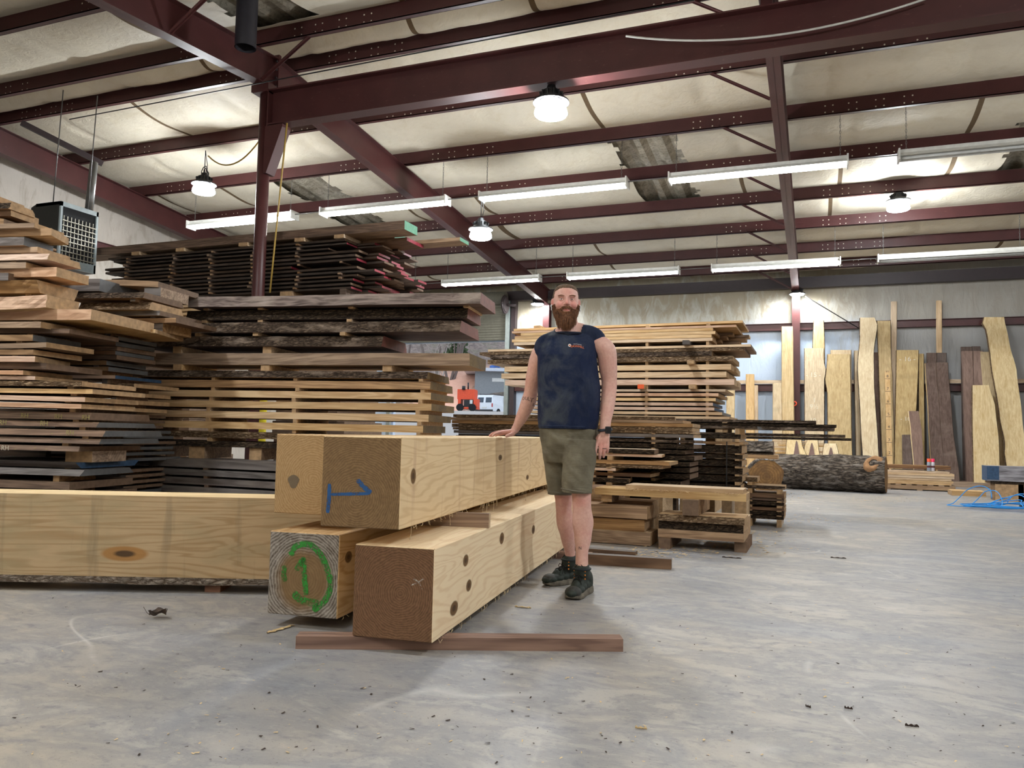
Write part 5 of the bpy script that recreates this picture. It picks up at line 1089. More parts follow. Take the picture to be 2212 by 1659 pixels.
items = [
 # left pts, right pts, ybase, ytop, mats, label, T, base, Y0, Yt
 (*st(1689, 1712, 1690, 1716, 705, 1030), 1030, 705, [VP, VP, VP], 'tall narrow board with a gray heart stripe, left of the red column', .04, 20.45, 20.80),
 (*st(1612, 1628, 1612, 1629, 808, 1032), 1032, 808, [VN, VN, VN], 'short light board standing left of the notched pale boards', .04, 20.35, 20.75),
 (*st(1629, 1636, 1629, 1637, 832, 1032), 1032, 832, [VN, VN, VN], 'narrow strip close beside the short light board', .04, 20.45, 20.75),
 (*st(1570, 1586, 1568, 1584, 840, 1030), 1030, 840, [VP, VP, VP], 'pale board half hidden by the tall stack\'s right end', .04, 20.3, 20.7),
 (*st(1670, 1688, 1670, 1689, 827, 1035), 1035, 827, [VP, VP, VP], 'pale board of middle height beside the tall narrow one', .04, 20.3, 20.7),
 ([(1758, 692), (1756, 745), (1757, 1040)], [(1779, 692), (1781, 745), (1780, 1040)], 1040, 692, [VP, BARK, VP], 'tall slab with dark bark sides behind the slab marked 15', .05, 20.35, 20.8),
 ([(1738, 752), (1739, 1040)], [(1779, 754), (1779, 780), (1784, 800), (1780, 820), (1780, 1040)], 1042, 752, [VP, BARK, VP], 'broad pale slab marked 15 and 9 1/2 in crayon', .05, 20.15, 20.7),
 ([(1795, 756), (1796, 1040)], [(1838, 757), (1840, 1040)], 1040, 756, [VP, VP, VP], 'pale slab peeking over the one with a burl edge', .04, 20.4, 20.78),
 ([(1788, 766), (1786, 800), (1783, 818), (1788, 850), (1790, 1040)], [(1836, 764), (1838, 900), (1842, 1042)], 1044, 765, [VY, BARKL, VY], 'wide yellowish slab with a curled burl on its left edge', .05, 20.1, 20.65),
 (*st(1846, 1856, 1850, 1860, 757, 1045), 1045, 757, [VP, BARKL, VP], 'narrow slab just left of the tall curved one', .04, 20.45, 20.8),
 ([(1858, 686), (1858, 730), (1853, 790), (1859, 900), (1868, 1050)], [(1889, 686), (1895, 700), (1887, 760), (1888, 830), (1896, 960), (1904, 1050)], 1052, 686, [VC, BARK, VC], 'tall curved cream slab with thick bark on its left', .07, 19.95, 20.75),
 ([(1895, 693), (1899, 800), (1904, 930), (1910, 1046)], [(1923, 693), (1924, 760), (1928, 830), (1934, 1046)], 1048, 693, [VY, BARKL, VY], 'tall yellow-green slab with three knots near its top', .05, 20.25, 20.8),
 (*st(1886, 1900, 1890, 1902, 761, 1046), 1046, 761, [VW, VW, VW], 'dark board in the gap behind the tall curved slab', .04, 20.55, 20.85),
 (*st(1926, 1937, 1924, 1932, 651, 1040), 1040, 651, [VN, VN, VN], 'very tall stud standing left, one of the two highest', .05, 20.6, 20.9),
 (*st(2024, 2034, 2026, 2036, 649, 1045), 1045, 649, [VN, VN, VN], 'very tall stud standing right, one of the two highest', .05, 20.6, 20.9),
 (*st(1937, 1984, 1932, 1972, 756, 1050), 1052, 756, [VY, BARKL, VY], 'wide pale slab marked 16, between the ruler board and dark walnut', .05, 20.1, 20.7),
 (*st(1985, 1995, 1986, 1998, 764, 1048), 1048, 764, [VY, BARKL, VY], 'narrow dim slab behind the slab marked 16', .04, 20.4, 20.78),
 (*st(1950, 1969, 1952, 1972, 939, 1052), 1052, 939, [VW, VW, VW], 'short dark square-topped board in front of the slab marked 16', .04, 19.95, 20.15),
 ([(1963, 888), (1968, 930), (1974, 1000), (1978, 1052)], [(1984, 888), (1991, 930), (1995, 1000), (1996, 1052)], 1052, 888, [VR, VC, VR], 'short curved rosy walnut slab with pale edges', .04, 19.9, 20.15),
 (*st(2003, 2023, 2010, 2030, 762, 1048), 1048, 762, [VW, VW, VW], 'walnut board showing its top behind the darker pair, left half', .04, 20.4, 20.78),
 (*st(2024, 2044, 2031, 2052, 762, 1048), 1048, 762, [VW, VW, VW], 'walnut board showing its top behind the darker pair, right half', .04, 20.45, 20.8),
 ([(1999, 784), (2006, 900), (2014, 1052)], [(2021, 784), (2030, 900), (2042, 1052)], 1054, 784, [VW, VP, VW], 'dark walnut board, left one of the leaning pair', .05, 20.05, 20.68),
 ([(2023, 783), (2032, 900), (2044, 1052)], [(2047, 783), (2056, 900), (2074, 1052)], 1054, 783, [VW, VW, VW], 'dark walnut board, right one of the leaning pair', .05, 20.0, 20.66),
 (*st(2077, 2099, 2082, 2102, 749, 1050), 1050, 749, [VW, VW, VW], 'brown board behind the rosy pair, left', .04, 20.5, 20.85),
 (*st(2100, 2117, 2104, 2118, 748, 1050), 1050, 748, [VW, VW, VW], 'brown board behind the rosy pair, right', .04, 20.5, 20.85),
 ([(2079, 758), (2082, 850), (2088, 1052)], [(2101, 758), (2103, 850), (2106, 1052)], 1054, 758, [VR, VR, VR], 'rosy brown board, left one of a close pair', .05, 20.25, 20.75),
 ([(2103, 758), (2104, 1052)], [(2122, 762), (2124, 830), (2126, 1052)], 1052, 758, [VR, VR, VR], 'rosy brown board, right one of a close pair', .05, 20.3, 20.75),
 ([(2119, 762), (2126, 860), (2134, 1052)], [(2142, 759), (2152, 820), (2166, 930), (2172, 1052)], 1054, 760, [VY, VY, VY], 'olive-tan slab behind the short stained one', .05, 20.25, 20.72),
 ([(2101, 834), (2101, 900), (2104, 1055)], [(2136, 830), (2150, 880), (2158, 960), (2160, 1055)], 1056, 832, [VC, BARKL, VC], 'short wide cream slab with an orange stain line', .05, 19.8, 20.2),
 ([(2122, 696), (2132, 715), (2140, 770), (2160, 900), (2172, 960), (2170, 975), (2176, 1016)], [(2169, 685), (2180, 740), (2196, 800), (2208, 900), (2222, 1016)], 1018, 685, [VC, BARKL, VC], 'tall cream slab with sweeping curve at the far right', .07, 20.0, 20.75),
]
SL_ = {}
for k, (pl, pr, yb, yt, mats, lb, T, Y0, Yt) in enumerate(items):
    zb = at_Y((pl[-1][0]+pr[-1][0])/2, yb, Y0).z
    base = 0.1 if zb < 0.3 else 0.1
    bb = max(0.0, zb)
    o, hit = lean(pl, pr, yb, yt, mats, 'leaning_slab', lb, T, bb, Y0, Yt); SL_[lb[:18]] = (o, hit)
# floor runner the slabs stand on
for (x0, x1, z, y0, y1, lb) in ((-3.2, 1.15, .14, 19.98, 20.75, 'long low wooden runner under the left leaning slabs, behind the log'), (1.2, 5.4, .11, 19.75, 20.75, 'long low wooden runner under the right leaning slabs')):
    b = MB(); b.box(x0, x1, y0, y1, 0, z); tag(b.build('floor_runner', TANW), lb, 'runner')
# crayon numbers and the ruler board
def mark(parentlab, txt, x, y, size, mat=M_CHALK, rot=0):
    o, hit = SL_[parentlab[:18]]; t = textmesh('crayon_number', txt, size, mat); t.parent = o; t.location = hit(x, y)-Vector(o.location)+Vector((0, -.006, 0)); t.rotation_euler = (pi/2-.17, 0, 0)
M_CR = plain('white_crayon_mark', (224, 218, 200), .8)
mark('broad pale slab marked', '- 15 -', 1757, 810, .16, M_CR); mark('broad pale slab marked', '1\n9½', 1759, 872, .16, M_CR); mark('broad pale slab marked', '- 10 -', 1756, 908, .14, M_CR)
mark('wide pale slab marked 16', '- 16 -', 1960, 776, .16, M_CR); mark('wide pale slab marked 16', '- 10', 1956, 905, .14, M_CR)
b = MB(); Yr = 20.04; pa, pb = at_Y(1914, 797, 20.5), at_Y(1923, 1048, 19.98); wdt = .115
rb = empty('ruler_board', (pb.x, pb.y, .14)); tag(rb, 'narrow homemade measuring board with foot marks FT 8 down to 2', 'ruler board')
L = (pa-pb).length; tilt = atan2(pa.y-pb.y, pa.z-.14)
M_ = Matrix.Rotation(-tilt, 4, 'X'); b.box(-wdt/2, wdt/2, 0, .03, 0, at_Y(1914, 797, 20.5).z-.14, 0, M_); b.build('board', VN, rb)
for f in range(2, 9):
    zz = at_Y(1918, 812+(8-f)*28.4, 20.2).z-.14
    q = MB(); q.box(-wdt/2, wdt/2, -.002, 0, zz-.004, zz+.004, 0, M_); q.build('foot_line', M_BLACK, rb)
    for txt, dz, sz in ((str(f), .06, .09),)+((('FT', .17, .06),) if f == 8 else ()):
        t = textmesh('foot_number', txt, sz, M_BLACK); t.parent = rb; t.location = M_ @ Vector((0, -.003, zz+dz)); t.rotation_euler = (pi/2-tilt, 0, 0)
# three small flared walnut pieces standing on a pile of sticks behind the log
for k, (pl, pr, yb, yt, lb) in enumerate((
    ([(1701, 944), (1699, 960), (1697, 990)], [(1730, 943), (1732, 960), (1744, 990)], 992, 943, 'left flared walnut piece standing behind the log'),
    ([(1745, 948), (1738, 965), (1736, 990)], [(1766, 948), (1768, 970), (1771, 990)], 990, 948, 'middle flared walnut piece with a big dark heart, behind the log'),
    ([(1781, 958), (1778, 975), (1776, 992)], [(1806, 958), (1810, 975), (1814, 992)], 993, 958, 'right flared walnut piece standing behind the log'))):
    zb = at_Y(pl[-1][0], yb, 18.7).z; lean(pl, pr, yb, yt, [VC, BARKL, VC], 'flared_piece', lb, .05, zb, 18.7+.1*(k == 1), 18.85+.1*(k == 1), 'flared walnut pieces behind the log')
    M_HEART = plain('walnut_heart_%d' % k, (122, 96, 90), .7)
    ho = C.objects[-1]; xm = (pl[-1][0]+pr[-1][0])/2; q = MB(); pts = [(xm+13*t_, yb-1-(40-k*7)*math.exp(-(t_/.42)**2)*(1-abs(t_)**3)) for t_ in [j_/8-1 for j_ in range(17)]]
    i = len(q.v); q.v += [at_Y(x, y, 18.69+(.15 if False else 0))-Vector(ho.location) for x, y in pts]; q.v = [Vector((p.x, -.004+max(0, p.z)*.2, p.z)) for p in q.v]; q.f.append(tuple(range(17))); q.mi.append(0); q.sm.append(False); q.build('heartwood', M_HEART, ho)
zb = at_Y(1740, 991, 18.7).z; R5 = rn(5)
n_ = 12
for k in range(n_):
    z0 = zb*k/n_; u0 = at_Y(1668, 1000, 18.6).x; u1 = at_Y(1822, 1000, 18.6).x
    b = MB(); b.box(0, u1-u0+R5.uniform(-.25, .1), 0, .5, 0, zb/n_-.006); o = b.build('stick_layer_board', PALE); o.location = (u0+R5.uniform(-.1, .1), 18.6, z0); tag(o, 'short board, %s from the bottom of the little pile behind the log' % ORD[k], 'board', 'boards of the little pile behind the log')
for k in range(9):
    z0 = zb+.001+k*.045; b = MB(); b.box(0, 1.0, 0, .3, 0, .03); o = b.build('stick_layer_board', YELW); o.location = (at_Y(1672, 970, 19.2).x+R5.uniform(-.1, .1), 19.1, z0-zb if False else z0); 
    b2 = MB(); tag(o, 'golden stick row, %s up, left of the flared pieces' % ORD[k], 'board', 'golden sticks left of the flared pieces')
b = MB(); b.box(0, 1.0, 0, .3, 0, zb); o = b.build('crate_base', TANW); o.location = (at_Y(1672, 970, 19.2).x, 19.11, 0); tag(o, 'low box-like base holding the golden sticks behind the log', 'base')

# ------------------------------------------------------------------ the walnut log and the squared log pieces
def logmesh(L, r0, r1, seed=0, n=70, seg=56):
    b = MB()
    for i in range(n+1):
        t = i/n; x = L*t; r = r0+(r1-r0)*t
        for k in range(seg):
            a = 2*pi*k/seg; d = noise.noise(Vector((x*1.1, cos(a)*1.2, sin(a)*1.2+seed)))*.035+abs(noise.noise(Vector((x*2.8, cos(a)*7, sin(a)*7+seed))))*.05+noise.noise(Vector((x*9, cos(a)*14, sin(a)*14)))*.012
            rr = r+d-.02; b.v.append(Vector((x, rr*cos(a), rr*sin(a))))
    for i in range(n):
        for k in range(seg): q = (k+1) % seg; b.f.append((i*seg+k, i*seg+q, (i+1)*seg+q, (i+1)*seg+k)); b.mi.append(0); b.sm.append(True)
    b.f += [tuple(range(seg)), tuple(n*seg+k for k in reversed(range(seg)))]; b.mi += [1, 1]; b.sm += [False]*2
    return b
BLOG = barkmat('deep_furrowed_bark', (40, 35, 32), (128, 116, 104), (150, 142, 134), sc=(3.5, 13, 13)); E_LOG = endgrain('log_end', (124, 92, 58), (170, 132, 86), (0, 0), 22, gray=(110, 84, 60))
pR = at_Z(1905, 1068, 0.0); pL = at_Z(1676, 1052, 0.0); la = -.15; Ll = hypot(pR.x-pL.x, pR.y-pL.y)-.1; pL = Vector((pR.x-Ll*cos(la), pR.y-Ll*sin(la)+.2, 0))
rl = (at_D(1900, 985, (Vector(pR)-CAM).dot(cf)).z)/2
b = logmesh(Ll+.1, rl*.97, rl*1.0, 3); o = b.build('walnut_log', [BLOG, E_LOG]); o.location = (pL.x, pL.y+.15, rl*.97); o.rotation_euler = (0, 0, la); tag(o, 'long dark log with deep bark lying on the floor, big knot at its right', 'log')
b = MB(); nk = 20; o_ = Vector((Ll-.10, -rl*.72, rl*.66)); nn = Vector((0.1, -.75, .65)).normalized(); t1 = nn.orthogonal().normalized(); t2 = nn.cross(t1)
rings = [(0.0, -.05, 1), (.045, -.03, 1), (.07, .005, 0), (.12, .02, 0), (.155, .0, 0), (.175, -.05, 0)]
for r, h, m_ in rings:
    for k in range(nk): a = 2*pi*k/nk; w2 = 1+.12*noise.noise(Vector((cos(a)*2, sin(a)*2, r*9))); b.v.append(o_+nn*h+t1*(r*w2*1.25*cos(a))+t2*(r*w2*.85*sin(a)))
for i in range(len(rings)-1):
    for k in range(nk): q = (k+1) % nk; b.f.append((i*nk+k, i*nk+q, (i+1)*nk+q, (i+1)*nk+k)); b.mi.append(rings[i][2]); b.sm.append(True)
b.build('knot', [plain('cut_knot_wood', (164, 122, 82), .8, var=.15), plain('knot_hollow', (38, 26, 18), .9)], o)
# second log: sawn into slabs (bark flitches) on top of a squared end, left of the log
FX = Frame((0, at_Z(1650, 1064, 0).y-.6), 0.0)
(u0, _), (u1, _) = FX.uz(1600, 970, 0), FX.uz(1669, 970, 0)
def xz(x, y): return FX.uz(x, y, 0)
b = logmesh(.9, .30, .30, 8, 18, 40)
zc1 = xz(1640, 1026)[1]
oo = b.build('short_log', [BLOG, E_LOG]); oo.rotation_euler = (0, 0, pi/2+.15); oo.location = (xz(1655, 1020)[0]+.0, FX.o.y+.02, .31); tag(oo, 'short log seen end-on, tan cut face beside the dark log', 'log')
board(FX, xz(1598, 1008)[0], xz(1680, 1008)[0], 0, .5, .62, xz(1640, 1008)[1]-.62 if xz(1640, 1008)[1] > .66 else .07, [PALE, TANW, E_TAN], 'plank', 'thick plank laid over the short log end', 'board')
zq = .62+max(.07, xz(1640, 1008)[1]-.62)
board(FX, xz(1600, 1000)[0], xz(1671, 1000)[0], .02, .55, zq+.001, max(.05, xz(1640, 996)[1]-zq), [BROWN, BARKD, E_BROWN], 'barked_slab', 'thin barked slab under the thick barked block', 'slab', rough=.02, slant=.06, seed=5)
zq2 = zq+.001+max(.05, xz(1640, 996)[1]-zq)
board(FX, xz(1600, 980)[0], xz(1669, 980)[0], .02, .55, zq2+.001, xz(1640, 953)[1]-zq2, [BROWN, BLOG, E_BROWN], 'barked_block', 'thick dark barked half-log block on top, left of the dark log', 'log', rough=.03, slant=.12, seed=6)

# ------------------------------------------------------------------ pallet of boards, cans, painted slab, blue hose
YP = at_Z(1990, 1060, 0).y; FP = Frame((0, YP), 0.0)
def pz(x, y, v=0): return FP.uz(x, y, v)
def pallet(F, u0, u1, v0, W, label):
    root = empty('pallet', F.w(u0, v0, 0)); tag(root, label, 'pallet'); L = u1-u0
    for k in range(3): b = MB(); b.box(0, L, k*(W-.09)/2, k*(W-.09)/2+.09, .02, .10); b.build('stringer', TANW, root)
    for k in range(7): b = MB(); x = k*(L-.1)/6; b.box(x, x+.1, 0, W, .10, .12); b.build('deck_board', TANW, root)
    for k in (0, 3, 6): b = MB(); x = k*(L-.1)/6; b.box(x, x+.1, 0, W, 0, .02); b.build('bottom_board', TANW, root)
    return root
uP0 = pz(1912, 1050)[0]; uP1 = pz(2064, 1050)[0]
pallet(FP, uP0, uP1, 0, 1.0, 'wooden pallet under the flat pile of boards by the log')
z = .121; R6 = rn(6)
for k, (xr, T) in enumerate(((2056, .04), (2060, .045), (2056, .045), (2062, .05), (2062, .05), (2052, .04))):
    board(FP, uP0+.02, pz(xr, 1030)[0], .02+R6.uniform(0, .03), .9, z, T-.002, [PALE, VN if False else PALE, E_TAN], 'board', 'board, %s from the bottom, in the flat pile on the pallet' % ORD[k], 'board', 'boards on the pallet by the log'); z += T
board(FP, uP0, pz(2060, 1010)[0], .35, .5, z+.03, .07, [TANW, BROWN, E_BROWN], 'beam', 'brown beam along the top of the pallet pile, behind the cans', 'beam'); stick(FP, uP0+.1, .35, .4, z+.0005, .029, 'thin spacer under the brown beam, left', None, .04); stick(FP, uP1-.3, .35, .4, z+.0005, .029, 'thin spacer under the brown beam, right', None, .04)
for x, cap, body, lb in ((2008, (240, 84, 40), (150, 162, 178), 'spray can with orange cap standing on the pallet pile'), (2017, (240, 40, 96), (206, 206, 214), 'spray can with pink cap standing on the pallet pile')):
    p = FP.w(pz(x, 1015)[0], .12, z); r = empty('spray_can', p); tag(r, lb, 'spray can', 'spray cans on the pallet pile')
    b = MB(); b.lathe([(0, 0), (.033, 0), (.034, .01), (.034, .17), (.028, .19), (0, .19)], 20); b.build('can_body', plain('can_%d' % x, body, .35, .3), r)
    b = MB(); b.lathe([(.032, .185), (.032, .25), (0, .25)], 20); b.build('cap', plain('cap_%d' % x, cap, .5), r)
    b = MB(); b.lathe([(.0345, .07), (.0345, .11)], 20); b.build('label_band', plain('band_%d' % x, (90, 40, 44), .5), r)
YQ = at_Z(2170, 1082, 0).y; FQ = Frame((0, YQ), 0.0)
zs0, zs1 = FQ.uz(2170, 1050, 0)[1], FQ.uz(2170, 1010, 0)[1]
zs0 = max(zs0, .14)
def painted():
    k = NT('gray_painted_slab'); a = k.noise(k.coord(rnd=False, scale=(1, 6, 9)), 3, 5); col = k.mix(k.ramp(a, [(.35, 0), (.7, 1)]), lin(96, 92, 96), lin(176, 174, 180)); return k.out(col, .6)
o = board(FQ, FQ.uz(2132, 1030, 0)[0], FQ.uz(2290, 1030, 0)[0], 0, .45, zs0+.08, zs1-zs0-.06, [painted(), painted(), E_BLUE], 'painted_slab', 'thick slab with gray-painted side and blue end at the right edge', 'slab')
b = MB(); uu = FQ.uz(2132, 1030, 0)[0]; b.box(0, .18, -.003, 0, .02, zs1-zs0-.06); q = b.build('blue_paint', E_BLUE, o)
board(FQ, FQ.uz(2140, 1050, 0)[0], FQ.uz(2290, 1050, 0)[0], .02, .45, zs0+.03, .048, [BROWN, BARKD, E_BROWN], 'dark_board', 'dark barked board directly under the gray-painted slab', 'board', rough=.006, seed=9)
for x, lb in ((2150, 'square block under the painted slab, nearest its blue end'), (2200, 'square block under the painted slab at the photo\'s right edge')): stick(FQ, FQ.uz(x, 1070, 0)[0], .0, .4, 0, zs0+.029, lb, None, .42, [TANW, E_TAN], 'block', cat='block')
for k, (x0, x1, y, lb) in enumerate(((2056, 2130, 1056, 'low thin plank edge between the pallet and the painted slab'),)):
    u0, u1 = FQ.uz(x0, y, .9)[0], FQ.uz(x1, y, .9)[0]; board(FQ, u0, u1, .9, .5, .001, .09, [PALE, PALE, E_TAN], 'plank', lb, 'board')
M_HOSE = plain('blue_hose', (30, 150, 232), .35)
pc = at_Z(2155, 1098, 0.02); pts = []; R7 = rn(21)
loops = [(-.35, .05, .30, .16, .22), (.05, .0, .26, .2, .10), (-.02, .04, .42, .22, .03), (.25, .02, .22, .24, .14), (.1, -.08, .45, .2, .04), (-.15, 0, .2, .26, .16), (.35, .05, .4, .2, .05), (.0, -.1, .5, .25, .02), (.2, .1, .3, .3, .1)]
for i, (cx_, cy_, rx, ry, hgt) in enumerate(loops):
    for j in range(16):
        a = 2*pi*j/16+i*.9; hh_ = .012+hgt*1.35*max(0, sin(a+.6))**1.5 + i*.004
        pts.append(pc+Vector((cx_+rx*cos(a)+R7.uniform(-.02, .02), cy_+ry*sin(a), hh_)))
pts += [pc+Vector((.6+.35*k, -.12-.02*k, .012)) for k in range(6)]
def smooth(P, n=4):
    Q = []
    for i in range(len(P)-1):
        p0, p1, p2_, p3 = P[max(i-1, 0)], P[i], P[i+1], P[min(i+2, len(P)-1)]
        for k in range(n): t = k/n; Q.append(0.5*((2*p1)+(p2_-p0)*t+(2*p0-5*p1+4*p2_-p3)*t*t+(3*p1-p0-3*p2_+p3)*t**3))
    return Q+[P[-1]]
b = MB(); b.tube(smooth(pts, 3), .0065, 7); tag(b.build('air_hose', M_HOSE), 'bright blue air hose in a loose tangle on the floor at the right', 'hose')
b = MB(); p = at_Z(2211, 1098, 0.0); b.tube([(p.x-.05, p.y, .04), (p.x+.2, p.y, .04)], .04, 10); tag(b.build('hose_fitting', M_BLACK), 'small black tool at the end of the blue hose', 'tool')
b = MB(); p = at_Y(1716, 872, 20.7); b.tube([p+Vector((.05*cos(a), -.02, .05*sin(a))) for a in [k*pi/6 for k in range(12)]], .016, 8, closed=True, cap=False); tag(b.build('orange_reel', plain('orange_plastic', (236, 88, 52), .5)), 'small orange ring hanging on the red column at the far wall', 'ring')
rod('cable', [at_Y(1740, 640, 20.5), at_Y(1860, 712, 20.8)], .012, M_BLACK, 'dark cable slanting from the column lamp down to the wall', 'cable')
# ------------------------------------------------------------------ the man
from mathutils.bvhtree import BVHTree
PD = 4.8
po = at_D(1240, 1000, PD); FMn = Frame((po.x, po.y), YAW)
def J(x, y, v=0.0): u, z = FMn.uz(x, y, v); return Vector((u, v, z))
def rp(px, v=0.0): return px*(PD+v)/FPX
def ell(b, c, r, seg=20, rings=12):
    i0 = len(b.v); c = Vector(c)
    for i in range(1, rings):
        a = pi*i/rings
        for k in range(seg): t = 2*pi*k/seg; b.v.append(c+Vector((r[0]*sin(a)*cos(t), r[1]*sin(a)*sin(t), r[2]*cos(a))))
    top = len(b.v); b.v += [c+Vector((0, 0, r[2])), c-Vector((0, 0, r[2]))]
    for i in range(rings-2):
        for k in range(seg): q = (k+1) % seg; b.f.append((i0+i*seg+k, i0+(i+1)*seg+k, i0+(i+1)*seg+q, i0+i*seg+q)); b.mi.append(0); b.sm.append(True)
    for k in range(seg):
        q = (k+1) % seg; b.f.append((top, i0+k, i0+q)); b.f.append((top+1, i0+(rings-2)*seg+q, i0+(rings-2)*seg+k)); b.mi += [0, 0]; b.sm += [True, True]
def loft(b, rings, seg=28, e=2.3):
    """rings: (centre, half width, front half depth, back half depth); superellipse in the horizontal plane"""
    i0 = len(b.v)
    for c, a, f, k_ in rings:
        for k in range(seg):
            t = 2*pi*k/seg; cx_, sy = cos(t), sin(t); d = f if sy < 0 else k_
            b.v.append(Vector(c)+Vector((a*math.copysign(abs(cx_)**(2/e), cx_), d*math.copysign(abs(sy)**(2/e), sy), 0)))
    n = len(rings)
    for i in range(n-1):
        for k in range(seg): q = (k+1) % seg; b.f.append((i0+i*seg+k, i0+i*seg+q, i0+(i+1)*seg+q, i0+(i+1)*seg+k)); b.mi.append(0); b.sm.append(True)
    b.f += [tuple(i0+k for k in reversed(range(seg))), tuple(i0+(n-1)*seg+k for k in range(seg))]; b.mi += [0, 0]; b.sm += [True, True]
def limb(b, pts, seg=18):
    P, Rr = [p for p, r in pts], [r for p, r in pts]; Q, S = [], []
    for i in range(len(P)-1):
        p0, p1, p2_, p3 = P[max(i-1, 0)], P[i], P[i+1], P[min(i+2, len(P)-1)]
        for k in range(5):
            t = k/5; Q.append(0.5*((2*p1)+(p2_-p0)*t+(2*p0-5*p1+4*p2_-p3)*t*t+(3*p1-p0-3*p2_+p3)*t**3)); S.append(Rr[i]+(Rr[i+1]-Rr[i])*(t*t*(3-2*t)))
    Q.append(P[-1]); S.append(Rr[-1]); d = (Q[0]-Q[1]).normalized(); Q = [Q[0]+d*S[0]*.7]+Q; S = [S[0]*.55]+S
    d = (Q[-1]-Q[-2]).normalized(); Q += [Q[-1]+d*S[-1]*.55, Q[-1]+d*S[-1]*.85]; S += [S[-1]*.8, S[-1]*.42]
    b.tube(Q, S, seg)
def fuse(b, name, mat, parent, vox, smooth=2, post=None):
    """closed overlapping volumes fused into one continuous skin"""
    o = b.build('tmp_'+name, mat, None, fix=True); md = o.modifiers.new('r', 'REMESH'); md.mode = 'VOXEL'; md.voxel_size = vox; md.use_smooth_shade = True
    ms = o.modifiers.new('s', 'SMOOTH'); ms.factor = .5; ms.iterations = smooth
    bpy.context.view_layer.update(); dg = bpy.context.evaluated_depsgraph_get(); me = bpy.data.meshes.new_from_object(o.evaluated_get(dg)); bpy.data.objects.remove(o)
    if post:
        for v in me.vertices: v.co = post(Vector(v.co))
    me.name = name; me.polygons.foreach_set('use_smooth', [True]*len(me.polygons)); me.materials.clear(); me.materials.append(mat); me.update()
    q = bpy.data.objects.new(name, me); C.objects.link(q)
    if parent: q.parent = parent
    return q
HC = J(1222, 655, .03)          # middle of the head
def hp(x, y, z): return HC+Vector((x, y, z))
def skinmat():
    k = NT('skin'); v = k.coord(rnd=False); f = k.noise(v, 60, 4, .6); g_ = k.noise(v, 9, 3); col = k.mix(k.ramp(f, [(.3, 0), (.7, 1)]), lin(204, 158, 146), lin(220, 180, 166)); col = k.mix(k.ramp(g_, [(.45, 0), (.7, .4)]), col, lin(204, 142, 132))
    tc = k.n('ShaderNodeTexCoord')
    def spot(c, r, amt, rgb):
        nonlocal col
        sb = k.n('ShaderNodeVectorMath', operation='SUBTRACT'); k.l(tc.outputs['Object'], sb.inputs[0]); sb.inputs[1].default_value = tuple(c)
        dv = k.n('ShaderNodeVectorMath', operation='DIVIDE'); k.l(sb.outputs[0], dv.inputs[0]); dv.inputs[1].default_value = r
        ln = k.n('ShaderNodeVectorMath', operation='LENGTH'); k.l(dv.outputs[0], ln.inputs[0]); col = k.mix(k.ramp(ln.outputs['Value'], [(.35, amt), (1.0, 0.0)]), col, lin(rgb))
    for s in (-1, 1):
        spot(hp(s*.043, -.08, -.022), (.034, .05, .032), .38, (212, 118, 112)); spot(hp(s*.085, 0, -.0), (.02, .04, .04), .5, (204, 104, 96))
    spot(hp(0, -.11, -.015), (.018, .03, .022), .4, (212, 118, 108)); spot(hp(0, -.09, .06), (.06, .05, .03), .35, (208, 132, 118))
    spot(J(1218, 1082, .14), (.06, .09, .05), .3, (202, 130, 118)); spot(J(1256, 1082, -.08), (.06, .09, .05), .35, (202, 128, 116)); spot(J(1300, 965, 0), (.06, .1, .09), .45, (206, 118, 108)); spot(J(1085, 938, .33), (.12, .1, .05), .5, (206, 118, 104))
    spot(hp(0, -.094, -.058), (.027, .02, .008), .8, (186, 92, 88))
    k.b.inputs['Subsurface Weight'].default_value = .08; k.b.inputs['Subsurface Radius'].default_value = (.012, .005, .003)
    k.bump(f, .12, .002); return k.out(col, .5, spec=.4)
SKIN = skinmat()
b = MB()
# head
loft(b, [(hp(0, .0, .112), .020, .025, .03), (hp(0, 0, .106), .043, .052, .058), (hp(0, 0, .092), .061, .074, .084), (hp(0, 0, .068), .0735, .088, .10), (hp(0, 0, .038), .0785, .093, .107), (hp(0, 0, .010), .0785, .092, .105), (hp(0, 0, -.02), .0765, .091, .09), (hp(0, 0, -.045), .072, .092, .07), (hp(0, 0, -.07), .064, .09, .055), (hp(0, 0, -.092), .051, .086, .045), (hp(0, 0, -.110), .034, .076, .03)], 32, 2.25)
limb(b, [(hp(0, -.090, .020), .0085), (hp(0, -.101, .0), .0088), (hp(0, -.109, -.016), .0108)], 12); ell(b, hp(-.0115, -.099, -.020), (.0085, .010, .0075)); ell(b, hp(.0115, -.099, -.020), (.0085, .010, .0075))
for s in (-1, 1):
    ell(b, hp(s*.031, -.084, .030), (.026, .014, .0085)); ell(b, hp(s*.042, -.063, -.022), (.027, .029, .024)); ell(b, hp(s*.084, .008, -.002), (.009, .020, .031)); ell(b, hp(s*.086, .004, -.024), (.007, .010, .012))
ell(b, hp(0, -.088, -.0525), (.025, .010, .0050)); ell(b, hp(0, -.087, -.0625), (.021, .011, .0060)); ell(b, hp(0, -.075, -.10), (.026, .022, .02))
# neck and upper chest inside the collar
limb(b, [(hp(0, .022, -.06), .062), (J(1226, 700, .075), .066), (J(1228, 722, .08), .075)], 24)
limb(b, [(J(1192, 735, .095), .044), (J(1210, 726, .09), .052), (J(1228, 724, .085), .076), (J(1250, 716, .085), .056), (J(1272, 724, .085), .044)], 20)
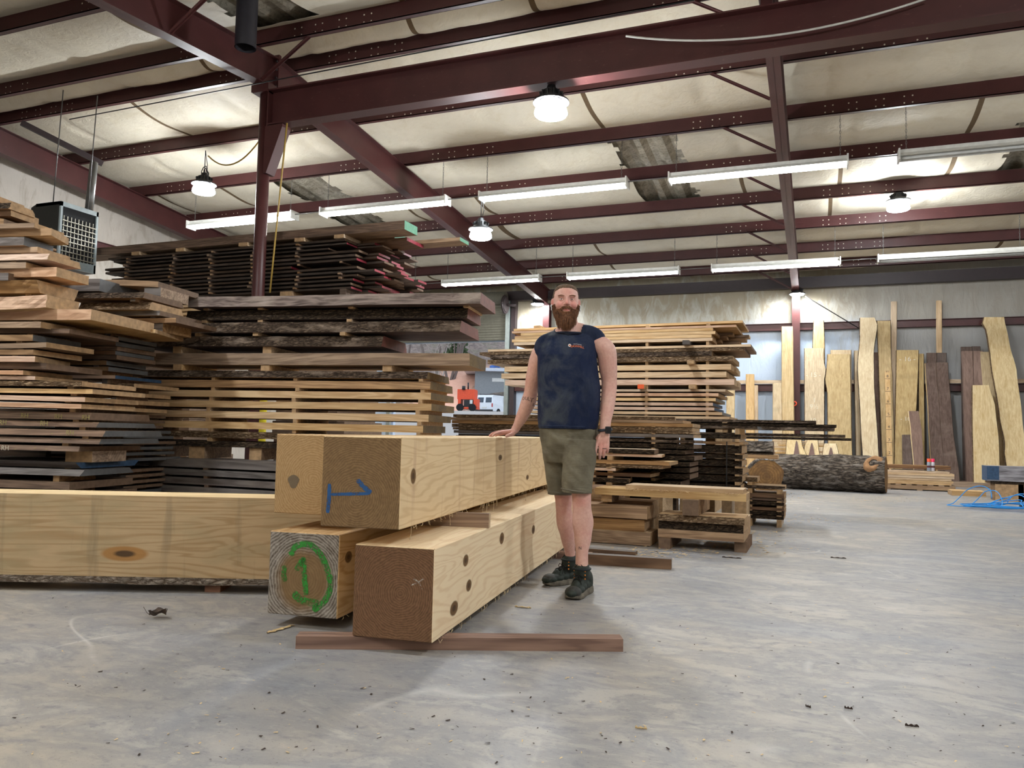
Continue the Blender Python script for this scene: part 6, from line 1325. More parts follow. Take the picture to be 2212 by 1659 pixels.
# his right arm (photo left) leaning on the timber
limb(b, [(J(1180, 748, .085), .060), (J(1164, 770, .10), rp(19)), (J(1154, 808, .15), rp(17.5)), (J(1147, 845, .21), rp(15.5)), (J(1141.5, 868, .235), rp(17.2)), (J(1129, 897, .28), rp(14.2)), (J(1116, 922, .32), rp(9.6)), (J(1112, 929, .325), rp(9.2))], 22)
# his left arm (photo right) hanging
limb(b, [(J(1290, 742, .05), .060), (J(1308, 757, .05), rp(22.5)), (J(1313, 790, .06), rp(20.5)), (J(1316, 825, .07), rp(17)), (J(1315, 852, .06), rp(16.5)), (J(1312, 880, .03), rp(15.4)), (J(1308, 912, .0), rp(11.8)), (J(1307, 930, -.01), rp(11.5))], 22)
# hanging hand: palm, fingers, thumb
v0 = -.02
def pj(x, y, v): return J(x, y, v)
for (x0, y0, x1, y1) in ((1301, 936, 1291, 957), (1305, 936, 1299, 958), (1309, 936, 1306, 957), (1312, 937, 1311, 955)): limb(b, [(pj(x0, y0, v0+.008), rp(5.2)), (pj((x0+x1)/2, (y0+y1)/2, v0-.002), rp(5.6)), (pj(x1, y1, v0-.004), rp(4.6))], 12)
for bx, by, mx, my, tx, ty, r in ((1289.0, 957, 1286.5, 972, 1286.5, 984, 3.7), (1298.0, 958, 1296.5, 975, 1295.5, 990, 3.7), (1306.3, 957, 1305.3, 973, 1304.0, 987, 3.5), (1313.6, 954, 1313.4, 967, 1311.8, 978, 3.1)):
    limb(b, [(pj(bx, by, v0-.004), rp(r+.5)), (pj(mx, my, v0-.012), rp(r+.1)), (pj((mx+tx)/2, (my+ty)/2, v0-.004), rp(r)), (pj(tx, ty, v0+.012), rp(r-.5))], 12)
limb(b, [(pj(1296, 941, v0+.03), rp(5)), (pj(1287, 952, v0+.045), rp(5)), (pj(1284, 964, v0+.045), rp(4.2)), (pj(1284, 973, v0+.04), rp(3.5))], 12)
# resting hand on the timber: fingers spread toward the left
zt = .933
def hz(x, v, h): q = J(x, 940, v); return Vector((q.x, v, zt+h))
for kx, kv, mx, mv, tx, tv, kh, mh, r in ((1088, .30, 1074, .27, 1064, .26, .034, .026, 3.3), (1086, .325, 1070, .315, 1058, .315, .038, .030, 3.4), (1087, .35, 1072, .36, 1062, .37, .036, .026, 3.2), (1091, .372, 1078, .395, 1071, .41, .030, .020, 2.9)):
    limb(b, [(J(1112, 931, .325+(kv-.335)*.45), rp(5.2)), (hz(kx, kv, kh), rp(r+1.2)), (hz(mx, mv, mh), rp(r+.2)), (hz((mx+tx)/2-.5, (mv+tv)/2, (mh+.009)/2+.004), rp(r-.1)), (hz(tx, tv, .0095), rp(r-.5))], 12)
limb(b, [(J(1112, 932, .31), rp(5.5)), (hz(1107, .285, .024), rp(5.2)), (hz(1100, .262, .017), rp(4.1)), (hz(1094, .25, .0105), rp(3.6))], 12)
limb(b, [(J(1110, 932, .335), rp(7)), (hz(1100, .33, .026), rp(6.5))], 12)
# legs from inside the shorts to inside the boots
limb(b, [(J(1252, 985, .05), rp(27)), (J(1255, 1040, .0), rp(23)), (J(1256, 1075, -.03), rp(20.5)), (J(1257, 1098, -.03), rp(20)), (J(1259, 1128, -.02), rp(23)), (J(1259, 1160, -.03), rp(18.5)), (J(1257, 1195, -.05), rp(13.2)), (J(1257, 1225, -.06), rp(13.5))], 26)
limb(b, [(J(1205, 985, .14), rp(25)), (J(1212, 1040, .17), rp(21.5)), (J(1217, 1077, .18), rp(18.8)), (J(1218, 1100, .19), rp(17.8)), (J(1221, 1128, .21), rp(19.5)), (J(1226, 1160, .24), rp(15.5)), (J(1231, 1192, .27), rp(11.8)), (J(1231, 1215, .28), rp(12.5))], 26)
ell(b, J(1254, 1077, -.062), (rp(14), .03, rp(20))); ell(b, J(1215, 1079, .150), (rp(12), .03, rp(18)))
eyes = [hp(-.0335, 0, .0125), hp(.0335, 0, .0125)]
def facepost(p):
    q = p-HC
    if abs(q.z) < .12 and q.y < -.03 and abs(q.x) < .1:
        for s in (-1, 1):
            d2 = ((q.x-s*.0325)/.0175)**2+((q.z-.011)/.0125)**2; p = p+Vector((0, .0125*math.exp(-d2), 0))
            d3 = ((q.x-s*.028)/.010)**2+((q.z+.052)/.006)**2; p = p+Vector((0, .003*math.exp(-d3), 0))
        p = p+Vector((0, .005*math.exp(-(q.x/.024)**2-((q.z+.0575)/.0022)**2), 0))
    return p
person = fuse(b, 'person', SKIN, None, .003, 3, facepost); person.location = FMn.o; person.rotation_euler = (0, 0, YAW)
tag(person, 'bearded man in dark sleeveless shirt and olive shorts, one hand resting on the timber', 'person')
pm = person.data; BV = BVHTree.FromPolygons([v.co for v in pm.vertices], [tuple(p.vertices) for p in pm.polygons])
MP = Matrix.Translation(FMn.o) @ Matrix.Rotation(YAW, 4, 'Z'); MPi = MP.inverted(); camL = MPi @ CAM
def cast(bv, x, y, eps=.0015):
    d = (MPi.to_3x3() @ ray(x, y)).normalized(); h = bv.ray_cast(camL, d); 
    return (h[0]-d*eps, h[1]) if h[0] is not None else (None, None)
# eyes, lids, brows, lashes
M_EYE = plain('eye_white', (206, 196, 190), .3, var=.02); M_IRIS = plain('blue_gray_iris', (54, 62, 70), .25); 
for s, nm in ((-1, 'right'), (1, 'left')):
    c = hp(s*.0325, -.0735, .0115); b = MB(); ell(b, c, (.0125, .0115, .0105), 16, 10); b.build('eye', M_EYE, person)
    b = MB(); ell(b, c+Vector((0, -.0085, 0)), (.0052, .0042, .0052), 14, 8); o = b.build('iris', M_IRIS, bpy.data.objects[C.objects[-1].name])
    b = MB(); up = [c+Vector((t*.0150, -.0118+abs(t)*.005, .0058-.0030*t*t)) for t in [k/4-1 for k in range(9)]]; b.tube(up, [.0012]+[.0034]*7+[.0012], 8)
    lo = [c+Vector((t*.0145, -.0112+abs(t)*.005, -.0062+.0025*t*t)) for t in [k/4-1 for k in range(9)]]; b.tube(lo, [.001]+[.003]*7+[.001], 8); b.build('eyelid', SKIN, person)
HAIRC = plain('cropped_hair', (112, 88, 66), .8, var=.2, scale=120); BEARDC = plain('ginger_brown_beard', (140, 92, 58), .7, var=.22, scale=90); BROWC = plain('brow_hair', (130, 88, 60), .8)
b = MB(); R8 = rn(3)
for s in (-1, 1):
    for k in range(60):
        t = R8.random(); q = hp(s*(.014+.036*t), 0, (.030+.0035*sin(t*3.0)-.002*t)+R8.uniform(-.0025, .0025)); h = BV.ray_cast(q+Vector((0, -.3, 0)), Vector((0, 1, 0)))
        if h[0] is None: continue
        p = h[0]; b.tube([p, p+Vector((s*.004, -.0022, .0015)), p+Vector((s*.008, -.0012, .0004))], [.0009, .0007, .0003], 4)
b.build('eyebrows', BROWC, person)['kind'] = 'stuff'
# cropped hair: tight cap lying on the skull
def shell(cond, off, name, mat, ns, amp, jitter=0.0):
    b = MB(); idx = {}; me = person.data
    ks = [p for p in me.polygons if cond(Vector(p.center)-HC)]
    for p in ks:
        f = []
        for vi in p.vertices:
            if vi not in idx:
                v = me.vertices[vi]; nz = noise.noise(Vector(v.co)*ns); idx[vi] = len(b.v); b.v.append(Vector(v.co)+Vector(v.normal)*(off+amp*nz))
            f.append(idx[vi])
        b.f.append(tuple(f)); b.mi.append(0); b.sm.append(True)
    o = b.build(name, mat, person, fix=False); sm_ = o.modifiers.new('t', 'SOLIDIFY'); sm_.thickness = off*1.2+.001; sm_.offset = -1; return o
def hairc(q):
    if abs(q.z) > .13 or abs(q.x) > .0805: return False
    if abs(q.x) > .074 and -.04 < q.z < .03 and -.03 < q.y < .035: return False
    if q.z > .083-.02*max(0, (abs(q.x)-.03)/.05)+.003*noise.noise(q*80): return True
    if q.z > .04 and q.y > -.055+.03*(q.z < .07): return q.y > -.052
    return q.y > -.03 and q.z > .0 or (q.y > .03 and q.z > -.055)
shell(hairc, .0035, 'hair', HAIRC, 220, .002)
def beardc(q):
    if q.z > .0 or q.z < -.125 or abs(q.x) > .0785 or q.y > -.005: return False
    if (q.x/.029)**2+((q.z+.0575)/.0095)**2 < 1: return False
    if q.z > -.046 and abs(q.x) < .064: return abs(q.x) < .031 and q.z < -.036+.002*cos(q.x*60) and q.y < -.07
    lim = -.046 if abs(q.x) < .064 else (-.016 if q.y > -.05 else -.034)
    return q.z < lim+.003*noise.noise(q*70)
shell(beardc, .006, 'beard_base', BEARDC, 160, .004)
b = MB(); R9 = rn(11); me = person.data; cand = [p for p in me.polygons if beardc(Vector(p.center)-HC)]
for k in range(1900):
    p = cand[R9.randrange(len(cand))]; c = Vector(p.center)+Vector(p.normal)*.003; q = c-HC
    dn = .012+.044*max(0, min(1, (-q.z-.035)/.07))*(1-.35*abs(q.x)/.07); n_ = Vector(p.normal); side = Vector((q.x*.18, 0, 0))+Vector((R9.uniform(-.006, .006), R9.uniform(-.004, .004), 0))
    if q.z > -.05: dn = .010
    if abs(q.x) > .05: dn *= .62
    L_ = dn*R9.uniform(.7, 1.15); mid = c+n_*((.007 if abs(q.x) < .05 else .003)+.003*R9.random())+Vector((0, -.001, -L_*.45))+side*.4; tip = c+n_*(.006 if abs(q.x) < .05 else .002)+Vector((-q.x*.12, .0, -L_))+side*.8
    b.tube([c, mid, tip], [.0013, .0011, .0004], 4, cap=False)
b.build('beard', BEARDC, person)['kind'] = 'stuff'
# ---- shirt
def shirtmat():
    k = NT('dark_navy_jersey'); f = k.noise(k.coord(rnd=False), 7, 6, .65, .5); g_ = k.noise(k.coord(rnd=False), 260, 2, .7); h = k.noise(k.coord(rnd=False, scale=(6, 6, 1.6)), 3.2, 5, .6, .6)
    tc = k.n('ShaderNodeTexCoord'); sp = k.n('ShaderNodeSeparateXYZ'); k.l(tc.outputs['Object'], sp.inputs[0])
    dust = k.math('MULTIPLY', k.ramp(f, [(.42, 0), (.62, .8)]), k.ramp(k.math('ADD', k.math('MULTIPLY', sp.outputs[0], -2.2), .45), [(.25, .25), (.75, 1.0)]))
    col = k.mix(g_, lin(14, 22, 46), lin(30, 42, 74)); col = k.mix(dust, col, lin(72, 78, 84)); k.bump(h, .55, .02); return k.out(col, .75, spec=.2)
SHIRT = shirtmat()
def mid(y, xl, xr, v): return J((xl+xr)/2, y, v), rp((xr-xl)/2, v)
b = MB(); rr = []
for y, xl, xr, v, f, bk in ((927, 1163, 1290, .08, .135, .115), (905, 1161, 1294, .08, .142, .12), (870, 1161, 1297, .075, .148, .125), (835, 1161, 1297, .07, .142, .125), (800, 1160, 1292, .065, .135, .13), (770, 1161, 1289, .06, .132, .13), (745, 1168, 1290, .06, .112, .12), (728, 1180, 1284, .07, .082, .10), (716, 1196, 1272, .085, .055, .08)):
    c, a = mid(y, xl, xr, v); rr.append((c, a, f, bk))
loft(b, rr, 36, 2.5)
limb(b, [(J(1216, 727, .085), .058), (J(1192, 736, .085), .056), (J(1176, 746, .085), .060), (J(1172, 765, .085), .056)], 20); limb(b, [(J(1240, 720, .08), .056), (J(1268, 722, .07), .058), (J(1288, 733, .06), .060), (J(1289, 755, .06), .054)], 20)
def shirtpost(p):
    a = noise.noise(Vector((p.x*7, p.y*5, p.z*3.2)))*.013+noise.noise(Vector((p.x*15+p.z*6, p.y*9, p.z*8)))*.008+noise.noise(Vector((p.x*22-p.z*16, p.y*9, p.z*7)))*.004
    return p+Vector((0, a, 0)) if p.z > 1.0 else p+Vector((a*.4, a*1.2, 0))
shirt = fuse(b, 'shirt', SHIRT, person, .005, 3, shirtpost)
# neckline opening: trim the shirt where the neck and upper chest show
me = shirt.data; bmh = bmesh.new(); bmh.from_mesh(me); nc_ = J(1229, 704, .07)
def inneck(p): q = p-nc_; return (q.x/.089)**2+((q.y)/.09)**2 < 1 and q.z > (-.052 if q.y < 0 else -.02)+.30*q.x*q.x
bmesh.ops.delete(bmh, geom=[v for v in bmh.verts if inneck(v.co)], context='VERTS'); bmh.to_mesh(me); bmh.free()
BS = BVHTree.FromPolygons([v.co for v in me.vertices], [tuple(p.vertices) for p in me.polygons])
b = MB(); col_pts = []
for k in range(28):
    a = 2*pi*k/28; x, y = .090*cos(a), .091*sin(a); z = (-.053 if y < 0 else -.021)+.30*x*x; t = min(1, max(0, (y+.03)/.06)); z = -.053*(1-t)-.021*t+.30*x*x; col_pts.append(nc_+Vector((x, y, z)))
b.tube(col_pts, .0062, 8, closed=True, cap=False); b.build('collar', plain('navy_rib', (20, 28, 50), .8), person)
b = MB(); hem = []
for k in range(40):
    a = 2*pi*k/40; c, ra = mid(926, 1162, 1291, .08); d_ = Vector((cos(a), sin(a), 0)); h = BS.ray_cast(c+d_*.4, -d_); 
    if h[0]: hem.append(h[0]+d_*.002+Vector((0, 0, .014)))
b.tube(hem, .0022, 5, closed=True, cap=False); b.build('hem_seam', plain('navy_thread', (36, 52, 84), .8), person)
# chest print
def decal(text, x, y, size, mat, bv, name, roll=0.0, parent=person, spacing=1.0, yawadj=0.0, eps=.002):
    p, n_ = cast(bv, x, y, eps)
    if p is None: return
    cu_ = bpy.data.curves.new(name, 'FONT'); cu_.body = text; cu_.size = size; cu_.align_x = 'CENTER'; cu_.align_y = 'CENTER'; cu_.extrude = .0003; cu_.space_character = spacing; cu_.materials.append(mat)
    o = bpy.data.objects.new('tmp', cu_); C.objects.link(o); bpy.context.view_layer.update(); me2 = bpy.data.meshes.new_from_object(o.evaluated_get(bpy.context.evaluated_depsgraph_get())); bpy.data.objects.remove(o)
    t = bpy.data.objects.new(name, me2); C.objects.link(t); n_ = -n_ if n_.dot(Vector((0, -1, 0))) < 0 else n_
    zax = n_.normalized(); xax = Vector((1, 0, 0)); xax = (xax-zax*xax.dot(zax)).normalized(); yax = zax.cross(xax); M = Matrix((xax, yax, zax)).transposed().to_4x4() @ Matrix.Rotation(roll, 4, 'Z')
    for v in me2.vertices:
        q = p+(M.to_3x3() @ Vector(v.co)); h = bv.ray_cast(q+zax*.08, -zax); v.co = (h[0]+zax*(.0012+v.co.z)) if h[0] is not None else q
    me2.update(); t.parent = parent; return t
M_ORT = plain('orange_print', (226, 112, 48), .6); M_WHT = plain('white_print', (220, 220, 220), .6); M_INK = plain('tattoo_ink', (74, 62, 62), .6)
decal('SAWMILL', 1248, 748.3, .0205, M_ORT, BS, 'chest_print', -.03); decal('CHATTANOOGA', 1248, 743.6, .0065, M_WHT, BS, 'chest_print', -.03)
p, n_ = cast(BS, 1230.5, 746)
b = MB()
for r0, r1, mt in ((.0, .0045, 1), (.0045, .0095, 0)):
    for k in range(16): a, c_ = 2*pi*k/16, 2*pi*(k+1)/16; z_ = Vector((0, -.001, 0)); b.quad(p+Vector((r0*cos(a), 0, r0*sin(a)))+z_, p+Vector((r1*cos(a), 0, r1*sin(a)))+z_, p+Vector((r1*cos(c_), 0, r1*sin(c_)))+z_, p+Vector((r0*cos(c_), 0, r0*sin(c_)))+z_, mt)
b.build('chest_emblem', [M_WHT, M_ORT], person)
for ch, x, y, sz, ro in (('O', 1130.5, 861, .030, -.1), ('U', 1137, 861, .030, -.15), ('L', 1142.5, 862, .034, -.2), ('T', 1148.5, 865, .042, -.25), ('ε', 1152.5, 874, .032, -.2)): decal(ch, x, y, sz, M_INK, BV, 'tattoo_letter', ro, eps=.001)
decal('N', 1253, 1184, .026, M_INK, BV, 'tattoo_letter', 0, eps=.001)
# ---- shorts
def shortsmat():
    k = NT('olive_twill'); f = k.noise(k.coord(rnd=False), 8, 6, .6, .4); g_ = k.noise(k.coord(rnd=False, scale=(3, 3, 12)), 3, 5, .6, 1.0); t_ = k.noise(k.coord(rnd=False), 300, 2)
    col = k.mix(k.ramp(f, [(.35, 0), (.7, 1)]), lin(98, 92, 78), lin(130, 124, 106)); col = k.mix(k.math('MULTIPLY', t_, .35), col, lin(78, 74, 64)); k.bump(g_, .35, .018); return k.out(col, .85, spec=.15)
b = MB(); rr = []
for y, xl, xr, v, f, bk in ((912, 1164, 1291, .085, .128, .11), (930, 1164, 1292, .085, .130, .12), (955, 1168, 1291, .085, .125, .13), (980, 1172, 1289, .09, .115, .12), (1000, 1180, 1282, .09, .09, .10)):
    c, a = mid(y, xl, xr, v); rr.append((c, a, f, bk))
loft(b, rr, 32, 2.5)
def leg(rows):
    q = []
    for y, xl, xr, v, f, bk in rows: c, a = mid(y, xl, xr, v); q.append((c, a, f, bk))
    loft(b, q, 28, 2.3)
leg(((950, 1216, 1290, .03, .115, .10), (985, 1216, 1288, .01, .115, .10), (1020, 1214, 1284, -.01, .108, .10), (1045, 1213, 1280, -.02, .104, .10), (1064, 1213, 1277, -.025, .102, .10)))
leg(((950, 1168, 1240, .13, .11, .11), (985, 1173, 1240, .145, .105, .11), (1020, 1178, 1238, .16, .10, .10), (1050, 1182, 1236, .17, .095, .10), (1068, 1183, 1236, .175, .092, .10)))
def shortpost(p):
    return p+Vector((noise.noise(Vector((p.x*4, p.y*5, p.z*16)))*.004, noise.noise(Vector((p.x*7, p.y*3, p.z*20+p.x*18)))*.0085+noise.noise(Vector((p.x*16, p.y*3, p.z*34)))*.003, 0))
shorts = fuse(b, 'shorts', shortsmat(), person, .005, 2, shortpost)
# open the two leg ends
me = shorts.data; bmh = bmesh.new(); bmh.from_mesh(me); BH = BVHTree.FromPolygons([v.co for v in me.vertices], [tuple(p.vertices) for p in me.polygons])
b = MB()
for (y0, x0, x1, v_, f_, b_) in ((1062, 1213, 1277, -.025, .102, .10), (1066, 1183, 1236, .175, .092, .10)):
    c, a_ = mid(y0, x0, x1, v_); b2 = []
    for k in range(30): a = 2*pi*k/30; d_ = Vector((cos(a), sin(a), 0)); h = BVHTree.FromPolygons([v.co for v in me.vertices], [tuple(p.vertices) for p in me.polygons]).ray_cast(c+Vector((0, 0, .012)), d_) if k == -1 else None; b2.append(c+Vector((a_*1.0*cos(a), (f_ if sin(a) < 0 else b_)*sin(a)*1.0, .008-.010*cos(a))))
    b.tube(b2, .0055, 6, closed=True, cap=False)
b.build('leg_hems', plain('olive_hem', (108, 102, 88), .85), person)
bmh.free()
# watch, ring, earbuds
M_WATCH = plain('black_watch', (20, 22, 28), .35)
wc = J(1307, 929, -.01); b = MB(); b.tube([wc+Vector((rp(13.2)*cos(a), rp(12.2)*sin(a), .004*cos(a))) for a in [2*pi*k/24 for k in range(24)]], .0085, 8, closed=True, cap=False); b.build('watch_strap', plain('watch_strap', (34, 42, 58), .6), person)
b = MB(); M_ = Matrix.Translation(wc+Vector((rp(5), -rp(13.5), 0))) @ Matrix.Rotation(.25, 4, 'Z'); b.box(-.019, .019, -.006, .006, -.022, .022, 0, M_); o = b.build('watch_face', M_WATCH, person); bv_ = o.modifiers.new('b', 'BEVEL'); bv_.width = .005; bv_.segments = 3
b = MB(); rc = J(1305.5, 969, -.027); b.tube([rc+Vector((rp(4.9)*cos(a), rp(4.9)*sin(a), 0)) for a in [2*pi*k/16 for k in range(16)]], .0022, 6, closed=True, cap=False); b.build('ring', M_WATCH, person)
for s in (-1, 1):
    b = MB(); c = hp(s*.088, -.012, -.022); ell(b, c, (.008, .009, .010), 12, 8); limb(b, [(c+Vector((0, -.003, -.004)), .0042), (c+Vector((s*.001, -.006, -.026)), .0036)], 8); b.build('earbud', plain('earbud_white_%d' % (s+1), (226, 228, 230), .3), person)
# ---- boots
BOOT = plain('dark_green_boot', (44, 54, 48), .7, var=.18, scale=26); SOLE = plain('boot_sole', (120, 112, 98), .8, var=.2, scale=30); TOE = plain('boot_toe_cap', (70, 70, 66), .7, var=.2, scale=40); LACE = plain('lace', (30, 30, 28), .8); HOOK = plain('orange_lace_hook', (232, 140, 48), .5)
def lz(x, y, z=0.0):
    p = MPi @ at_Z(x, y, z); return p
def boot(toe, heel, ank, side, nm):
    d = (toe-heel); d.z = 0; L = d.length; d.normalize(); s = Vector((-d.y, d.x, 0)); H = Vector((heel.x, heel.y, 0))
    def P(t, w_, z): return H+d*(L*t)+s*w_+Vector((0, 0, z))
    prof = [(0, .030), (.06, .036), (.2, .038), (.38, .036), (.55, .044), (.72, .052), (.86, .048), (.95, .036), (1.0, .018)]
    b = MB(); seg = []
    out = [(t, w_) for t, w_ in prof]+[(t, -w_) for t, w_ in reversed(prof)]
    i0 = len(b.v); n = len(out)
    for z, k_ in ((0.0, .96), (.006, 1.05), (.018, 1.06), (.027, 1.0), (.031, .94)):
        for t, w_ in out: b.v.append(P(.5+(t-.5)*(1+(k_-1)*.4), w_*k_, z+(.010*max(0, t-.85)/.15 if z < .01 else 0)+(.012*(1-t) if z > .02 else 0)))
    for r_i in range(4):
        for k in range(n): q = (k+1) % n; b.f.append((i0+r_i*n+k, i0+r_i*n+q, i0+(r_i+1)*n+q, i0+(r_i+1)*n+k)); b.mi.append(0); b.sm.append(False)
    b.f += [tuple(i0+k for k in reversed(range(n))), tuple(i0+4*n+k for k in range(n))]; b.mi += [0, 0]; b.sm += [False, False]
    sole = b.build('boot_sole', SOLE, person)
    b = MB()
    for t, r, z in ((.08, .036, .06), (.2, .040, .062), (.36, .042, .062), (.52, .046, .056), (.68, .050, .048), (.82, .048, .042), (.93, .036, .038)): ell(b, P(t, 0, z), (r, r*1.2, z*.62), 18, 10)
    limb(b, [(P(.16, 0, .06), .044), (P(.20, 0, .10), .045), (Vector((ank.x, ank.y, .135)), .047), (Vector((ank.x, ank.y, .158)), .050)], 20)
    limb(b, [(P(.30, 0, .105), .034), (P(.48, 0, .082), .036), (P(.66, 0, .062), .038)], 16)
    up = fuse(b, 'boot', BOOT, person, .004, 2, lambda p: p+Vector((0, 0, .002*noise.noise(p*40))))
    if True: up['label'] = nm
    bv = BVHTree.FromPolygons([v.co for v in up.data.vertices], [tuple(p.vertices) for p in up.data.polygons])
    b = MB()
    for t in (.80, .86, .92, .97): pass
    ell(b, P(.86, 0, .040), (.050, .050, .036), 18, 10); cap = fuse(b, 'toe_cap', TOE, person, .004, 1)
    b = MB(); q_ = []
    for k, t in enumerate((.30, .38, .46, .54, .62)):
        for sg in (-1, 1):
            a_, c_ = P(t, -.026*sg, .2), P(t+.045, .026*sg, .2); pts_ = []
            for j in range(7):
                m_ = a_.lerp(c_, j/6); h = bv.ray_cast(m_, Vector((0, 0, -1))); 
                if h[0]: pts_.append(h[0]+Vector((0, 0, .003)))
            if len(pts_) > 2: b.tube(pts_, .0026, 6)
    kn = P(.36, 0, .2); h = bv.ray_cast(kn, Vector((0, 0, -1))); kz = Vector((ank.x, ank.y, 0))+d*.052+Vector((0, 0, .125))
    for sg in (-1, 1):
        b.tube([kz, kz+s*sg*.020+d*.014+Vector((0, 0, .012)), kz+s*sg*.036+d*.010+Vector((0, 0, -.004)), kz+s*sg*.022+d*.012+Vector((0, 0, -.018)), kz], .0024, 6); b.tube([kz, kz+s*sg*.022+d*.02+Vector((0, 0, -.02)), kz+s*sg*.03+d*.028+Vector((0, 0, -.045))], .0022, 6)
    for k in range(3):
        z = .150-k*.022; b.tube([Vector((ank.x, ank.y, z))+s*.03+d*.036, Vector((ank.x, ank.y, z-.004))+d*.052, Vector((ank.x, ank.y, z))-s*.03+d*.036], .0025, 6)
    b.build('laces', LACE, person)
    b = MB()
    for k in range(3):
        for sg in (-1, 1): c = Vector((ank.x, ank.y, .150-k*.022))+s*.034*sg+d*.034; ell(b, c, (.005, .006, .005), 8, 6)
    b.build('lace_hooks', HOOK, person)
    b = MB(); b.tube([Vector((ank.x, ank.y, .160))+Vector((.050*cos(a), .050*sin(a), 0)) for a in [2*pi*k/20 for k in range(20)]], .008, 8, closed=True, cap=False); b.build('boot_collar', plain('boot_collar_%d' % side, (34, 42, 44), .8), person)
aL, aR = J(1257, 1215, -.055), J(1231, 1205, .28)
tL = lz(1232, 1297); hL = tL+(Vector((aL.x+.02, aL.y+.05, 0))-Vector((tL.x, tL.y, 0))).normalized()*.30
tR = lz(1176, 1266); hR = tR+(Vector((aR.x+.02, aR.y+.05, 0))-Vector((tR.x, tR.y, 0))).normalized()*.30
boot(tL, hL, aL, 1, 'dark green hiking boot nearer the camera'); boot(tR, hR, aR, 2, 'dark green hiking boot set back beside the timber')
# ------------------------------------------------------------------ doors, bollard and the yard outside
M_SLAT = plain('door_slats', (118, 116, 104), .5); M_GUIDE = plain('door_guide', (150, 158, 156), .4, .4)
b = MB(); n_ = 15
for k in range(n_):
    z = DZ+(4.78-DZ)*k/n_; h = (4.78-DZ)/n_
    b.quad(Vector((DX0, 20.92, z)), Vector((DX1, 20.92, z)), Vector((DX1, 20.90, z+h*.5)), Vector((DX0, 20.90, z+h*.5))); b.quad(Vector((DX0, 20.90, z+h*.5)), Vector((DX1, 20.90, z+h*.5)), Vector((DX1, 20.92, z+h)), Vector((DX0, 20.92, z+h)))
struct(b.build('door_1', M_SLAT))
b = MB(); b.box(DX1-.05, DX1+.07, 20.86, 20.98, 0, 4.8); b.box(DX0-.07, DX0+.05, 20.86, 20.98, 0, 4.8); struct(b.build('trim_2', M_GUIDE))
b = MB(); b.box(DX1+.10, DX1+.24, 20.9, 21.1, 0, 4.8); struct(b.build('trim_3', M_DARK))
b = MB(); b.tube([(DX0, 20.62, 4.86), (DX1+.05, 20.62, 4.86)], .17, 20); struct(b.build('door_1_roll', M_SLAT))
wc_ = at_Y(1091, 658, 20.4); b = MB(); b.tube([wc_+Vector((0, .24*cos(a), .24*sin(a))) for a in [2*pi*k/24 for k in range(24)]], .03, 8, closed=True, cap=False); b.tube([wc_+Vector((-.04, 0, 0)), wc_+Vector((.04, 0, 0))], .21, 20); b.tube([wc_+Vector((-.08, 0, 0)), wc_+Vector((.3, .1, 0))], .03, 8)
b.bar(wc_+Vector((.05, .05, .0)), wc_+Vector((.16, .5, .0)), .05, .05)
tag(b.build('chain_wheel', M_DARK), 'dark hand-chain wheel at the top corner of the roll-up door', 'wheel')
b = MB(); b.box(DX1+.12, DX1+.22, 20.86, 20.9, 3.05, 3.2); tag(b.build('door_switch', M_WHITE), 'small gray switch box on the frame beside the doorway', 'switch')
Y0_, Y1_ = at_X(386, 900, XL+.1).y, at_X(437, 900, XL+.1).y
b = MB(); b.box(XL+.06, XL+.13, Y0_, Y1_, 0, 2.2)
for z in (.5, 1.0, 1.5): b.box(XL+.13, XL+.14, Y0_, Y1_, z, z+.03)
struct(b.build('door_2', plain('pale_blue_door', (204, 222, 232), .5)))
b = MB(); p = at_D(563, 900, 13.6); b.tube([(p.x, p.y, 0), (p.x, p.y, 2.0)], .10, 20); b.lathe([(.10, 2.0), (.07, 2.05), (0, 2.07)], 20, 0, (p.x, p.y, 0)); tag(b.build('bollard', plain('safety_yellow', (232, 214, 20), .5)), 'bright yellow post seen through the gaps of the tall slab stack', 'post')
FO = Frame(at_D(1060, 880, 75), YAW)
def hh(t):          # height of the yard and bank by distance in front of the camera
    s = lambda a, b_, x: max(0, min(1, (x-a)/(b_-a)))
    q = s(27, 62, t); q = q*q*(3-2*q); r = s(80, 128, t); return 2.65*q+26*r**1.15
b = MB(); NU, NV = 60, 70; vs = [24+(j/NV)**1.3*150 for j in range(NV+1)]
for i in range(NU+1):
    for t in vs:
        u = -60+i*2.0; d = t-75; p = FO.w(u, d, 0); z = hh(t)+(0 if t < 70 else 1.6*noise.noise(Vector((u*.08, t*.06, 0)))*min(1, (t-70)/20)+.5*noise.noise(Vector((u*.4, t*.3, 3)))*min(1, (t-70)/20)); b.v.append(Vector((p.x, p.y, z if t > 28 else -.02)))
for i in range(NU):
    for j in range(NV): b.f.append((i*(NV+1)+j, (i+1)*(NV+1)+j, (i+1)*(NV+1)+j+1, i*(NV+1)+j+1)); b.mi.append(0); b.sm.append(True)
b.f = [f for f in b.f if all(b.v[q].y > 21.4 for q in f)]; b.mi = [0]*len(b.f); b.sm = [True]*len(b.f)
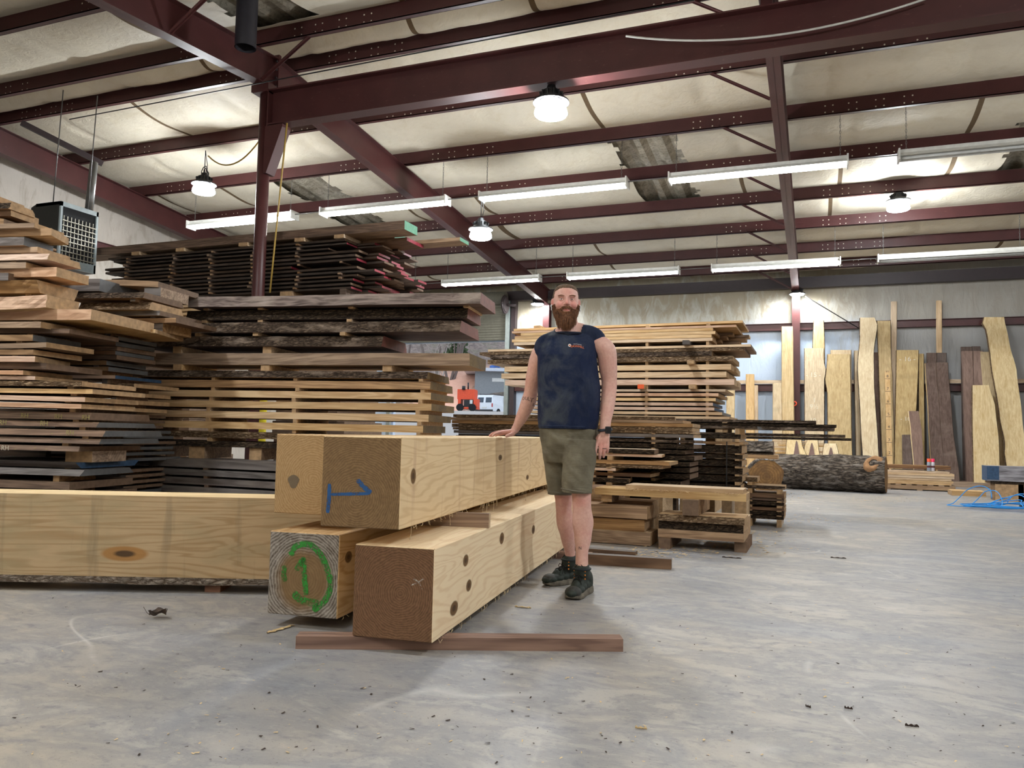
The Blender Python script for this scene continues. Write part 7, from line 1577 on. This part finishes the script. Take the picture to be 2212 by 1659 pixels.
def terrain():
    k = NT('yard_and_bank'); tc = k.n('ShaderNodeTexCoord'); sp = k.n('ShaderNodeSeparateXYZ'); k.l(tc.outputs['Object'], sp.inputs[0]); f = k.noise(k.coord(rnd=False), .35, 7, .65); g_ = k.noise(k.coord(rnd=False), 2.2, 6, .7)
    wood_ = k.mix(k.ramp(g_, [(.35, 0), (.65, 1)]), lin(92, 80, 78), lin(142, 128, 118)); wood_ = k.mix(k.ramp(f, [(.5, 0), (.7, .6)]), wood_, lin(92, 104, 70))
    clay = k.mix(g_, lin(206, 150, 124), lin(236, 190, 166)); cx_ = FO.w(-1.7, 20, 0).x
    x_ = k.math('ABSOLUTE', k.math('SUBTRACT', k.math('ADD', sp.outputs[0], k.math('MULTIPLY', k.math('SUBTRACT', f, .5), 7.0)), cx_)); m_ = k.math('MULTIPLY', k.ramp(k.math('MULTIPLY', x_, .1), [(.24, 1), (.32, 0)]), k.ramp(k.math('MULTIPLY', sp.outputs[2], .1), [(.70, 1), (.95, 0)]))
    col = k.mix(m_, wood_, clay); col = k.mix(k.ramp(k.math('MULTIPLY', sp.outputs[2], .1), [(.28, 1), (.33, 0)]), col, lin(158, 152, 146)); return k.out(col, .95)
o = b.build('ground', terrain()); o['kind'] = 'structure'
# white van, seen from behind on its left
def oz(x, y, d): q = at_D(x, y, d); return q
VD = 76; zg = hh(VD)
vo = at_D(1046, 890, VD); va = YAW+1.10
root = empty('van', (vo.x, vo.y, zg), va); tag(root, 'white cargo van parked outside beyond the doorway', 'van')
M_VAN = plain('van_white', (224, 230, 236), .35); M_GLS = plain('van_glass', (56, 70, 84), .15); M_TYRE = plain('tyre', (24, 24, 26), .9); M_RED = plain('tail_lamp', (180, 30, 30), .4)
b = MB()
prof = [(0, .45), (0, 1.25), (.10, 1.85), (.22, 2.02), (4.0, 2.02), (4.5, 1.6), (5.2, 1.25), (5.35, .95), (5.35, .45)]
i0 = 0
for y in (-.95, .95):
    for x, z in prof: b.v.append(Vector((x, y*(1 if z < 1.3 else .90), z)))
n = len(prof); b.f += [tuple(range(n)), tuple(n+k for k in reversed(range(n)))]+[(k, n+k, n+(k+1) % n, (k+1) % n) for k in range(n)]; b.mi += [0]*(n+2); b.sm += [False]*(n+2); b.build('body', M_VAN, root)
for y0, y1, nm in ((-.78, -.12, 'rear_window'), (.12, .78, 'rear_window')): b = MB(); b.quad(Vector((-.012, y0, 1.28)), Vector((-.012, y1, 1.28)), Vector((.085, y1*.96, 1.78)), Vector((.085, y0*.96, 1.78))); b.build(nm, M_GLS, root)
for x0, x1 in ((2.3, 2.8), (3.1, 4.0)):
    b = MB(); b.quad(Vector((x0, -.965, 1.28)), Vector((x1, -.965, 1.28)), Vector((x1-.05, -.885, 1.78)), Vector((x0, -.885, 1.78))); b.build('side_window', M_GLS, root)
for x in (1.1, 4.3):
    for y in (-.9, .9): b = MB(); b.tube([(x, y-.11, .36), (x, y+.11, .36)], .36, 20); w_ = b.build('wheel', M_TYRE, root); b = MB(); b.tube([(x, y-.12, .36), (x, y+.12, .36)], .17, 14); b.build('hub', M_GALV, w_)
for y in (-.86, .86): b = MB(); b.box(-.02, .0, y-.06, y+.06, .85, 1.2); b.build('tail_light', M_RED, root)
b = MB(); b.box(-.12, .02, -.95, .95, .42, .60); b.build('bumper', M_BLACK, root)
b = MB(); b.box(-.025, 0, -.25, .25, .72, .86); b.build('number_plate', M_WHITE, root)
b = MB()
for x in (.6, 2.0, 3.4): b.bar((x, -.85, 2.1), (x, .85, 2.1), .05, .05)
for y in (-.8, .8): b.bar((.4, y, 2.12), (3.6, y, 2.12), .04, .04)
b.build('ladder_rack', M_DARK, root)
# orange machine
md = at_D(1009, 880, 62); zm = hh(62); root = empty('orange_machine', (md.x, md.y, zm), YAW-.1); tag(root, 'orange wheeled machine outside, left of the van', 'machine')
M_OR = plain('machine_orange', (226, 78, 36), .5)
s_ = 62/1690
b = MB(); b.box(-22*s_, 16*s_, 0, 1.6, .95, 1.75); b.build('hopper', M_OR, root)
b = MB(); b.box(-20*s_, 22*s_, -.1, 1.5, .18, .34); b.box(14*s_, 22*s_, -.1, 1.4, .3, 1.0); b.box(-20*s_, -14*s_, -.1, 1.2, .3, .95); b.build('frame', M_OR, root)
b = MB(); b.box(-8*s_, 10*s_, .1, 1.0, .34, .9); b.build('engine', M_BLACK, root)
for x in (-15, 12): b = MB(); b.tube([(x*s_, -.2, .3), (x*s_, .0, .3)], .3, 16); b.build('wheel', M_TYRE, root)
b = MB(); b.tube([(-8*s_, -.1, 1.7), (-8*s_, -.1, 2.0)], .14, 12); b.tube([(0, .3, 1.75), (0, .3, 2.3)], .06, 10); b.build('exhaust', M_BLACK, root)
b = MB(); b.box(6*s_, 12*s_, -.12, -.1, .6, .9); b.build('gauge_panel', M_WHITE, root)
# low gray building with a worker on its roof
bd = at_D(1062, 866, 86); zb_ = hh(86)-.3; root = empty('low_building', (bd.x, bd.y, zb_), YAW); tag(root, 'low gray building with flat pale metal roof behind the van', 'building')
b = MB(); b.box(-1.9, 6, 0, 5, 0, 3.0); b.build('wall', plain('gray_siding', (138, 142, 144), .8), root); b = MB(); b.box(-3.1, 6.5, -.9, 5.5, 3.0, 3.35); b.build('roof', plain('pale_roof', (198, 204, 214), .5), root)
b = MB(); b.box(0, 1.6, -.03, 0, 1.9, 2.3); b.build('sign_board', M_WHITE, root)
b = MB(); ell(b, (0, 0, .55), (.28, .22, .42)); ell(b, (-.25, 0, .2), (.35, .18, .2)); ell(b, (.18, -.05, .95), (.12, .12, .14)); limb(b, [(Vector((.1, -.1, .75)), .09), (Vector((.35, -.2, .45)), .08), (Vector((.55, -.2, .15)), .06)], 10); limb(b, [(Vector((.0, 0, .25)), .12), (Vector((.4, 0, .22)), .1), (Vector((.45, 0, .05)), .08)], 10)
w_ = fuse(b, 'person', plain('blue_clothes', (70, 104, 168), .8), None, .04, 1); wp = at_D(1068, 834, 86.5); w_.location = (wp.x, wp.y, zb_+3.36); w_.rotation_euler = (0, 0, YAW); tag(w_, 'tiny person in blue crouching on the roof outside', 'person')
# bare winter trees and evergreens on the bank
M_BRK = plain('pale_tree_bark', (168, 158, 150), .9); M_BRK2 = plain('gray_tree_bark', (120, 108, 102), .9); M_LEAF = plain('evergreen', (92, 112, 74), .9, var=.25, scale=2)
def bare(x, y, D, H, seed, mat, label):
    R = rn(seed); b = MB(); g0 = at_D(x, y, D); t = D; z0 = hh(D)-.4
    def grow(p, d, L, r, lv):
        q = p+d*L; m_ = p.lerp(q, .5)+Vector((R.uniform(-1, 1), R.uniform(-1, 1), 0))*L*.05; b.tube([p, m_, q], [r, r*.8, r*.55], 5, cap=False)
        if lv == 0: return
        for k in range(3 if lv > 1 else 4): 
            a = R.uniform(0, 6.28); s = R.uniform(.35, .8); nd = (d+Vector((cos(a)*s, sin(a)*s, R.uniform(-.1, .25)))).normalized(); grow(p.lerp(q, R.uniform(.45, 1)), nd, L*R.uniform(.5, .75), r*.5, lv-1)
    for k in range(R.choice([1, 2, 3])):
        a = R.uniform(0, 6.28); grow(Vector((g0.x+k*.3, g0.y, z0)), Vector((cos(a)*.25, sin(a)*.1, 1)).normalized(), H*.45, H*.014, 3)
    tag(b.build('bare_tree', mat, None, fix=False), label, 'tree', 'bare trees on the bank outside')
TX = [(940, 88), (952, 96), (968, 90), (975, 104), (986, 92), (994, 110), (1006, 99), (1018, 116), (1026, 106), (1040, 112), (1052, 104), (1064, 118), (1078, 110), (1090, 103), (920, 95), (905, 100), (880, 96), (1010, 122), (960, 118), (1048, 124), (1085, 122), (930, 112)]
for k, (x, D) in enumerate(TX): bare(x, 800, D, 9+(k*7) % 5, 300+k, M_BRK if k % 3 == 0 else M_BRK2, 'bare winter tree on the bank outside, %s planted %s' % (('pale one', 'gray one', 'gray one')[k % 3], 'about %s in from the left' % ORD[sorted(q[0] for q in TX).index(x) % 20] if k < 20 else 'far back at the left'))
for k, (x, D, r) in enumerate(((1088, 108, 2.2), (985, 94, 1.6), (1030, 120, 2.4))):
    b = MB(); g0 = at_D(x, 780, D); z0 = hh(D); R = rn(k)
    b.tube([(g0.x, g0.y, z0-.3), (g0.x, g0.y, z0+2)], .15, 8)
    for j in range(420):
        a = R.uniform(0, 6.28); hgt = R.random(); rr_ = r*(1-hgt)*R.uniform(.3, 1); c = Vector((g0.x+rr_*cos(a), g0.y+rr_*sin(a), z0+1+hgt*5)); d_ = Vector((R.uniform(-1, 1), R.uniform(-1, 1), R.uniform(-.6, .3)))*.4
        b.quad(c, c+d_, c+d_+Vector((.1, .1, .25)), c+Vector((.1, -.1, .25)))
    tag(b.build('evergreen_tree', M_LEAF, None, fix=False), 'green pine-like tree on the bank outside, %s' % ('nearest the right door frame', 'low at the left', 'in the middle')[k], 'tree', 'evergreens on the bank')

# ------------------------------------------------------------------ litter on the floor
M_CHIP = plain('pale_wood_chip', (214, 188, 142), .8); M_BCH = plain('bark_crumb', (58, 42, 34), .9)
R = rn(99); b = MB(); b2 = MB()
def flake(bb, p, s, z=.002):
    a = R.uniform(0, 6.28); u = Vector((cos(a), sin(a), R.uniform(-.1, .1)))*s; v = Vector((-sin(a), cos(a), 0))*s*R.uniform(.2, .5); c = Vector((p.x, p.y, z+R.uniform(0, s*.2)))
    bb.quad(c-u-v, c+u-v, c+u+v+Vector((0, 0, s*.2)), c-u+v)
for k in range(420):
    x, y = R.uniform(0, 2212), 1150+R.random()**1.3*500
    flake(b, at_Z(x, y, 0), R.uniform(.002, .008)); flake(b2, at_Z(R.uniform(0, 2212), 1120+R.random()*530, 0), R.uniform(.002, .0085))
for k in range(1100):
    cxp, cyp, sx, sy = R.choice([(1560, 1175, 70, 10), (1640, 1150, 60, 8), (1500, 1190, 120, 7), (1720, 1125, 50, 5), (1400, 1195, 90, 6), (1680, 1070, 40, 4), (1900, 1080, 120, 4)])
    flake(b, at_Z(R.gauss(cxp, sx), R.gauss(cyp, sy), 0), R.uniform(.006, .02))
o = tag(b.build('sawdust_and_chips', M_CHIP, None, fix=False), 'pale sawdust and wood chips strewn over the concrete', 'sawdust', kind='stuff')
o = tag(b2.build('bark_crumbs', M_BCH, None, fix=False), 'tiny dark bark crumbs strewn over the concrete', 'bark crumbs', kind='stuff')
# dry leaf with its stalk
p = at_Z(340, 1336, 0); root = empty('dry_leaf', p); tag(root, 'curled brown dry leaf on the floor at the left', 'leaf')
b = MB(); nn_ = 8
for i in range(nn_+1):
    for j in range(nn_+1):
        u, v = i/nn_*2-1, j/nn_*2-1; w_ = (1-u*u)**.5*.6+.05; b.v.append(Vector((u*.055, v*w_*.05, .012+.022*abs(v)**1.5+.008*sin(u*4+v*3)+.004*noise.noise(Vector((u*3, v*3, 1)))+.008*(1+u))))
for i in range(nn_):
    for j in range(nn_): b.f.append((i*9+j, (i+1)*9+j, (i+1)*9+j+1, i*9+j+1)); b.mi.append(0); b.sm.append(True)
b.build('blade', plain('dry_leaf_brown', (84, 66, 54), .8, var=.25, scale=60), root); b = MB(); b.tube([(-.05, 0, .012), (-.075, .005, .02), (-.105, .01, .045)], .0012, 5); b.build('stalk', M_BCH, root)
for k, (x0, y0, x1, y1, lb) in enumerate(((577, 1367, 634, 1350, 'crinkled pale shaving on the floor left of the timbers'), (1112, 1310, 1148, 1313, 'small pale splinter on the floor between timber and boots'), (1372, 1571, 1398, 1574, 'oval pale wood chip on the floor in the foreground'), (1794, 1204, 1828, 1206, 'dark bark sliver on the open floor'), (1560, 1203, 1602, 1206, 'reddish bark sliver by the low stacks'), (1955, 1566, 1985, 1569, 'reddish brown bark piece in the right foreground'), (1740, 1524, 1752, 1528, 'dark bark crumb in the right foreground'), (1824, 1528, 1842, 1531, 'dark bark flake beside a pale chip, right foreground'))):
    a, c = at_Z(x0, y0, .004), at_Z(x1, y1, .004); b = MB(); n_ = 10; L = (c-a).length; d_ = (c-a).normalized(); s_ = Vector((-d_.y, d_.x, 0)); wd = max(.004, L*.16)
    for i in range(n_+1):
        t = i/n_; w_ = wd*(sin(pi*min(1, max(.0, t*.9+.05)))**.6); m_ = a+d_*L*t+s_*(.25*wd*sin(i*2.3)); b.v += [m_+s_*w_/2+Vector((0, 0, .001)), m_+Vector((0, 0, .004+.003*sin(i*1.7))), m_-s_*w_/2+Vector((0, 0, .001)), m_+Vector((0, 0, -.003))]
    for i in range(n_):
        for q in range(4): r_ = (q+1) % 4; b.f.append((i*4+q, i*4+r_, (i+1)*4+r_, (i+1)*4+q)); b.mi.append(0); b.sm.append(False)
    pale = k in (0, 1, 2); tag(b.build('wood_shaving' if pale else 'bark_sliver', M_CHIP if pale else M_BCH), lb, 'shaving' if pale else 'bark')
